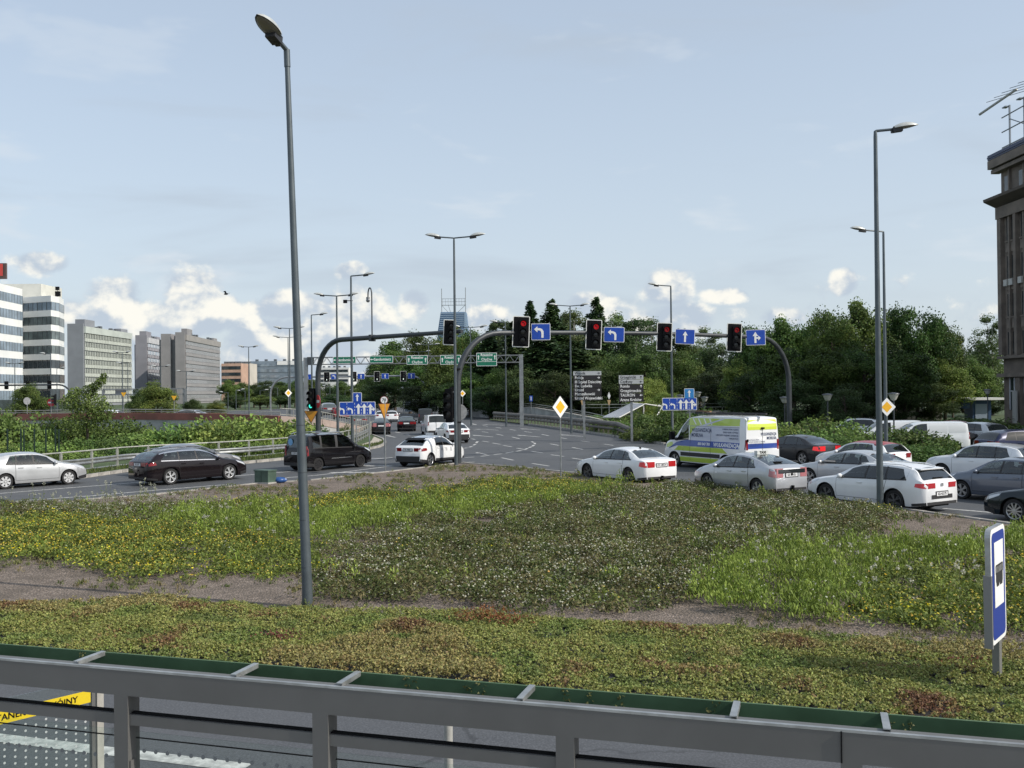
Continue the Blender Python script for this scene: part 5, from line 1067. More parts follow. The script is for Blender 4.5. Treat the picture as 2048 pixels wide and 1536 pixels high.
        if key not in RIMS:
            ty_ = MB(); ty_.lathe([(r*.40, -.05), (r*.70, -.035), (r*.72, 0), (r*.93, .004), (r, -.03), (r, -.17), (r*.93, -.20), (r*.6, -.20)], 28, 'y'); ty_.lathe([(.001, -.05), (r*.5, -.05)], 20, 'y')
            RIMS[key] = (ty_.mesh('wheel', M_TYRE, 40), rim_mesh(r*.71, s.rimst, rimm))
        for x in s.arches:
            for sd in (-1, 1):
                w = ob('wheel', RIMS[key][0], t, (s.X(x), sd*(W/2-.035), r), (0, 0, 0 if sd > 0 else math.pi)); w.rotation_euler.y = random.uniform(0, 6) if False else 0
                ob('rim', RIMS[key][1], w)
        if plate is not None:
            pz = T.get('pz', .80 if s.typ in ('sedan', 'liftback') else .58 if s.typ in ('wagon',) else .88 if s.typ in ('mpv', 'smallvan', 'bigwagon', 'crossover', 'suv', 'hatch') else .7)
            x = s.X(L)-.010; mb = MB().box((x, 0, pz), (.012, .52, .115)); pl = part('number_plate', mb, M_PLATE, t, None)
            if plate:
                vs, fs = text_mb(plate, .115, 'CENTER', .82, .002); part('lettering', MB().add([(x-.009, -v[0], v[1]+pz) for v in vs], fs), M_BLACK, pl, None)
            part('plate_recess', MB().box((x+.004, 0, pz), (.012, .60, .17)), M_TRIM, pl, None)
    def pillars(s, sd, cut, chrome):
        T = s.T; W_ = T['side']; a, a2, _, _ = W_[0]; _, _, b, b2 = W_[-1]; lo = lambda x: s.belt(x)-.004; hi = lambda x: s.zte(x)+.002; gl = lambda x: s.belt(x)+.03; gh = lambda x: max(gl(x)+.004, s.zte(x)-cut)
        def strip(f0, f1, x0, x1, n=20): return MB().grid([[s.P(x0+(x1-x0)*i/n, f0(x0+(x1-x0)*i/n)+(max(f1(x0+(x1-x0)*i/n), f0(x0+(x1-x0)*i/n)+.001)-f0(x0+(x1-x0)*i/n))*j/2, sd, .003) for i in range(n+1)] for j in range(3)])
        part('window_line', strip(lo, gl, a, b), M_CHROME if chrome else M_TRIM, s.t, 60); part('roof_edge', strip(lambda x: max(gh(x), lo(x)), hi, a, b), M_CHROME if chrome else s.body, s.t, 60)
        def quad(n, f, r, m):
            rows = []
            for j in range(6):
                v = j/5; row = []
                for i in range(5):
                    u = i/4; x0 = f[0]+(f[1]-f[0])*v; x1 = r[0]+(r[1]-r[0])*v; x = x0+(x1-x0)*u; row.append(s.P(x, gl(x)-.01+(gh(x)-gl(x)+.02)*v, sd, .0035))
                rows.append(row)
            part(n, MB().grid(rows), m, s.t, 60)
        quad('pillar', (a, a), (a, a2), s.body)
        for p, q in zip(W_[:-1], W_[1:]): quad('pillar', (p[2], p[3]), (q[0], q[1]), M_TRIM)
        quad('pillar', (b, b2), (b, b), s.body)
    def cabin(s):
        T, t = s.T, s.t; c, L = T['cowl'], s.L; rear = T['rg'][1] if T['rg'] else T['side'][-1][2]+.2; bz = s.belt((c+rear)/2); w = s.W-.24
        part('cabin_floor', MB().box(((s.X(c+.25)+s.X(rear-.05))/2, 0, .52), (rear-c-.3, w, .12)).box((s.X(c+.30), 0, bz-.16), (.5, w-.06, .26)), M_CABIN, t, None)
        part('headliner', s.toppatch(MB(), T['wt']+.05, (T['rg'][0]-.05 if T['rg'] else T['side'][-1][2]+.2), .95, .95, -.03), M_LINER, t, 60)
        def seat(x, y, wd): 
            mb = MB().box((s.X(x-.22), y, .66), (.5, wd, .2)).box((s.X(x+.08), y, bz-.12), (.16, wd, .66), Matrix.Rotation(R(-14), 3, 'Y')); mb.ball((s.X(x+.17), y, bz+.30), (.06, wd*.28, .11), 8, 6); part('seat', mb, M_SEAT, t, 40)
        sx = T['side'][0][2]-.05
        for y in (-.38, .38): seat(sx, y, .5)
        if len(T['side']) > 1:
            for y in (-.38, .38): seat(T['side'][1][2]+.05, y, .56)
        mb = MB(); mb.lathe([(.17, -.012), (.185, 0), (.17, .012)], 16, 'x', (s.X(c+.62), .38, bz+.02)); part('steering_wheel', mb, M_CABIN, t, 40)
        tp = [(c+.04, T['wt']-.02)]+([T['rg']] if T['rg'] else [])
        for x0, x1 in tp:
            for y0, y1 in ((.90, 1.0), (-1.0, -.90)): part('pillar', s.toppatch(MB(), x0-.01, x1+.01, 1.0, 1.0, .003, 8, 2, y0, y1), s.body, t, 60)
    def text(s, st, size, x, z, sd, m, align='LEFT', fs=1.0, parent=None, bold=0.0):
        vs, f = text_mb(st, size, align, fs, bold)                  # on the left side the text runs towards the rear
        k = 1 if sd > 0 else -1; pts = [s.P(x+k*v[0], z+v[1], sd, .009) for v in vs]; return part('lettering', MB().add(pts, f), m, parent or s.t, None)
    def rtext(s, st, size, y, z, m, align='LEFT', fs=1.0, bold=0.0):
        vs, f = text_mb(st, size, align, fs, bold); x = s.X(s.L)-.014; return part('lettering', MB().add([(x, y-v[0], z+v[1]) for v in vs], f), m, s.t, None)
    def quad(s, name, c, sd, m, o=.004, parent=None): return part(name, s.patch(MB(), c, sd, o, 10, 8), m, parent or s.t, 60)
    def roofbox(s, name, x, y, d, m, z=0.0): return part(name, MB().box((s.X(x), y, s.topz(x, y)+d[2]/2+z-.01), d), m, s.t, None)
WHT = paint('white', (.74, .755, .77)); SIL = paint('silver', (.46, .475, .50), .55, .35); BLK = paint('black', (.007, .0065, .008), 0, .07); DGR = paint('dark_grey', (.035, .037, .042), .3, .2); BGR = paint('blue_grey', (.105, .125, .165), .4, .32); NVY = paint('dark_navy', (.014, .021, .028), .2, .12); NVB = paint('navy', (.012, .018, .055), .2, .25); RED = mat('paint_red', (.27, .010, .014), .3, 0, coat=.25); GRY = paint('grey', (.15, .155, .165), .4, .33); SIL2 = paint('pale_silver', (.47, .485, .50), .45, .35); MDK = paint('aubergine_black', (.010, .007, .009), .1, .07)
# ---- right carriageway
c = Car('sedan', 'car', 'white saloon with dark wheels at the front of the kerb lane', 'car', WHT, None, 130, (1259, 969, 'rl'), plate='KN 1MX29', brake=False, rimm=M_RIMD, tail=mat('tail_lamp_bright_red', (.32, .012, .014), .15, coat=.4, emit=(1, .03, .03, .07)))
mb = MB(); c.rear(mb, -.82, .82, .24, .33, .012); part('tow_bar', MB().box((c.X(c.L)-.05, 0, .34), (.12, .05, .08)), M_BLACK, c.t, None); part('antenna', MB().box((c.X(3.45), 0, 1.43), (.10, .03, .06)), M_BLACK, c.t, None)
c = Car('liftback', 'taxi', 'silver hybrid taxi with roof sign in the kerb lane', 'taxi', SIL, None, 126, (1516, 994, 'rl'), plate='KK 8110U', tail=M_TAILC)
tx = c.roofbox('taxi_sign', 2.95, 0, (.16, .52, .13), mat('taxi_sign_pale', (.55, .57, .55), .4)); vs, fs = text_mb('TAXI', .12, 'CENTER', 1.1, .006); xx = c.X(2.95)-.085; part('lettering', MB().add([(xx, -v[0], v[1]+c.topz(2.95, 0)+.055) for v in vs], fs), M_BLACK, tx, None)
part('rear_panel', c.rear(MB(), -.62, .62, .86, 1.0, .012), M_GLS, c.t, None); part('badge', MB().ball((c.X(c.L)-.012, 0, .92-.10), (.01, .07, .05), 10, 6), M_BLACK, c.t, 40); part('wiper', MB().box((c.X(3.9), .1, 1.225), (.10, .35, .02)), M_BLACK, c.t, None); part('tow_bar', MB().box((c.X(c.L)-.06, 0, .36), (.1, .05, .16)), M_BLACK, c.t, None); c.quad('crest_sticker', ((1.42, .70), (1.52, .70), (1.52, .84), (1.42, .84)), 1, M_WHITE)
c = Car('wagon', 'car', 'white estate car with red lamps behind the right lamp post', 'car', WHT, None, 130, (1790, 1023, 'rl'), plate='KR 4G175', glass=M_TINT, rimm=M_RIMD, tail=mat('tail_lamp_crimson', (.28, .008, .014), .15, coat=.4, emit=(1, .02, .03, .07)))
part('rear_diffuser', c.rear(MB(), -.50, .50, .44, .56, .012), M_TRIM, c.t, None); part('badge', MB().box((c.X(c.L)-.014, 0, .86), (.01, .12, .09)), M_CHROME, c.t, None); part('spoiler', MB().box((c.X(4.13), 0, 1.318), (.22, 1.10, .03), Matrix.Rotation(R(-6), 3, 'Y')), WHT, c.t, None); part('wiper', MB().box((c.X(4.42), .0, 1.06), (.05, .45, .025)), M_BLACK, c.t, None)
for sd in (-1, 1): part('roof_rail', MB().tube([(c.X(2.1), sd*.585, 1.385), (c.X(2.4), sd*.585, 1.43), (c.X(3.6), sd*.57, 1.42), (c.X(3.95), sd*.56, 1.345)], .016, 6), WHT, c.t)
# lettered van
LIME = paint('lime', (.42, .56, .06)); VBL = mat('van_blue_film', (.02, .06, .30), .3, coat=.6); VGR = mat('van_pale_grey_film', (.52, .55, .64), .35, coat=.5); LIM2 = paint('lime_yellow', (.58, .68, .05))
vp_ = (A(1487, 838, 33.5)); vh = 126.8; f = Vector((math.cos(R(119)), math.sin(R(119)), 0)); lf = Vector((-f.y, f.x, 0)); pos = Vector((vp_.x, vp_.y, 0))+f*(5.9/2)-lf*1.0
c = Car('van', 'delivery_van', 'lime, white and blue lettered high-roof van behind the white saloon', 'van', WHT, pos, vh, None, plate='', trim=True, doors=False); c.t.scale = (1.13, 1.06, 1.03)
q = c.quad
q('white_panel', ((2.0, 1.05), (5.42, 1.05), (5.42, 1.98), (2.0, 1.98)), 1, VGR, .003)
q('lime_roof_band', ((1.75, 2.02), (5.42, 2.05), (5.40, 2.36), (1.98, 2.36)), 1, LIME, .005); q('lime_front', ((1.98, 1.55), (2.35, 1.95), (2.75, 2.06), (1.98, 2.06)), 1, LIME, .006)
q('lime_lower_band', ((.95, .80), (4.4, .80), (4.1, 1.02), (1.25, 1.02)), 1, LIME, .005); q('lime_sill_band', ((1.35, .30), (3.85, .30), (3.85, .52), (1.35, .52)), 1, LIME, .005); q('lime_bonnet', ((.35, .9), (.9, 1.0), (.8, 1.2), (.35, 1.12)), 1, LIME, .005)
q('blue_band', ((1.15, 1.03), (5.44, 1.03), (5.44, 1.30), (1.75, 1.32)), 1, VBL, .0065); q('blue_nose', ((.55, .86), (1.15, 1.03), (1.75, 1.32), (1.10, 1.20)), 1, VBL, .0067)
for k in range(4): q('white_stripe', ((2.35+k*.34, 2.06), (2.43+k*.34, 2.06), (2.20+k*.36, 2.34), (2.12+k*.36, 2.34)), 1, WHT, .007)
q('white_slash', ((2.75, 2.03), (3.05, 2.03), (4.2, 2.34), (3.95, 2.34)), 1, VGR, .0075); q('black_rub_strip', ((1.4, .56), (3.95, .56), (3.95, .74), (1.4, .74)), 1, M_TRIM, .012)
for x0, z0, x1, z1 in ((2.05, 1.97, 5.1, 2.0), (2.02, .4, 2.035, 2.0), (3.35, .4, 3.365, 2.0)): q('panel_seam_shade', ((x0, z0), (x1, z0), (x1, z1), (x0, z1)), 1, M_GAP if x1-x0 < .1 else mat('soft_seam', (.30, .32, .36), .5), .0085)
NAVT = mat('navy_lettering', (.03, .05, .12), .5); c.text('WULKANIZACJA', .235, 2.10, 1.80, 1, NAVT, 'LEFT', .74, bold=.005); c.text('MOBILNA', .235, 2.10, 1.56, 1, NAVT, 'LEFT', .74, bold=.005)
for i, st in enumerate(('WYMIANA OPON U KLIENTA', 'OPONY NOWE I UŻYWANE', 'SAMOCHODY OSOBOWE I DOSTAWCZE', 'NAPRAWY FLOT')): c.text(st, .105, 5.05, 1.88-.135*i, 1, NAVT, 'RIGHT', .70, bold=.001)
c.text('800 043 783', .17, 2.55, 1.165, 1, M_WHITE, 'LEFT', .9, bold=.004); c.text('WULKANIZACJA', .24, 3.55, 1.165, 1, M_WHITE, 'LEFT', .85, bold=.006)
lt = (lambda m: None)
part('rear_lime_band', c.rear(MB(), -.83, .83, 1.88, 2.0, .006).add([(c.X(c.L)+.0-.008, -.83, 2.0), (c.X(c.L)-.008, .83, 2.0), (c.X(5.40)-.02, .80, 2.33), (c.X(5.40)-.02, -.80, 2.33)], [(0, 1, 2, 3)]), LIM2, c.t, 40)
part('rear_blue_band', c.rear(MB(), -.92, .92, 1.05, 1.27, .006), VBL, c.t, None); part('door_gap', c.rear(MB(), -.008, .008, .4, 2.0, .009), M_GAP, c.t, None)
c.rtext('WULKANIZACJA', .18, -.80, 1.68, NAVT, 'RIGHT', .66, .003); c.rtext('MOBILNA', .18, -.80, 1.50, NAVT, 'RIGHT', .70, .003)
for i in range(4): c.rtext(('WYMIANA OPON', 'OPONY NOWE I UŻYWANE', 'SAMOCHODY OSOBOWE', 'NAPRAWY FLOT')[i], .09, .78, 1.44-.09*i, NAVT, 'LEFT', .8)
part('door_handle', MB().box((c.X(c.L)-.03, .86, 1.42), (.05, .06, .12)).box((c.X(c.L)-.03, .0, 1.95), (.06, .16, .07)), M_BLACK, c.t, None)
part('roof_rack', MB().box((c.X(2.3), .2, 2.60), (.5, 1.0, .10)).box((c.X(4.2), 0, 2.58), (3.0, .1, .08)).box((c.X(4.2), .6, 2.56), (3.0, .06, .06)), M_TRIM, c.t, None); part('roof_ladder', MB().box((c.X(2.4), .5, 2.66), (.9, .12, .06)), mat('rusty_wood', (.20, .12, .06), .8), c.t, None)
part('mirror_arm', MB().box((c.X(1.05), 1.20, 1.50), (.14, .24, .40)), M_BLACK, c.t, None)
def at_px(px, d): p = A(px, 787, d); return Vector((p.x, p.y, 0))
c = Car('sedan', 'car', 'dark grey saloon with lit tail lamps right of the van', 'car', DGR, at_px(1586, 38), 129, brake=True, glass=M_TINT)
c = Car('sedan', 'car', 'pale silver saloon with its driver window open', 'car', SIL2, at_px(1706, 28.3), 129, glass=None)
part('driver_door_pad', MB().box((c.X(2.0), .86, 1.02), (.5, .1, .05)), mat('pale_fabric', (.5, .46, .42), .8), c.t, None)
c = Car('hatch', 'car', 'white hatchback with red roof beside the bush', 'car', WHT, at_px(1722, 33), 129)
part('red_roof', c.toppatch(MB(), 1.80, 3.62, 1.0, 1.0, .008), RED, c.t, 60); mb = MB()
for sd in (-1, 1): c.quad('red_pillar', ((3.3, 1.30), (3.6, 1.28), (3.6, 1.33), (3.2, 1.37)), sd, RED, .006)
c = Car('suv', 'car', 'white compact SUV with dark bonnet vent behind the blue-grey hatchback', 'car', WHT, at_px(1970, 29.2), 129)
part('roof_panel', c.toppatch(MB(), 1.88, 3.88, .86, .86, .008), SIL2, c.t, 60)
c = Car('hatch', 'car', 'blue-grey hatchback at right edge beside the white estate', 'car', BGR, at_px(2018, 24.6), 129, glass=M_GLSL)
c = Car('sedan', 'car', 'dark navy car nose cut off at the lower right edge', 'car', NVY, None, 131, (2030, 1046, 'fl'), rim='ten')
# ---- left carriageway
c = Car('hatch', 'car', 'silver hatchback cut off at the left edge', 'car', SIL2, None, 38, (137, 969, 'fr'), rim='cover', rimm=mat('wheel_cover_silver', (.62, .63, .64), .4, .5), glass=M_GLSL)
c = Car('bigwagon', 'car', 'black estate car with chrome window line on the left road', 'car', MDK, None, 40, (341, 969.5, 'rr'), plate='KR 5A70', chrome=True, rimm=mat('bright_rim', (.66, .67, .68), .3, .6), glass=M_GLSL)
for sd in (-1, 1): part('roof_rail', MB().tube([(c.X(2.2), sd*.60, 1.47), (c.X(2.6), sd*.60, 1.52), (c.X(3.8), sd*.58, 1.49), (c.X(4.2), sd*.56, 1.42)], .02, 6), M_CHROME, c.t)
c = Car('sedan', 'car', 'grey saloon half hidden beyond the black estate', 'car', GRY, at_px(378, 35.9), 38)
c = Car('mpv', 'car', 'black people carrier with roof rails behind the nearest lamp post', 'car', BLK, None, 43, (636, 942, 'rr'), glass=M_TINT, plate='KR 8EU12', rim='steel', rimm=mat('steel_wheel', (.018, .018, .02), .5, .2))
for sd in (-1, 1): part('roof_rail', MB().tube([(c.X(1.95), sd*.68, 1.77), (c.X(2.2), sd*.68, 1.86), (c.X(3.9), sd*.68, 1.86), (c.X(4.1), sd*.68, 1.78)], .022, 6), M_CHROME, c.t)
c.quad('chrome_strip', ((1.5, .56), (2.9, .56), (2.85, .60), (1.55, .60)), -1, M_CHROME, .012); st = part('window_sticker', MB().lathe([(.001, 0), (.17, 0)], 20, 'x', (c.X(4.26)-.06, .45, 1.42)), mat('pale_blue_sticker', (.16, .36, .60), .5), c.t, None)
c = Car('crossover', 'taxi', 'white crossover taxi with dark bumper on the island tip', 'taxi', WHT, None, 54, (860, 933, 'rr'), plate='KR 7M4K', glass=M_TINT)
c.roofbox('taxi_sign', 2.3, 0, (.14, .42, .12), mat('taxi_sign_white', (.7, .7, .68), .4)); part('rear_spoiler', MB().box((c.X(3.66), 0, 1.40), (.30, 1.06, .03), Matrix.Rotation(R(-18), 3, 'Y')), M_BLACK, c.t, None)
c.quad('lower_cladding', ((1.3, .26), (3.1, .26), (3.1, .40), (1.3, .36)), -1, M_TRIM, .008); mb = MB()
for i, x in enumerate((1.55, 2.0, 2.45)): c.quad('logo_sticker', ((x, .70+.04*i), (x+.16, .70+.04*i), (x+.16, .92), (x, .92)), -1, mat('grey_print', (.42, .43, .45), .5), .008)
c.text('TAXI', .10, 2.9, 1.02, -1, M_BLACK, 'LEFT'); part('rear_black', c.rear(MB(), -.72, .72, .40, .56, .010), M_TRIM, c.t, None)
c = Car('crossover', 'car', 'white coupe SUV with black bumper right of the white van', 'car', WHT, None, 114, (934, 885, 'rr'), plate='KR 2T1', rim='five', rimm=M_RIMD); part('rear_black', c.rear(MB(), -.78, .78, .36, .66, .010), M_TRIM, c.t, None)
c = Car('smallvan', 'delivery_van', 'small white van in the far queue', 'van', WHT, at_px(866, 67), 108, opened=False); part('rear_gap', c.rear(MB(), .08, .11, .4, 1.6, .01), M_GAP, c.t, None)
c = Car('sedan', 'car', 'black saloon ahead of the small white van', 'car', BLK, at_px(813, 74), 97, opened=False, plate='', glass=M_GLSL)
c = Car('smallvan', 'car', 'dark tall van at the head of the far queue', 'van', DGR, at_px(850, 92), 98, opened=False); 
c = Car('liftback', 'car', 'black hybrid hatchback beside the guardrail end', 'car', BLK, at_px(762, 69), 99, opened=False, plate='', tail=M_TAILC, glass=M_GLSL)
c = Car('hatch', 'car', 'grey hatchback behind the blue lane board', 'car', GRY, at_px(716, 78), 103, opened=False, plate='', glass=M_GLSL, z=.15)
c = Car('suv', 'car', 'pale grey SUV beyond the railing left of the lane board', 'car', GRY, at_px(655, 88), 112, opened=False, plate='', glass=M_GLSL, z=1.1)
c = Car('hatch', 'car', 'dark red hatchback beyond the railing', 'car', RED, at_px(680, 86), 108, opened=False, z=.8)
c = Car('hatch', 'car', 'small white hatchback with red lamps far down the queue', 'car', WHT, at_px(784, 98), 96, opened=False); c = Car('hatch', 'car', 'white far hatchback behind the black hybrid', 'car', WHT, at_px(764, 98), 96, opened=False)
c = Car('sedan', 'car', 'white saloon roof passing behind the red parapet', 'car', SIL2, at_px(370, 72), 178, opened=False, z=.95, group='cars on the raised road'); c = Car('hatch', 'car', 'pale hatchback roof behind the left tree on the raised road', 'car', WHT, at_px(208, 76), 178, opened=False, z=.9, group='cars on the raised road')
# ---- car park
PG = 'vehicles in the car park'
c = Car('smallvan', 'delivery_van', 'plain white panel van parked behind the bush', 'van', WHT, at_px(1838, 43), 176, opened=False, group=PG); c.t.scale = (1.15, 1, 1); c.quad('panel_seam_shade', ((2.45, 1.2), (3.3, 1.2), (3.3, 1.6), (2.45, 1.6)), 1, mat('white_shadow_panel', (.66, .675, .69), .4), .004); c.quad('panel_seam_shade', ((3.4, 1.2), (4.2, 1.2), (4.2, 1.6), (3.4, 1.6)), 1, MATS['white_shadow_panel'], .004)  # slightly darker white quads paint in the shade of the recessed side panels
c = Car('smallvan', 'delivery_van', 'white van parked left of the plain panel van', 'van', WHT, at_px(1768, 45), 176, opened=False, group=PG)
c = Car('suv', 'car', 'white car roof showing above the bush', 'car', WHT, at_px(1703, 54), 170, opened=False, group=PG)
c = Car('hatch', 'car', 'dark red car parked behind the panel van', 'car', RED, at_px(1898, 52), 100, opened=False, group=PG, brake=True); c = Car('sedan', 'car', 'black car nose beside the panel van', 'car', BLK, at_px(1893, 46), 2, opened=False, group=PG)
c = Car('suv', 'car', 'silver white SUV parked facing the wall', 'car', SIL2, at_px(1948, 46.5), 112, opened=False, group=PG, plate=''); c = Car('suv', 'car', 'navy SUV at the right edge of the car park', 'car', NVB, at_px(2042, 38), 8, opened=False, group=PG)
# ------------------------------------------------------------------ trees and shrubs
M_LEAF = leafmat('tree_leaves', .6, .35, .28); M_NEED = leafmat('conifer_needles', .6, .15, .2); M_BUSH = leafmat('shrub_leaves', .6, .3, .15); M_BARK = mat('bark', (.07, .055, .042), .95, var=.3, vscale=3); M_BARKB = mat('birch_bark', (.30, .29, .26), .9, var=.4, vscale=2)
def broadleaf(seed, h=14.0, r=5.0, crown0=.22, lobes=46, per=330, size=.30, cols=None, egg=1.0, bark=None):
    g = np.random.default_rng(seed); cols = np.array(cols if cols is not None else [(0.064, 0.110, 0.028), (0.094, 0.151, 0.038), (0.126, 0.190, 0.046), (0.051, 0.087, 0.027)])
    C = []; Nn = []; K = []; cz = h*(crown0+(1-crown0)*.5); hz_ = h*(1-crown0)*.5; cents = []
    for i in range(lobes):
        v = unit(g.normal(size=(1, 3)))[0]; k = g.uniform(.45, .92); c = np.array([v[0]*r*k, v[1]*r*k, cz+v[2]*hz_*k*.95])
        t = (c[2]-cz)/hz_; sq = (1-.35*max(0, t)**1.5*egg)*(1-.25*max(0, -t)); c[0] *= sq; c[1] *= sq; lr = r*g.uniform(.20, .36)*(1-.25*abs(t)); cents.append(c)
        n = int(per*g.uniform(.7, 1.3)); d = unit(g.normal(size=(n, 3))); rad = lr*g.uniform(.35, 1.0, n)**.45; p = c+d*rad[:, None]*np.array([1.1, 1.1, .75])
        C.append(p); Nn.append(d*.7+np.array([0, 0, .55])); base = cols[g.integers(0, len(cols))]; K.append(base*(1+g.normal(size=(n, 1))*.22)*(1+g.normal(size=(n, 3))*.06))
        m = n//5; v2 = unit(g.normal(size=(m, 3))); C.append(c+v2*lr*g.uniform(1.0, 1.35, (m, 1))); Nn.append(v2); K.append(np.tile(base*1.1, (m, 1)))
    C = np.concatenate(C); ok = C[:, 2] > h*.06; C = C[ok]
    me = leaf_mesh('crown', C, np.concatenate(Nn)[ok], g.uniform(.7, 1.3, len(C))*size, g.uniform(.7, 1.2, len(C))*size*.72, np.concatenate(K)[ok], M_LEAF, .7)
    mb = MB(); mb.tube([(0, 0, -.2), (.05, 0, h*.1), (-.1, .1, h*.3), (.05, 0, h*.55), (0, .1, h*.82)], [r*.075, r*.058, r*.048, r*.032, r*.010], 9)
    for c in cents[:16]: z0 = min(h*.6, max(h*.14, c[2]-r*.6)); mb.tube([(0, 0, z0), (c[0]*.5, c[1]*.5, z0*.4+c[2]*.6), tuple(c)], [r*.026, r*.016, r*.005], 6)
    return me, mb.mesh('trunk', bark or M_BARK, 50)
def conifer(seed, h=18.0, r=3.6, whorls=46, cols=None, size=.42, droop=.30):
    g = np.random.default_rng(seed); cols = np.array(cols if cols is not None else [(0.038, 0.072, 0.028), (0.054, 0.097, 0.038), (0.072, 0.118, 0.041)]); C, Nn, K, AX = [], [], [], []
    for i in range(whorls):
        u = (i+.3)/whorls; z = h*(.07+.92*u); L0 = r*(1-u)**.85+.12
        for j in range(8 if u < .85 else 6):
            a = g.uniform(0, 2*math.pi); L = L0*g.uniform(.65, 1.12); n = int(14+62*L/r); s = g.uniform(.02, 1, n)**.6
            wx = (1-s*.5)*L*.34+.05; x = s*L; y = g.normal(size=n)*wx*.6; zz = z-droop*L*s**1.4+g.normal(size=n)*.16+L*.08*s**3
            C.append(np.stack([x*math.cos(a)-y*math.sin(a), x*math.sin(a)+y*math.cos(a), zz], 1)); Nn.append(np.tile([0, 0, 1.0], (n, 1))); AX.append(np.tile([math.cos(a), math.sin(a), -.35], (n, 1))+g.normal(size=(n, 3))*.35)
            K.append(cols[g.integers(0, len(cols))]*(1+g.normal(size=(n, 1))*.22)*np.ones((n, 3)))
    C = np.concatenate(C); me = leaf_mesh('crown', C, np.concatenate(Nn), g.uniform(.7, 1.3, len(C))*size, g.uniform(.6, 1.1, len(C))*size*.55, np.concatenate(K), M_NEED, .75, np.concatenate(AX))
    return me, MB().tube([(0, 0, -.2), (0, 0, h*.5), (0, 0, h*.99)], [r*.075, r*.045, .02], 8).mesh('trunk', M_BARK, 50)
def shrub(seed, r=1.0, h=1.0, n=2600, size=.11, cols=None, up=.2):
    g = np.random.default_rng(seed); cols = np.array(cols if cols is not None else [(0.151, 0.232, 0.054), (0.196, 0.294, 0.072), (0.116, 0.178, 0.045)]); C, Nn, K = [], [], []
    for i in range(16):
        a, k = g.uniform(0, 2*math.pi), g.uniform(0, .72)**.6; hz_ = h*(1-.55*k*k)*g.uniform(.6, 1.0); c = np.array([k*r*math.cos(a), k*r*math.sin(a), hz_*.55]); lr = np.array([r*.42, r*.42, hz_*.52])
        m = n//16; d = unit(g.normal(size=(m, 3))); C.append(c+d*lr*(g.uniform(.3, 1, m)**.4)[:, None]+np.array([0, 0, 1.0])*g.exponential(.08, (m, 1))*h*up); Nn.append(d+np.array([0, 0, .5])); K.append(cols[g.integers(0, len(cols))]*(1+g.normal(size=(m, 1))*.22)*np.ones((m, 3)))
    C = np.concatenate(C); C[:, 2] = np.abs(C[:, 2]); me = leaf_mesh('foliage', C, np.concatenate(Nn), g.uniform(.6, 1.4, len(C))*size, g.uniform(.6, 1.2, len(C))*size*.6, np.concatenate(K), M_BUSH, .8)
    mb = MB()
    for i in range(7): a = i*.9; mb.tube([(0, 0, -.1), (.25*r*math.cos(a), .25*r*math.sin(a), h*.35), (.55*r*math.cos(a), .55*r*math.sin(a), h*.7)], [.03, .02, .006], 5)
    return me, mb.mesh('stem', M_BARK, 50)
OLV = [(0.126, 0.178, 0.041), (0.169, 0.222, 0.051), (0.105, 0.151, 0.038), (0.199, 0.242, 0.059)]
PROTO = {'b0': (broadleaf(1), 14, 5), 'b1': (broadleaf(2, egg=.5, lobes=52), 14, 5), 'b2': (broadleaf(3, egg=1.4, crown0=.12, lobes=54), 14, 5), 'b3': (broadleaf(4, cols=OLV, lobes=48, crown0=.1), 14, 5),
         'k0': (broadleaf(5, 18, 3.6, .15, 52, 250, .27, [(0.085, 0.131, 0.046), (0.117, 0.169, 0.059), (0.072, 0.110, 0.041)], 1.2, M_BARKB), 18, 3.6), 'k1': (broadleaf(6, 18, 3.3, .12, 48, 230, .25, [(0.094, 0.138, 0.051), (0.126, 0.178, 0.064)], 1.5, M_BARKB), 18, 3.3),
         'c0': (conifer(7), 18, 3.6), 'c1': (conifer(8, droop=.42, whorls=40), 18, 3.6), 'l0': (broadleaf(9, cols=[(0.210, 0.274, 0.064), (0.251, 0.327, 0.073), (0.169, 0.231, 0.054)], crown0=.05, egg=.4, size=.26), 14, 5),
         'dk': (broadleaf(10, cols=[(0.041, 0.072, 0.026), (0.059, 0.094, 0.032)], crown0=.05, egg=.3), 14, 5)}
def tree(name, kind, px, ytop, hw, d, label, group=None, rz=None):
    (cm, tm), h0, r0 = PROTO[kind]; p = on(px, d); p.z = 0; z = A(px, ytop, d).z; t = thing(name, label, 'tree', p, rz if rz is not None else random.uniform(0, 6.28), group)
    s = hw*d/1480/r0; t.scale = (s, s, z/h0); ob('crown', cm, t); ob('trunk', tm, t); return t
LMK = [(60, 'the left white offices'), (175, 'the young tree'), (300, 'the middle slab'), (440, 'the right slab'), (500, 'the glass office'), (590, 'the nearest lamp post'), (700, 'the left lane board'), (770, 'the yield triangle'), (835, 'the first Rzeszów sign'), (912, 'the island signal mast'), (972, 'the last green sign'), (1043, 'the right gantry leg'), (1073, 'the first left-turn sign'), (1120, 'the large yellow diamond'), (1175, 'the left direction board'), (1219, 'the second left-turn sign'), (1262, 'the right direction board'), (1322, 'the third red signal'), (1360, 'the straight-ahead sign'), (1400, 'the right lane board'), (1461, 'the fourth red signal'), (1520, 'the straight-or-right sign'), (1578, 'the arch leg'), (1655, 'the park lamp by the arch'), (1757, 'the right lamp posts'), (1787, 'the park lamp by the diamond'), (1844, 'the slim lamp post'), (1905, 'the panel van'), (1960, 'the kiosk'), (2010, 'the brown building')]
USED = {}
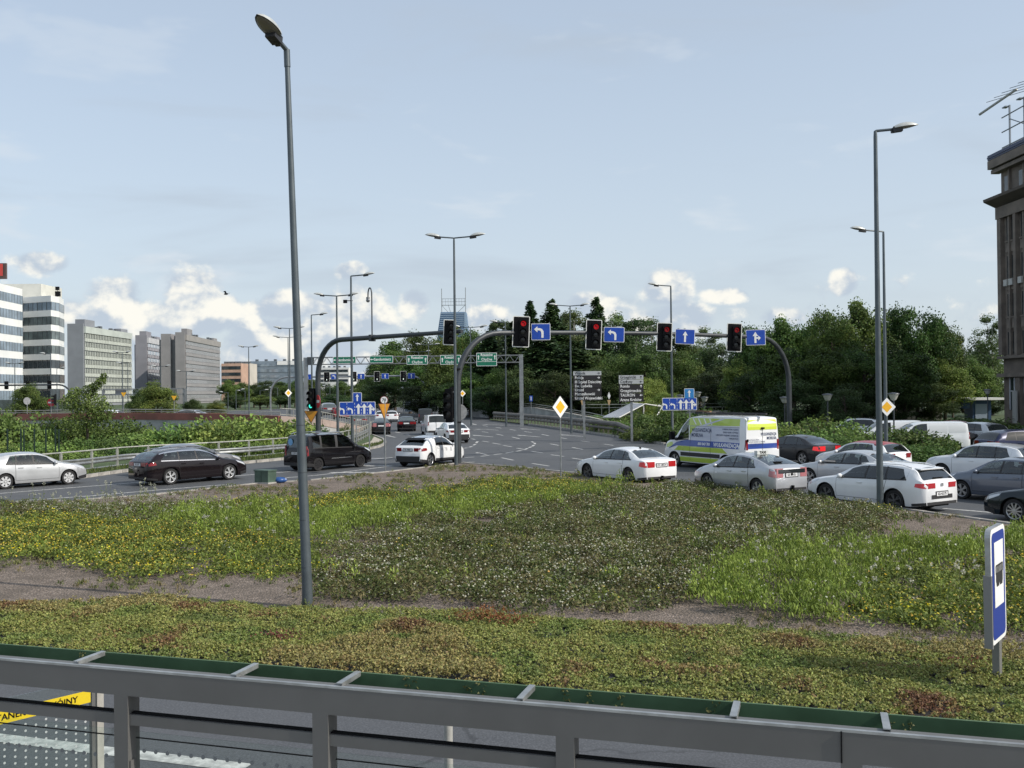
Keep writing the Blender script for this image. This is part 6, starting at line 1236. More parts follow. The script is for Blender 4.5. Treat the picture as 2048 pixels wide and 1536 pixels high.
def where(px, base):
    q = min(LMK, key=lambda m: abs(m[0]-px)); s_ = 'directly behind' if abs(q[0]-px) < 14 else 'just left of' if px < q[0] else 'just right of'
    lab = f'{base} {s_} {q[1]}'; n = USED.get(lab, 0); USED[lab] = n+1
    return lab if n == 0 else f'nearer {lab}' if n == 1 else f'lowest {lab}' if n == 2 else f'hindmost {lab}' if n == 3 else f'innermost {lab}'
GF = 'trees of the wood behind the junction'
CON = 'dark pointed conifer'; BRO = 'dark broadleaved wood tree'; BIR = 'slender birch-like tree'
for kind, px, yt, hw, d in [('b0', 790, 678, 48, 150), ('b1', 845, 655, 52, 142), ('b2', 760, 715, 40, 165), ('b3', 900, 648, 50, 128), ('b1', 955, 650, 52, 124), ('b2', 880, 700, 50, 118), ('b0', 820, 720, 52, 135), ('dk', 770, 755, 50, 140),
        ('k0', 1000, 612, 44, 126), ('k1', 1150, 598, 46, 122), ('k0', 1128, 594, 44, 128), ('k1', 1240, 602, 46, 118), ('k0', 1272, 608, 46, 115), ('k1', 1305, 616, 44, 118), ('k0', 1222, 622, 50, 120),
        ('c0', 1062, 600, 72, 116), ('c1', 1104, 597, 91, 120), ('c1', 1194, 591, 77, 112), ('c0', 1030, 640, 86, 112), ('c0', 1090, 650, 103, 106), ('c1', 1150, 680, 107, 104), ('c0', 980, 660, 86, 118), ('c0', 1125, 640, 77, 130),
        ('dk', 1040, 735, 55, 102), ('dk', 1110, 742, 55, 98), ('dk', 1190, 735, 58, 98), ('b3', 1000, 735, 46, 108), ('b2', 940, 740, 50, 112), ('b1', 1240, 700, 56, 100), ('b2', 1180, 695, 50, 106), ('dk', 980, 770, 50, 104), ('dk', 900, 765, 55, 112), ('dk', 840, 770, 50, 120), ('b2', 1290, 690, 55, 98),
        ('b0', 1360, 668, 52, 120), ('k1', 1420, 636, 40, 135), ('b1', 1400, 690, 50, 112), ('dk', 1440, 690, 55, 108), ('dk', 1350, 730, 52, 100), ('dk', 1470, 720, 60, 90), ('dk', 1410, 745, 60, 88)]:
    lab = CON if kind[0] == 'c' else BIR if kind[0] == 'k' else BRO; nm = 'conifer_tree' if kind[0] == 'c' else 'birch_tree' if kind[0] == 'k' else 'broadleaf_tree'
    tree(nm, kind, px, yt, hw, d, where(px, lab), 'conifers in the wood' if kind[0] == 'c' else 'birches in the wood' if kind[0] == 'k' else GF)
tree('broadleaf_tree', 'l0', 1290, 742, 42, 84, 'light green round tree right of the direction boards'); tree('broadleaf_tree', 'b3', 1370, 700, 46, 92, 'olive green tree behind the light blue sign'); tree('broadleaf_tree', 'l0', 1335, 775, 36, 80, 'low olive tree between the boards and lane sign')
RG = 'trees of the right-hand grove'; RB = 'large dark green grove tree'
for kind, px, yt, hw, d in [('b1', 1520, 640, 60, 84), ('b0', 1570, 630, 66, 80), ('b2', 1625, 628, 62, 84), ('b1', 1665, 606, 62, 78), ('b0', 1722, 596, 72, 80), ('b2', 1790, 606, 60, 84), ('b1', 1835, 600, 66, 80), ('b0', 1880, 632, 46, 84), ('b2', 1905, 645, 34, 84), ('b2', 1560, 690, 70, 74), ('b0', 1640, 690, 75, 72), ('b1', 1730, 690, 75, 72), ('b2', 1810, 690, 70, 74), ('b3', 1890, 715, 60, 80), ('dk', 1500, 745, 60, 76), ('dk', 1590, 760, 70, 70), ('dk', 1690, 765, 70, 70), ('dk', 1780, 760, 66, 74), ('dk', 1860, 765, 60, 78), ('b3', 1950, 715, 50, 90), ('dk', 1935, 760, 55, 92), ('b3', 1480, 715, 44, 80), ('dk', 1980, 770, 45, 95)]:
    tree('broadleaf_tree', kind, px, yt, hw, d, where(px, RB), RG)
tree('broadleaf_tree', 'b1', 1975, 690, 44, 100, 'dense tree below the airy tree by the brown building'); tree('broadleaf_tree', 'k1', 1985, 608, 46, 95, 'thin airy tree just left of the brown building'); tree('broadleaf_tree', 'b1', 1925, 682, 36, 110, 'paler distant tree left of the airy tree')
# left background
tree('broadleaf_tree', 'b2', 58, 762, 42, 88, 'dark rounded conical tree before the white offices'); tree('broadleaf_tree', 'b3', 315, 762, 48, 92, 'bushy green tree before the middle slab'); tree('broadleaf_tree', 'b2', 283, 775, 32, 96, 'second bushy tree left of the middle slab'); tree('broadleaf_tree', 'b1', 385, 795, 22, 96, 'small tree at foot of the right slab'); tree('broadleaf_tree', 'b3', 430, 800, 24, 96, 'low tree right of the right slab')
for i, (px, yt, hw) in enumerate(((455, 758, 24), (480, 762, 26), (508, 764, 28), (535, 760, 26), (560, 762, 28), (590, 758, 30), (620, 752, 30), (650, 765, 28), (680, 762, 30), (710, 765, 28), (735, 745, 32), (470, 790, 30), (520, 790, 32), (570, 788, 30), (620, 788, 34), (670, 788, 34), (715, 786, 34))):
    tree('broadleaf_tree', ('b0', 'b1', 'b2', 'dk')[i % 4], px, yt, hw, 205-(i > 10)*25+(i % 3)*6, where(px, 'distant tree line tree'), 'distant tree line')
# young tree in the left thicket
SH = {'s0': shrub(21), 's1': shrub(22), 'd0': shrub(23, cols=[(0.080, 0.134, 0.032), (0.107, 0.169, 0.039), (0.062, 0.107, 0.027)]), 'd1': shrub(24, cols=[(0.089, 0.146, 0.035), (0.124, 0.188, 0.046)]), 'y0': shrub(25, cols=[(0.232, 0.329, 0.080), (0.285, 0.374, 0.099), (0.178, 0.267, 0.062)])}
def bush(kind, px, py, r, h, label, group=None, d=None, zs=0):
    p = G(px, py) if d is None else on(px, d); fm, sm = SH[kind]; t = thing('shrub', label, 'shrub', (p.x, p.y, zs), random.uniform(0, 6.28), group); t.scale = (r, r, h); ob('foliage', fm, t); ob('stem', sm, t); return t
p = A(176, 787, 49); yt = thing('young_tree', 'young tree with leaning top branch among the left bushes', 'tree', (p.x, p.y, 0)); g = np.random.default_rng(31); C, K = [], []
def wp(px, py): q = A(px, py, 49); return np.array([q.x-p.x, 0, q.z])
for px, py, rr, n in [(160, 800, 1.0, 900), (190, 808, .9, 800), (140, 805, .75, 600), (175, 830, 1.1, 900), (205, 825, .9, 700), (150, 850, 1.0, 700), (205, 852, 1.0, 700), (178, 782, .55, 330), (192, 772, .42, 240), (202, 762, .36, 200), (208, 752, .26, 110), (150, 784, .45, 200)]:
    d = unit(g.normal(size=(n, 3))); C.append(wp(px, py)+d*rr*(g.uniform(.2, 1, n)**.5)[:, None]*np.array([1, 1, .8])); K.append(np.array([(0.134, 0.205, 0.054), (0.169, 0.250, 0.072), (0.099, 0.161, 0.039)])[g.integers(0, 3)]*(1+g.normal(size=(n, 1))*.2)*np.ones((n, 3)))
C = np.concatenate(C); ob('crown', leaf_mesh('crown', C, np.tile([0, 0, .6], (len(C), 1)), g.uniform(.10, .2, len(C)), g.uniform(.06, .11, len(C)), np.concatenate(K), M_BUSH, 1.0), yt)
part('trunk', MB().tube([(0, 0, 0), tuple(wp(174, 850)), tuple(wp(176, 805)), tuple(wp(190, 775)), tuple(wp(209, 748))], [.10, .085, .06, .035, .012], 8).tube([tuple(wp(176, 815)), tuple(wp(150, 795))], [.04, .01], 6).tube([tuple(wp(175, 835)), tuple(wp(206, 820))], [.04, .01], 6), M_BARK, yt)
LT = 'leafy thicket shrub behind guardrail,'; LG = 'shrubs of the left thicket'
for i, (px, d, r, h, k) in enumerate([(560, 48.2, 2.2, 2.69, 'y0'), (520, 47.2, 2.2, 2.82, 'y0'), (480, 47.2, 2.3, 2.88, 's0'), (440, 47.2, 2.2, 2.69, 'y0'), (400, 47.2, 2.3, 2.69, 's1'), (365, 47.2, 2.2, 2.43, 's0'), (330, 47.2, 2.2, 2.05, 'y0'), (595, 49.2, 2, 2.43, 's0'), (300, 46.2, 2, 1.66, 's1'), (265, 46.2, 2, 1.66, 's0'), (230, 46.6, 1.7, 1.3, 'd1'), (190, 46.6, 1.7, 1.4, 'd1'), (150, 46.6, 1.7, 1.3, 's1'), (110, 45.6, 1.7, 1.1, 's0'), (70, 45.6, 1.7, 1.1, 's0'), (30, 44.6, 1.87, 1.2, 's1'), (-10, 44.6, 1.87, 1.3, 's0'), (-60, 43.6, 2.04, 1.4, 's1'),
        (20, 48.2, 2.4, 3.33, 's1'), (-25, 48.2, 2.6, 3.58, 'd1'), (60, 49.2, 2.2, 2.94, 's1'), (130, 51.2, 2.2, 2.82, 'd0'), (225, 52.2, 2.2, 2.82, 'd1'), (262, 52.2, 2, 2.3, 'd1'),
        (500, 45.6, 1.53, 1.3, 's0'), (450, 45.1, 1.53, 1.25, 'd1'), (395, 44.6, 1.53, 1.15, 's0'), (345, 43.6, 1.53, 1.1, 'd1'), (290, 43.6, 1.44, 1, 'd0'), (240, 43.1, 1.36, 0.95, 'd0'), (190, 42.6, 1.36, 0.9, 's1'), (140, 41.6, 1.36, 0.85, 's0'), (95, 41.1, 1.27, 0.85, 'd0'), (550, 46.1, 1.36, 1.2, 'y0'), (590, 46.6, 1.27, 1.1, 's0'), (625, 51.2, 1.5, 1.54, 's0'), (660, 55.2, 1.2, 1.02, 'd1')]):
    q = on(px, d); bush(k, px, 0, r, h, where(px, LT), LG, d=d)
bush('d1', 690, 0, .6, 1.6, 'spindly weed growing against the brown parapet', d=60); bush('s0', 728, 0, .5, .35, 'low grass tuft on the paved nose', d=50)
RT = 'dark green roadside shrub'; RGp = 'shrubs of the right verge'
for i, (px, d, r, h, k) in enumerate([(1225, 70, 2.2, 1.6, 'd1'), (1255, 66, 2.2, 1.8, 's1'), (1285, 62, 2.2, 1.7, 'd1'), (1315, 58, 2.3, 2.3, 'd0'), (1345, 58, 2.3, 2.6, 'd1'), (1300, 66, 2.4, 2.2, 's1'), (1345, 65, 2.4, 2.5, 'd1'), (1380, 60, 2.3, 2.3, 'd0'), (1290, 56, 1.8, 1.3, 'd1'), (1330, 53, 1.8, 1.5, 'd0'), (1230, 80, 2.2, 1.4, 's1'), (1190, 84, 2.0, 1.2, 's0'), (1420, 64, 2.6, 2.4, 'd1'), (1470, 64, 2.6, 2.2, 'd0'), (1520, 62, 2.6, 2.0, 'd0'),
        (1600, 46, 2.2, 2.1, 's1'), (1630, 45, 2.2, 2.4, 'd1'), (1660, 44, 2.2, 2.2, 's1'), (1695, 43, 2.2, 1.9, 'd1'), (1725, 42, 2.2, 1.9, 's1'), (1610, 42, 1.8, 1.5, 'd1'), (1650, 41, 1.8, 1.5, 's1'), (1690, 40, 1.8, 1.4, 'd1'), (1730, 39, 1.8, 1.4, 's1'), (1770, 40, 2.0, 1.8, 'd1'), (1800, 39.5, 2.0, 1.9, 'd0'), (1830, 39, 2.0, 1.8, 'd0'), (1858, 38.5, 1.7, 1.6, 'd0'), (1880, 38, 1.2, 1.2, 'd0'), (1850, 36.5, 1.4, 1.1, 'd0'), (1810, 36.8, 1.6, 1.2, 'd1'), (1575, 48, 2.0, 1.6, 's1'), (1545, 52, 2.2, 1.7, 'd1')]):
    bush(k, px, 0, r, h, where(px, RT), RGp, d=d)
for px, d, r, h, k in ((1900, 60, 3.0, 1.6, 'd1'), (1945, 60, 3.0, 1.5, 'd0'), (1985, 60, 2.6, 1.4, 'd1'), (1860, 64, 2.5, 1.2, 'd1')): bush(k, px, 0, r, h, where(px, 'clipped low hedge shrub')+' and pale wall', 'hedge by the car park', d=d)
tree('broadleaf_tree', 'dk', 1690, 775, 46, 58, 'small dark tree left of the right lamp posts')
# ------------------------------------------------------------------ planted bed on the island
Z = {'W': [[(1240, 985), (1400, 972), (1590, 1000), (1790, 1028), (1760, 1060), (1640, 1088), (1500, 1112), (1420, 1150), (1400, 1195), (1300, 1212), (1000, 1212), (780, 1190), (600, 1192), (640, 1130), (760, 1062), (960, 1022)], [(-300, 1022), (0, 1020), (290, 1014), (400, 1024), (300, 1036), (60, 1046), (-300, 1060)], [(420, 1022), (520, 1006), (600, 1008), (560, 1030)]],
     'G': [[(1420, 1150), (1500, 1112), (1640, 1098), (1850, 1090), (2010, 1084), (2060, 1090), (2060, 1120), (1820, 1140), (1740, 1175), (1660, 1235), (1450, 1222), (1395, 1190)], [(250, 1040), (420, 1022), (640, 1038), (960, 1000), (1200, 985), (1280, 978), (1270, 1000), (960, 1024), (770, 1060), (640, 1090), (480, 1066)], [(2020, 1066), (2400, 1090), (2400, 1120), (2020, 1090)]],
     'Y': [[(1740, 1175), (1820, 1140), (2060, 1120), (2400, 1140), (2400, 1300), (2060, 1265), (1760, 1248), (1680, 1230)], [(430, 1012), (620, 1001), (800, 986), (930, 974), (1010, 964), (1120, 967), (1250, 980), (1200, 988), (960, 1002), (700, 1032), (540, 1030)], [(-300, 1045), (60, 1045), (300, 1042), (480, 1066), (640, 1090), (640, 1130), (600, 1150), (430, 1155), (250, 1146), (90, 1128), (-300, 1120)]]}
def lowf0(x, y):
    return np.sin(x*2.1+y*.7)+.7*np.sin(x*.9-y*2.3+1)+.6*np.sin(3.7*x+2.9*y+2)
gB = np.random.default_rng(77); bbx = (-22, 17, 9*KD, 38*KD); NS = 40000
X = gB.uniform(bbx[0], bbx[1], NS); Y = gB.uniform(bbx[2], bbx[3], NS); ok = inpoly_np(X, Y, [(q.x, q.y) for q in ISL]); X, Y = X[ok], Y[ok]
cm_ = np.array(CM); dd = np.stack([X, Y, np.full(len(X), .15-EYE)], 1) @ cm_; U = 1024+FPX*dd[:, 0]/-dd[:, 2]; V = 768-FPX*dd[:, 1]/-dd[:, 2]
Uj = U+gB.normal(size=len(U))*12+lowf0(X, Y)*18; Vj = V+gB.normal(size=len(U))*4.0+lowf0(Y, X)*6; zone = np.zeros(len(X), int)
for i, k in enumerate('WGY'):
    for poly in Z[k]: zone[inpoly_np(Uj, Vj, poly) & (zone == 0)] = i+1
sw = gB.uniform(size=len(X)) < .035; zone[sw & (zone > 0)] = gB.integers(1, 4, int((sw & (zone > 0)).sum()))
def lowf(x, y, s, seed): 
    g = np.random.default_rng(seed); v = 0
    for _ in range(6): a = g.uniform(0, 6.28); f = s*g.uniform(.6, 1.8); v = v+np.sin(x*f*math.cos(a)+y*f*math.sin(a)+g.uniform(0, 6.28))
    return v/6**.5/1.2
M_PLANT = leafmat('bedding_leaves', .6, .25, 0); M_PET = leafmat('petals', .6, .35, 0)
SPEC = {1: (.30, 52, .064, [(0.102, 0.130, 0.036), (0.131, 0.152, 0.048), (0.074, 0.101, 0.029), (0.158, 0.143, 0.061), (0.118, 0.105, 0.044)], (.46, .46, .37), .06, 'bedding_plants', 'low grey-green shrubs dotted with white flowers covering the bed'),
        2: (.52, 50, .085, [(0.192, 0.262, 0.044), (0.237, 0.307, 0.058), (0.143, 0.205, 0.036)], (.5, .52, .42), .012, 'bedding_plants', 'bright green feathery bedding plants in drifts across the bed'),
        3: (.30, 52, .066, [(0.125, 0.166, 0.033), (0.166, 0.211, 0.044), (0.092, 0.128, 0.026)], (.60, .49, .07), .085, 'bedding_plants', 'green bedding plants with small yellow flowers')}
for zi, (hh, per, ls, cols, fcol, ff, nm, lab) in SPEC.items():
    sel = zone == zi; cx, cy = X[sel], Y[sel]; n = len(cx)
    if n == 0: continue
    fine = lowf(cx, cy, 4.2, zi+20); gap = fine > -.95; cx, cy, fine = cx[gap], cy[gap], fine[gap]; n = len(cx); var = lowf(cx, cy, 1.1, zi)*.30+.85+fine*.30+gB.normal(size=n)*.14; h = hh*np.clip(var, .22, 1.7); dist = np.hypot(cx, cy)
    C, Nn, Kc, LN, AXs, FC, FK, FN = [], [], [], [], [], [], [], []
    ci = np.repeat(np.arange(n), per); m = len(ci); a = gB.uniform(0, 6.28, m); rho = gB.uniform(0, 1, m)**.5; R0 = .26 if zi != 2 else .19
    px_, py_ = cx[ci]+R0*rho*np.cos(a), cy[ci]+R0*rho*np.sin(a); up = gB.uniform(.25, 1, m)**.6; pz_ = .10+h[ci]*(1-.55*rho**2)*up
    C = np.stack([px_, py_, pz_], 1); base = np.array(cols)[gB.integers(0, len(cols), n)]*(1+lowf(cx, cy, 2.5, zi+5)[:, None]*.16); col = base[ci]*(1+gB.normal(size=(m, 1))*.2)
    if zi == 3: col[gB.uniform(size=m) < .12] *= np.array([1.4, 1.2, .8])
    if zi == 2: ax = np.stack([np.cos(a)*.35, np.sin(a)*.35, np.ones(m)], 1); nrm = np.stack([np.cos(a), np.sin(a), np.full(m, .2)], 1)
    else: ax = gB.normal(size=(m, 3)); nrm = np.stack([np.cos(a)*rho, np.sin(a)*rho, np.full(m, .8)], 1)
    me = leaf_mesh(nm, C, nrm, ls*gB.uniform(.6, 1.4, m), ls*(.55 if zi != 2 else .30)*gB.uniform(.7, 1.3, m), col, M_PLANT, .7, ax)
    o = ob(nm, me); o['kind'] = 'stuff'; tag(o, lab, 'plants')
    patch = np.clip(lowf(cx, cy, .9, zi+9)*.55+.75, .08, 1.8)
    fsel = gB.uniform(size=m) < ff*patch[ci]*(up > .72)*2.0
    fn = int(fsel.sum()); fc = C[fsel]+np.array([0, 0, .03]); 
    fm = leaf_mesh('blossom', fc, np.tile([.15, -.3, 1.0], (fn, 1)), gB.uniform(.028, .058, fn), gB.uniform(.028, .050, fn), np.array(fcol)*(1+gB.normal(size=(fn, 1))*.22)*(np.array([1, 1, 1]) if zi != 3 else (1+gB.normal(size=(fn, 3))*np.array([0, .14, .6]))), M_PET, .5)
    fo = ob('blossom', fm, o); fo['kind'] = 'stuff'
# weeds in the gravel
wsel = np.where((zone == 0) & (gB.uniform(size=len(X)) < .55*np.clip(lowf(X, Y, 1.6, 40)+.35, 0, 1)))[0]; per = 22; ci = np.repeat(wsel, per); m = len(ci); a = gB.uniform(0, 6.28, m); rr_ = gB.uniform(0, .12, m); hgt = gB.uniform(.03, .16, len(X))[ci]
C = np.stack([X[ci]+rr_*np.cos(a), Y[ci]+rr_*np.sin(a), .11+hgt*gB.uniform(.3, 1, m)], 1); wc = np.array([(.16, .17, .06), (.12, .14, .045), (.20, .17, .08), (.09, .12, .035)])[gB.integers(0, 4, len(X))][ci]*(1+gB.normal(size=(m, 1))*.2)
o = ob('weeds', leaf_mesh('weeds', C, np.stack([np.cos(a), np.sin(a), np.full(m, .4)], 1), gB.uniform(.04, .10, m), gB.uniform(.012, .03, m), wc, M_PLANT, .5, np.stack([np.cos(a)*.6, np.sin(a)*.6, np.ones(m)], 1))); o['kind'] = 'stuff'; tag(o, 'sparse yellowish weeds growing in the brown gravel', 'weeds')
# grass blades on the verges
def grass(name, label, poly, n, h, cols, z0=.1):
    bx = [q[0] for q in poly]; by = [q[1] for q in poly]; x = gB.uniform(min(bx), max(bx), n*3); y = gB.uniform(min(by), max(by), n*3); k = inpoly_np(x, y, poly); x, y = x[k][:n], y[k][:n]; m = len(x); a = gB.uniform(0, 6.28, m); hh = h*gB.uniform(.5, 1.3, m)
    me = leaf_mesh(name, np.stack([x, y, z0+hh*.45], 1), np.stack([np.cos(a), np.sin(a), np.full(m, .2)], 1), hh, hh*.16, tint(m, cols), M_PLANT, .3, np.stack([np.cos(a)*.5, np.sin(a)*.5, np.ones(m)], 1)); o = ob(name, me); o['kind'] = 'stuff'; tag(o, label, 'grass')
gk = [(q.x, q.y) for q in KL]; gk2 = [(q.x-.4, q.y+3.2) for q in reversed(KL[:-3])]
grass('grass', 'rough grass under the left guardrail', [(x-.1, y+.35) for x, y in gk[:-3]]+gk2, 26000, .22, [(.09, .13, .03), (.13, .15, .05), (.07, .10, .025)])
grass('grass', 'rough grass along the right road edge', [(q.x+.4, q.y+.2) for q in RE[3:]]+[(q.x+4, q.y+2.2) for q in reversed(RE[3:])], 22000, .3, [(.07, .10, .028), (.10, .12, .04), (.055, .08, .02)])

# tall flowering stalks standing above the bed
st_px = [(gB.uniform(150, 340), gB.uniform(1020, 1068)) for _ in range(60)]+[(gB.uniform(0, 150), gB.uniform(1020, 1050)) for _ in range(18)]+[(gB.uniform(1500, 1720), gB.uniform(1120, 1200)) for _ in range(26)]+[(gB.uniform(400, 640), gB.uniform(1040, 1140)) for _ in range(26)]+[(gB.uniform(1700, 2000), gB.uniform(1180, 1250)) for _ in range(26)]
C, AXs, LN, WD, K = [], [], [], [], []
for px, py in st_px:
    q = G(px, py); hh = gB.uniform(.5, .95); bx, by = gB.normal()*.10, gB.normal()*.10; n = 9
    for i in range(n):
        u = (i+.5)/n; C.append((q.x+bx*u, q.y+by*u, .1+hh*u)); AXs.append((bx, by, hh)); LN.append(hh/n*1.3); WD.append(.012); K.append((.16, .19, .06))
        if i < 6: a = gB.uniform(0, 6.28); C.append((q.x+bx*u+.04*math.cos(a), q.y+by*u+.04*math.sin(a), .1+hh*u)); AXs.append((math.cos(a), math.sin(a), .6)); LN.append(.10); WD.append(.025); K.append((.13, .17, .045))
    for i in range(10):
        a = gB.uniform(0, 6.28); r_ = gB.uniform(0, .05); C.append((q.x+bx+r_*math.cos(a), q.y+by+r_*math.sin(a), .1+hh+gB.uniform(-.04, .03))); AXs.append((math.cos(a), math.sin(a), 0)); LN.append(.035); WD.append(.03); K.append((.42, .42, .33))
C = np.array(C); o = ob('tall_stalks', leaf_mesh('tall_stalks', C, np.tile([0, -1.0, .1], (len(C), 1)), np.array(LN), np.array(WD), np.array(K), M_PLANT, .3, np.array(AXs))); o['kind'] = 'stuff'; tag(o, 'thin pale flowering stalks standing above the bedding plants', 'plants')
# ------------------------------------------------------------------ shelter with planted roof, in the foreground
RZ = 2.30                                      # level of the planting
e0, e1 = G(0, 1287, RZ), G(2048, 1449, RZ); ed = (e1-e0); ed.z = 0; ed.normalize(); en = Vector((-ed.y, ed.x, 0))     # near edge line and the direction away
rzs = math.atan2(ed.y, ed.x); f0, f1 = G(0, 1206, RZ), G(2048, 1300, RZ)
mid = (e0+e1)/2; mid.z = 0; sh_t = thing('bus_shelter', 'bus shelter with planted roof, grey beam and glass in the foreground', 'bus shelter', mid, rzs)
def SL(p): q = Vector((p.x-mid.x, p.y-mid.y, 0)); return q.dot(ed), q.dot(en)
FAR = [SL(G(px, py, RZ)) for px, py in ((-200, 1214), (0, 1208), (300, 1194), (600, 1212), (1000, 1226), (1500, 1256), (1950, 1288), (2200, 1304))]; FX, FY = [p[0] for p in FAR], [p[1] for p in FAR]; dep = max(FY); HW = 5.6
M_GUT = mat('green_painted_gutter', (.045, .095, .05), .42, var=.2, vscale=2.5); M_BEAM = mat('anthracite_beam', (.118, .118, .115), .5, .1, var=.09, vscale=2); M_ALU = mat('bare_aluminium', (.40, .415, .415), .42, .7, var=.2, vscale=9)
zg = RZ-.02
part('gutter', MB().box((0, -.006, zg-.06), (2*HW, .012, .16)).box((0, -.05, zg-.125), (2*HW, .09, .012)), M_GUT, sh_t, None)
part('gutter_lip', MB().tube([(-HW, -.004, zg+.015), (HW, -.004, zg+.015)], .008, 6), mat('pale_green_lip', (.10, .16, .09), .5), sh_t)
part('roof_deck', MB().prism([(-HW, .003), (HW, .003), (HW, FY[-1])]+[(x, y-.03) for x, y in zip(reversed(FX), reversed(FY)) if abs(x) < HW]+[(-HW, FY[0])], RZ-.16, RZ-.02), M_TRIM, sh_t, None)
# grey beam in front of the gutter: its top edge in the photo passes (0,1314) and (2048,1500)
bt = RZ-.012; t0, t1 = G(0, 1314, bt), G(2048, 1500, bt); yb = (SL(t0)[1]+SL(t1)[1])/2
def zrail(px, py): # height on the plane y=yb of the sight line
    r = ray(px, py); o = Vector((0, 0, EYE)); n = en; d0 = (mid+en*yb).dot(n); k = (d0-o.dot(n))/r.dot(n); q = o+r*k; return q.z
BH = bt-(zrail(250, 1389)+zrail(1600, 1521))/2
part('beam', MB().box((0, yb+.04, bt-BH/2), (2*HW, .08, BH)), M_BEAM, sh_t, None); part('beam_cap', MB().box((0, yb+.008, bt+.002), (2*HW, .020, .012)), M_ALU, sh_t, None)
def XB(px, py, z, y): # local x where the column px meets the shelter line y at height z
    q = G(px, py, z); return SL(q)[0]
for px, py in ((150, 1322), (470, 1346), (683, 1362), (1040, 1394), (1465, 1434), (1775, 1463)):
    x = XB(px, py, bt+.02, 0); ww = abs(yb)-.03; part('hook_bracket', MB().box((x, -ww/2-.004, bt+.016), (.03, ww, .005)).box((x, -.008, bt+.0), (.03, .006, .035)).box((x+.016, -ww/2-.004, bt+.006), (.003, ww-.01, .024)), M_ALU, sh_t, None)
for i, px in enumerate((528, 1215, 1590, 1790, 1930)): part('bolt', MB().ball((XB(px, 1400, RZ-.1, 0), -.02, RZ-.12), .014, 8, 5), M_BLACK, sh_t, 40)
part('beam_joint', MB().box((XB(1682, 1490, bt-.1, yb), yb-.002, bt-BH/2), (.006, .01, BH-.002)), M_BLACK, sh_t, None)
POSTX = [XB(220, 1400, bt-BH, yb), XB(637, 1430, bt-BH, yb), XB(1125, 1480, bt-BH, yb)]; sp = POSTX[2]-POSTX[1]; POSTX = [POSTX[0]-sp]+POSTX+[POSTX[2]+sp, POSTX[2]+2*sp]
for x in POSTX: part('post', MB().box((x, yb+.05, (bt-BH)/2), (.09, .10, bt-BH)).box((x+.052, yb+.03, (bt-.5)/2), (.006, .04, bt-.5)), M_BEAM, sh_t, None)
rail_z = G(100, 1418, 1.76).z
def zrail(px, py): # height on the plane y=yb of the sight line
    r = ray(px, py); o = Vector((0, 0, EYE)); n = en; d0 = (mid+en*yb).dot(n); k = (d0-o.dot(n))/r.dot(n); q = o+r*k; return q.z
zr0, zr1 = (zrail(250, 1430)+zrail(900, 1495))/2, (zrail(250, 1452)+zrail(900, 1518))/2; zr = zr0-.02
part('cross_rail', MB().box((0, yb+.04, (zr0+zr1)/2), (2*HW, .055, zr0-zr1)), M_BEAM, sh_t, None); part('rail_gasket', MB().box((0, yb+.045, zr+.024), (2*HW, .03, .009)), M_BLACK, sh_t, None)
M_PANE = bpy.data.materials.new('clear_pane'); M_PANE.use_nodes = True; tt = M_PANE.node_tree; gl = tt.nodes.new('ShaderNodeBsdfGlossy'); gl.inputs['Roughness'].default_value = .02; gl.inputs['Color'].default_value = (.8, .85, .85, 1); tp_ = tt.nodes.new('ShaderNodeBsdfTransparent'); tp_.inputs[0].default_value = (.93, .96, .95, 1); mx = tt.nodes.new('ShaderNodeMixShader'); lw = tt.nodes.new('ShaderNodeLayerWeight'); fr = mth(tt, 'POWER', E(lw.outputs['Facing'], tt), 5.0)*.7+.02
tt.links.new(fr.k, mx.inputs[0]); tt.links.new(tp_.outputs[0], mx.inputs[1]); tt.links.new(gl.outputs[0], mx.inputs[2]); tt.links.new(mx.outputs[0], tt.nodes['Material Output'].inputs[0])
M_DOT = mat('frosted_dot', (.42, .44, .45), .7); M_DOTD = mat('grey_dot', (.16, .17, .175), .7)
dotm = MB().lathe([(.001, 0), (.012, 0), (.012, .002), (.001, .002)], 10, 'y').mesh('printed_dot', M_DOTD); dotw = MB().lathe([(.001, 0), (.010, 0), (.010, .002), (.001, .002)], 10, 'y').mesh('printed_dot', M_DOT)
for i, (a, b) in enumerate(zip(POSTX[:-1], POSTX[1:])):
    pn = part('glass_pane', MB().box(((a+b)/2, yb+.045, (zr-.06)/2), (b-a-.13, .008, zr-.10)), M_PANE, sh_t, None); part('pane_edge', MB().box(((a+b)/2, yb+.045, zr-.115), (b-a-.13, .010, .004)), M_BLACK, pn, None)
    zz = zrail(400, 1520)
    for j in range(int((b-a)/.075)-1): ob('printed_dot', dotm, pn, (a+.12+j*.075, yb+.038, zz if i > 0 else zz-.05))
# oblique end pane with the yellow band, standing beyond the beam at the left
q0, q1 = G(188, 1400, 1.9), None; gx = XB(183, 1470, 1.2, yb)-.02
ep = thing('glass_screen', 'dotted glass screen with yellow printed band at lower left', 'glass screen', A(181, 1400, 6.5), R(49)); ep.location.z = .1
part('pane', MB().box((-.9, 0, .62), (1.8, .01, 1.2)), M_PANE, ep, None); part('edge_post', MB().box((.02, .01, .62), (.03, .05, 1.24)), M_BEAM, ep, None); part('light_post', MB().box((.09, .03, .62), (.06, .06, 1.24)), mat('weathered_pale_post', (.36, .35, .32), .6, var=.15), ep, None)
bz0 = 1.04; M_YB = mat('yellow_band', (.62, .47, .01), .5)
bd_ = part('yellow_band', MB().prism([(-.005, bz0-.02), (-.005, bz0+.085), (-1.7, bz0+.085), (-1.7, bz0-.02)], -.012, -.006, 'y'), M_YB, ep, None)
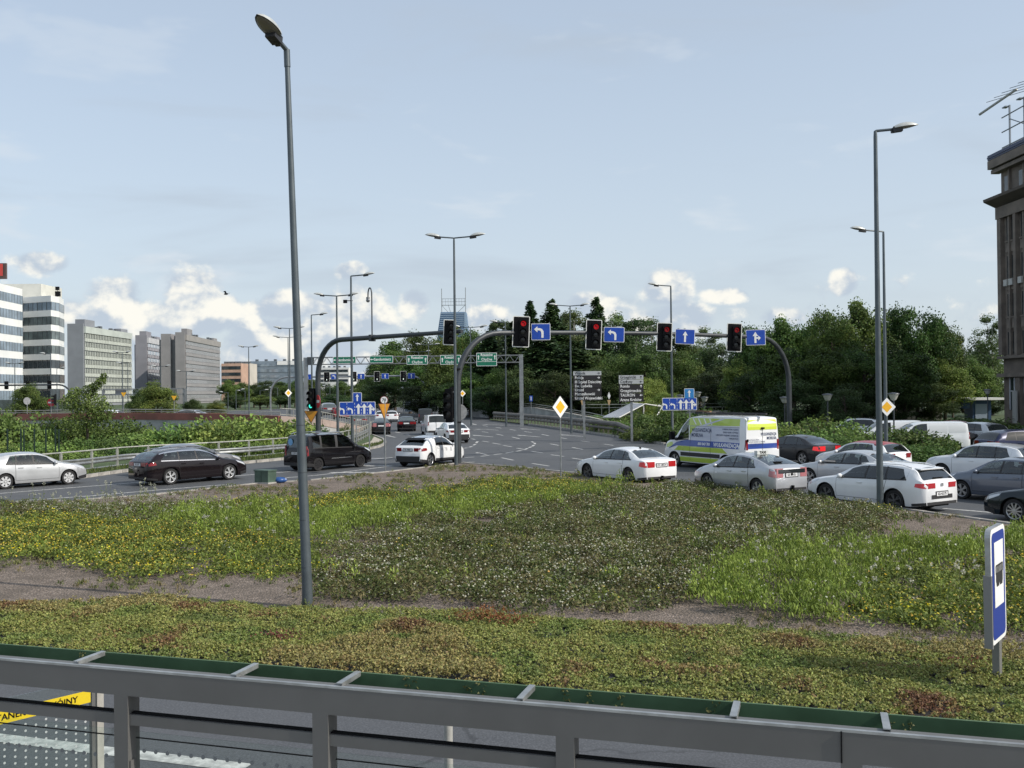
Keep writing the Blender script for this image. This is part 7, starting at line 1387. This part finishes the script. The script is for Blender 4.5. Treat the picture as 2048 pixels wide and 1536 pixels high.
vs, fs = text_mb('PRZYSTANEK PODWÓJNY', .075, 'RIGHT', 1.0, .001); ca, sa = 1.0, 0.0; part('lettering', MB().add([(-.12+v[0]*ca-v[1]*sa, -.016, bz0+.032+v[0]*sa+v[1]*ca) for v in vs], fs), M_BLACK, bd_, None)
for r_ in range(16):
    for c_ in range(14):
        x = -.05-c_*.085; z = .97-r_*.055-(c_ % 2)*.027
        if z > .06: ob('printed_dot', dotw, ep, (x, -.008, z))
pq = A(897, 1500, 6.9); pt = thing('slim_post', 'slim pale post standing in the bus lane behind the beam', 'post', (pq.x, pq.y, .12)); part('tube', MB().tube([(0, 0, 0), (0, 0, 1.0)], .042, 12), mat('pale_post_paint', (.34, .34, .32), .5, var=.15, vscale=8), pt); part('cap', MB().ball((0, 0, 1.0), (.042, .042, .02), 10, 6), M_GALV, pt, 40)
# bus stop sign standing on the roof
sx = XB(2000, 1352, RZ, 0); sb = G(2003, 1352, RZ); lx, ly = SL(sb)
bsn = thing('bus_stop_sign', 'blue and white bus stop sign standing on the planted roof', 'bus stop sign', mid+ed*lx+en*ly, 0); bsn.location.z = RZ-.05
dS = (mid+ed*lx+en*ly).y/KD; k = dS/1480; zb_s, zt_s = A(1996, 1276, dS).z-RZ+.05, A(1994, 1048, dS).z-RZ+.05; hS = zt_s-zb_s; wS = hS*.50
part('post', MB().box((0, .02, (zt_s)*.5-.02), (.052, .035, zt_s-.1)), mat('sign_post_grey', (.20, .20, .195), .5, .3), bsn, None, rot=(0, 0, R(51)))
yaw = R(51)
pl = part('panel', MB().prism(rrect(wS, hS, .04, cz=zb_s+hS/2), -.012, .012, 'y'), M_ALU, bsn, None, (-.045, -.05, 0), (0, 0, yaw)); pl.rotation_euler = (0, R(-1.5), yaw)
flat(pl, 'white_rim', rrect(wS-.006, hS-.006, .038, cz=zb_s+hS/2), -.0135, M_WHITE, .001); flat(pl, 'blue_field', rrect(wS-.05, hS-.05, .03, cz=zb_s+hS/2), -.0155, mat('bus_sign_blue', (.012, .038, .25), .4), .001)
flat(pl, 'white_field', rrect(wS-.12, hS*.56, .004, cz=zb_s+hS*.595), -.0175, M_WHITE, .001)
bw, bh, bzc = (wS-.12)*.74, hS*.14, zb_s+hS*.60
M_BUSB = mat('bus_pictogram_black', (.02, .02, .02), .5)
pic = flat(pl, 'bus_pictogram', [(-bw/2, bzc-bh*.5), (bw/2, bzc-bh*.5), (bw/2, bzc+bh*.06), (-bw/2, bzc+bh*.06)], -.0195, M_BUSB, .001)
flat(pic, 'bus_roof', [(-bw/2, bzc+bh*.46), (bw/2, bzc+bh*.46), (bw/2, bzc+bh*.56), (-bw/2, bzc+bh*.56)], -.0196, M_BUSB, .001)
for i in range(6): x = -bw/2+bw*i/5; flat(pic, 'window_bar', [(x-.006, bzc), (x+.006, bzc), (x+.006, bzc+bh*.5), (x-.006, bzc+bh*.5)], -.0197, M_BUSB, .001)
for x in (-.24, .26): flat(pic, 'wheel', [(bw*x-.03, bzc-bh*.48), (bw*x+.03, bzc-bh*.48), (bw*x+.02, bzc-bh*.78), (bw*x-.02, bzc-bh*.78)], -.0198, M_BUSB, .001)
part('side_frame', MB().box((-wS/2-.004, 0, zb_s+hS*.3), (.012, .04, hS*.62)), mat('grey_frame', (.22, .22, .215), .5), pl, None)
# sedum carpet
gS = np.random.default_rng(55); NC = 36000; lx_ = gS.uniform(-HW*.86, HW*.80, NC); ly_ = gS.uniform(.012, dep+.02, NC); kk = ly_ < np.interp(lx_, FX, FY)+gS.normal(size=NC)*.03; lx_, ly_ = lx_[kk], ly_[kk]; NC = len(lx_)
n1 = lowf(lx_*1.0, ly_*1.0, 6.0, 61); n2 = lowf(lx_, ly_, 9, 62); n3 = lowf(lx_, ly_, 2.0, 63)
pal = np.array([(.245, .262, .076), (.190, .235, .064), (.275, .245, .092), (.155, .190, .054), (.225, .165, .068), (.17, .090, .05)])
idx = np.where(n1+n2*.6+gS.normal(size=NC)*.35 > 1.75, 5, np.where(n1+n2*.6+gS.normal(size=NC)*.4 > 1.15, 4, np.where(n3+n2*.4 > .45, 2, np.where(n1 < -.7, 1, np.where(n2 < -.6, 3, 0)))))
hC = .032+.026*np.clip(n3*.6+n2*.6, -.8, 1.2)+gS.normal(size=NC)*.006
edge = np.clip(ly_/.06, .35, 1)
per = 10; ci = np.repeat(np.arange(NC), per); m = len(ci); a = gS.uniform(0, 6.28, m); rr_ = .017*gS.uniform(0, 1, m)**.5
hzz = (hC*edge)[ci]*gS.uniform(.35, 1.0, m)
x = lx_[ci]+rr_*np.cos(a); y = ly_[ci]+rr_*np.sin(a); base = Vector((mid.x, mid.y, 0))
W3 = np.stack([mid.x+ed.x*x+en.x*y, mid.y+ed.y*x+en.y*y, RZ-.018+hzz], 1)
col = pal[idx][ci]*(1+gS.normal(size=(m, 1))*.2)*(1+gS.normal(size=(m, 3))*.06)
me = leaf_mesh('sedum', W3, np.stack([np.cos(a)*.5, np.sin(a)*.5, np.full(m, .8)], 1), gS.uniform(.010, .021, m), gS.uniform(.008, .014, m), col, M_PLANT, .6)
o = ob('sedum', me); o['kind'] = 'stuff'; tag(o, 'yellow-green and reddish sedum carpet on the shelter roof', 'sedum')
# a few taller reddish sprigs and runners over the gutter
xs = []; K2 = []
for (px, py, n, h, c_) in ((980, 1235, 220, .07, (.20, .085, .03)), (940, 1240, 160, .06, (.20, .10, .04)), (1015, 1245, 140, .05, (.18, .07, .03)), (560, 1275, 120, .04, (.12, .04, .03)), (1930, 1330, 60, .04, (.13, .05, .03))):
    q = G(px, py, RZ); b_ = np.array([q.x, q.y, RZ]); pts = b_+gS.normal(size=(n, 3))*np.array([.07, .05, 0]); pts[:, 2] += gS.uniform(.02, 1, n)*h; xs.append(pts); K2.append(np.array(c_)*(1+gS.normal(size=(n, 1))*.25))
for k in range(26):
    x0 = gS.uniform(-HW*.8, HW*.7); n = 14; q = mid+ed*x0; pts = np.array([[q.x-en.x*.012+ed.x*gS.normal()*.015, q.y-en.y*.012+ed.y*gS.normal()*.015, RZ-.005-gS.uniform(0, .07)] for _ in range(n)]); xs.append(pts); K2.append(np.tile((.11, .115, .04), (n, 1)))
pts = np.concatenate(xs); o2 = ob('sedum_sprigs', leaf_mesh('sedum_sprigs', pts, np.tile([0, -.3, .6], (len(pts), 1)), .022, .012, np.concatenate(K2), M_PLANT, .8), o); o2['kind'] = 'stuff'
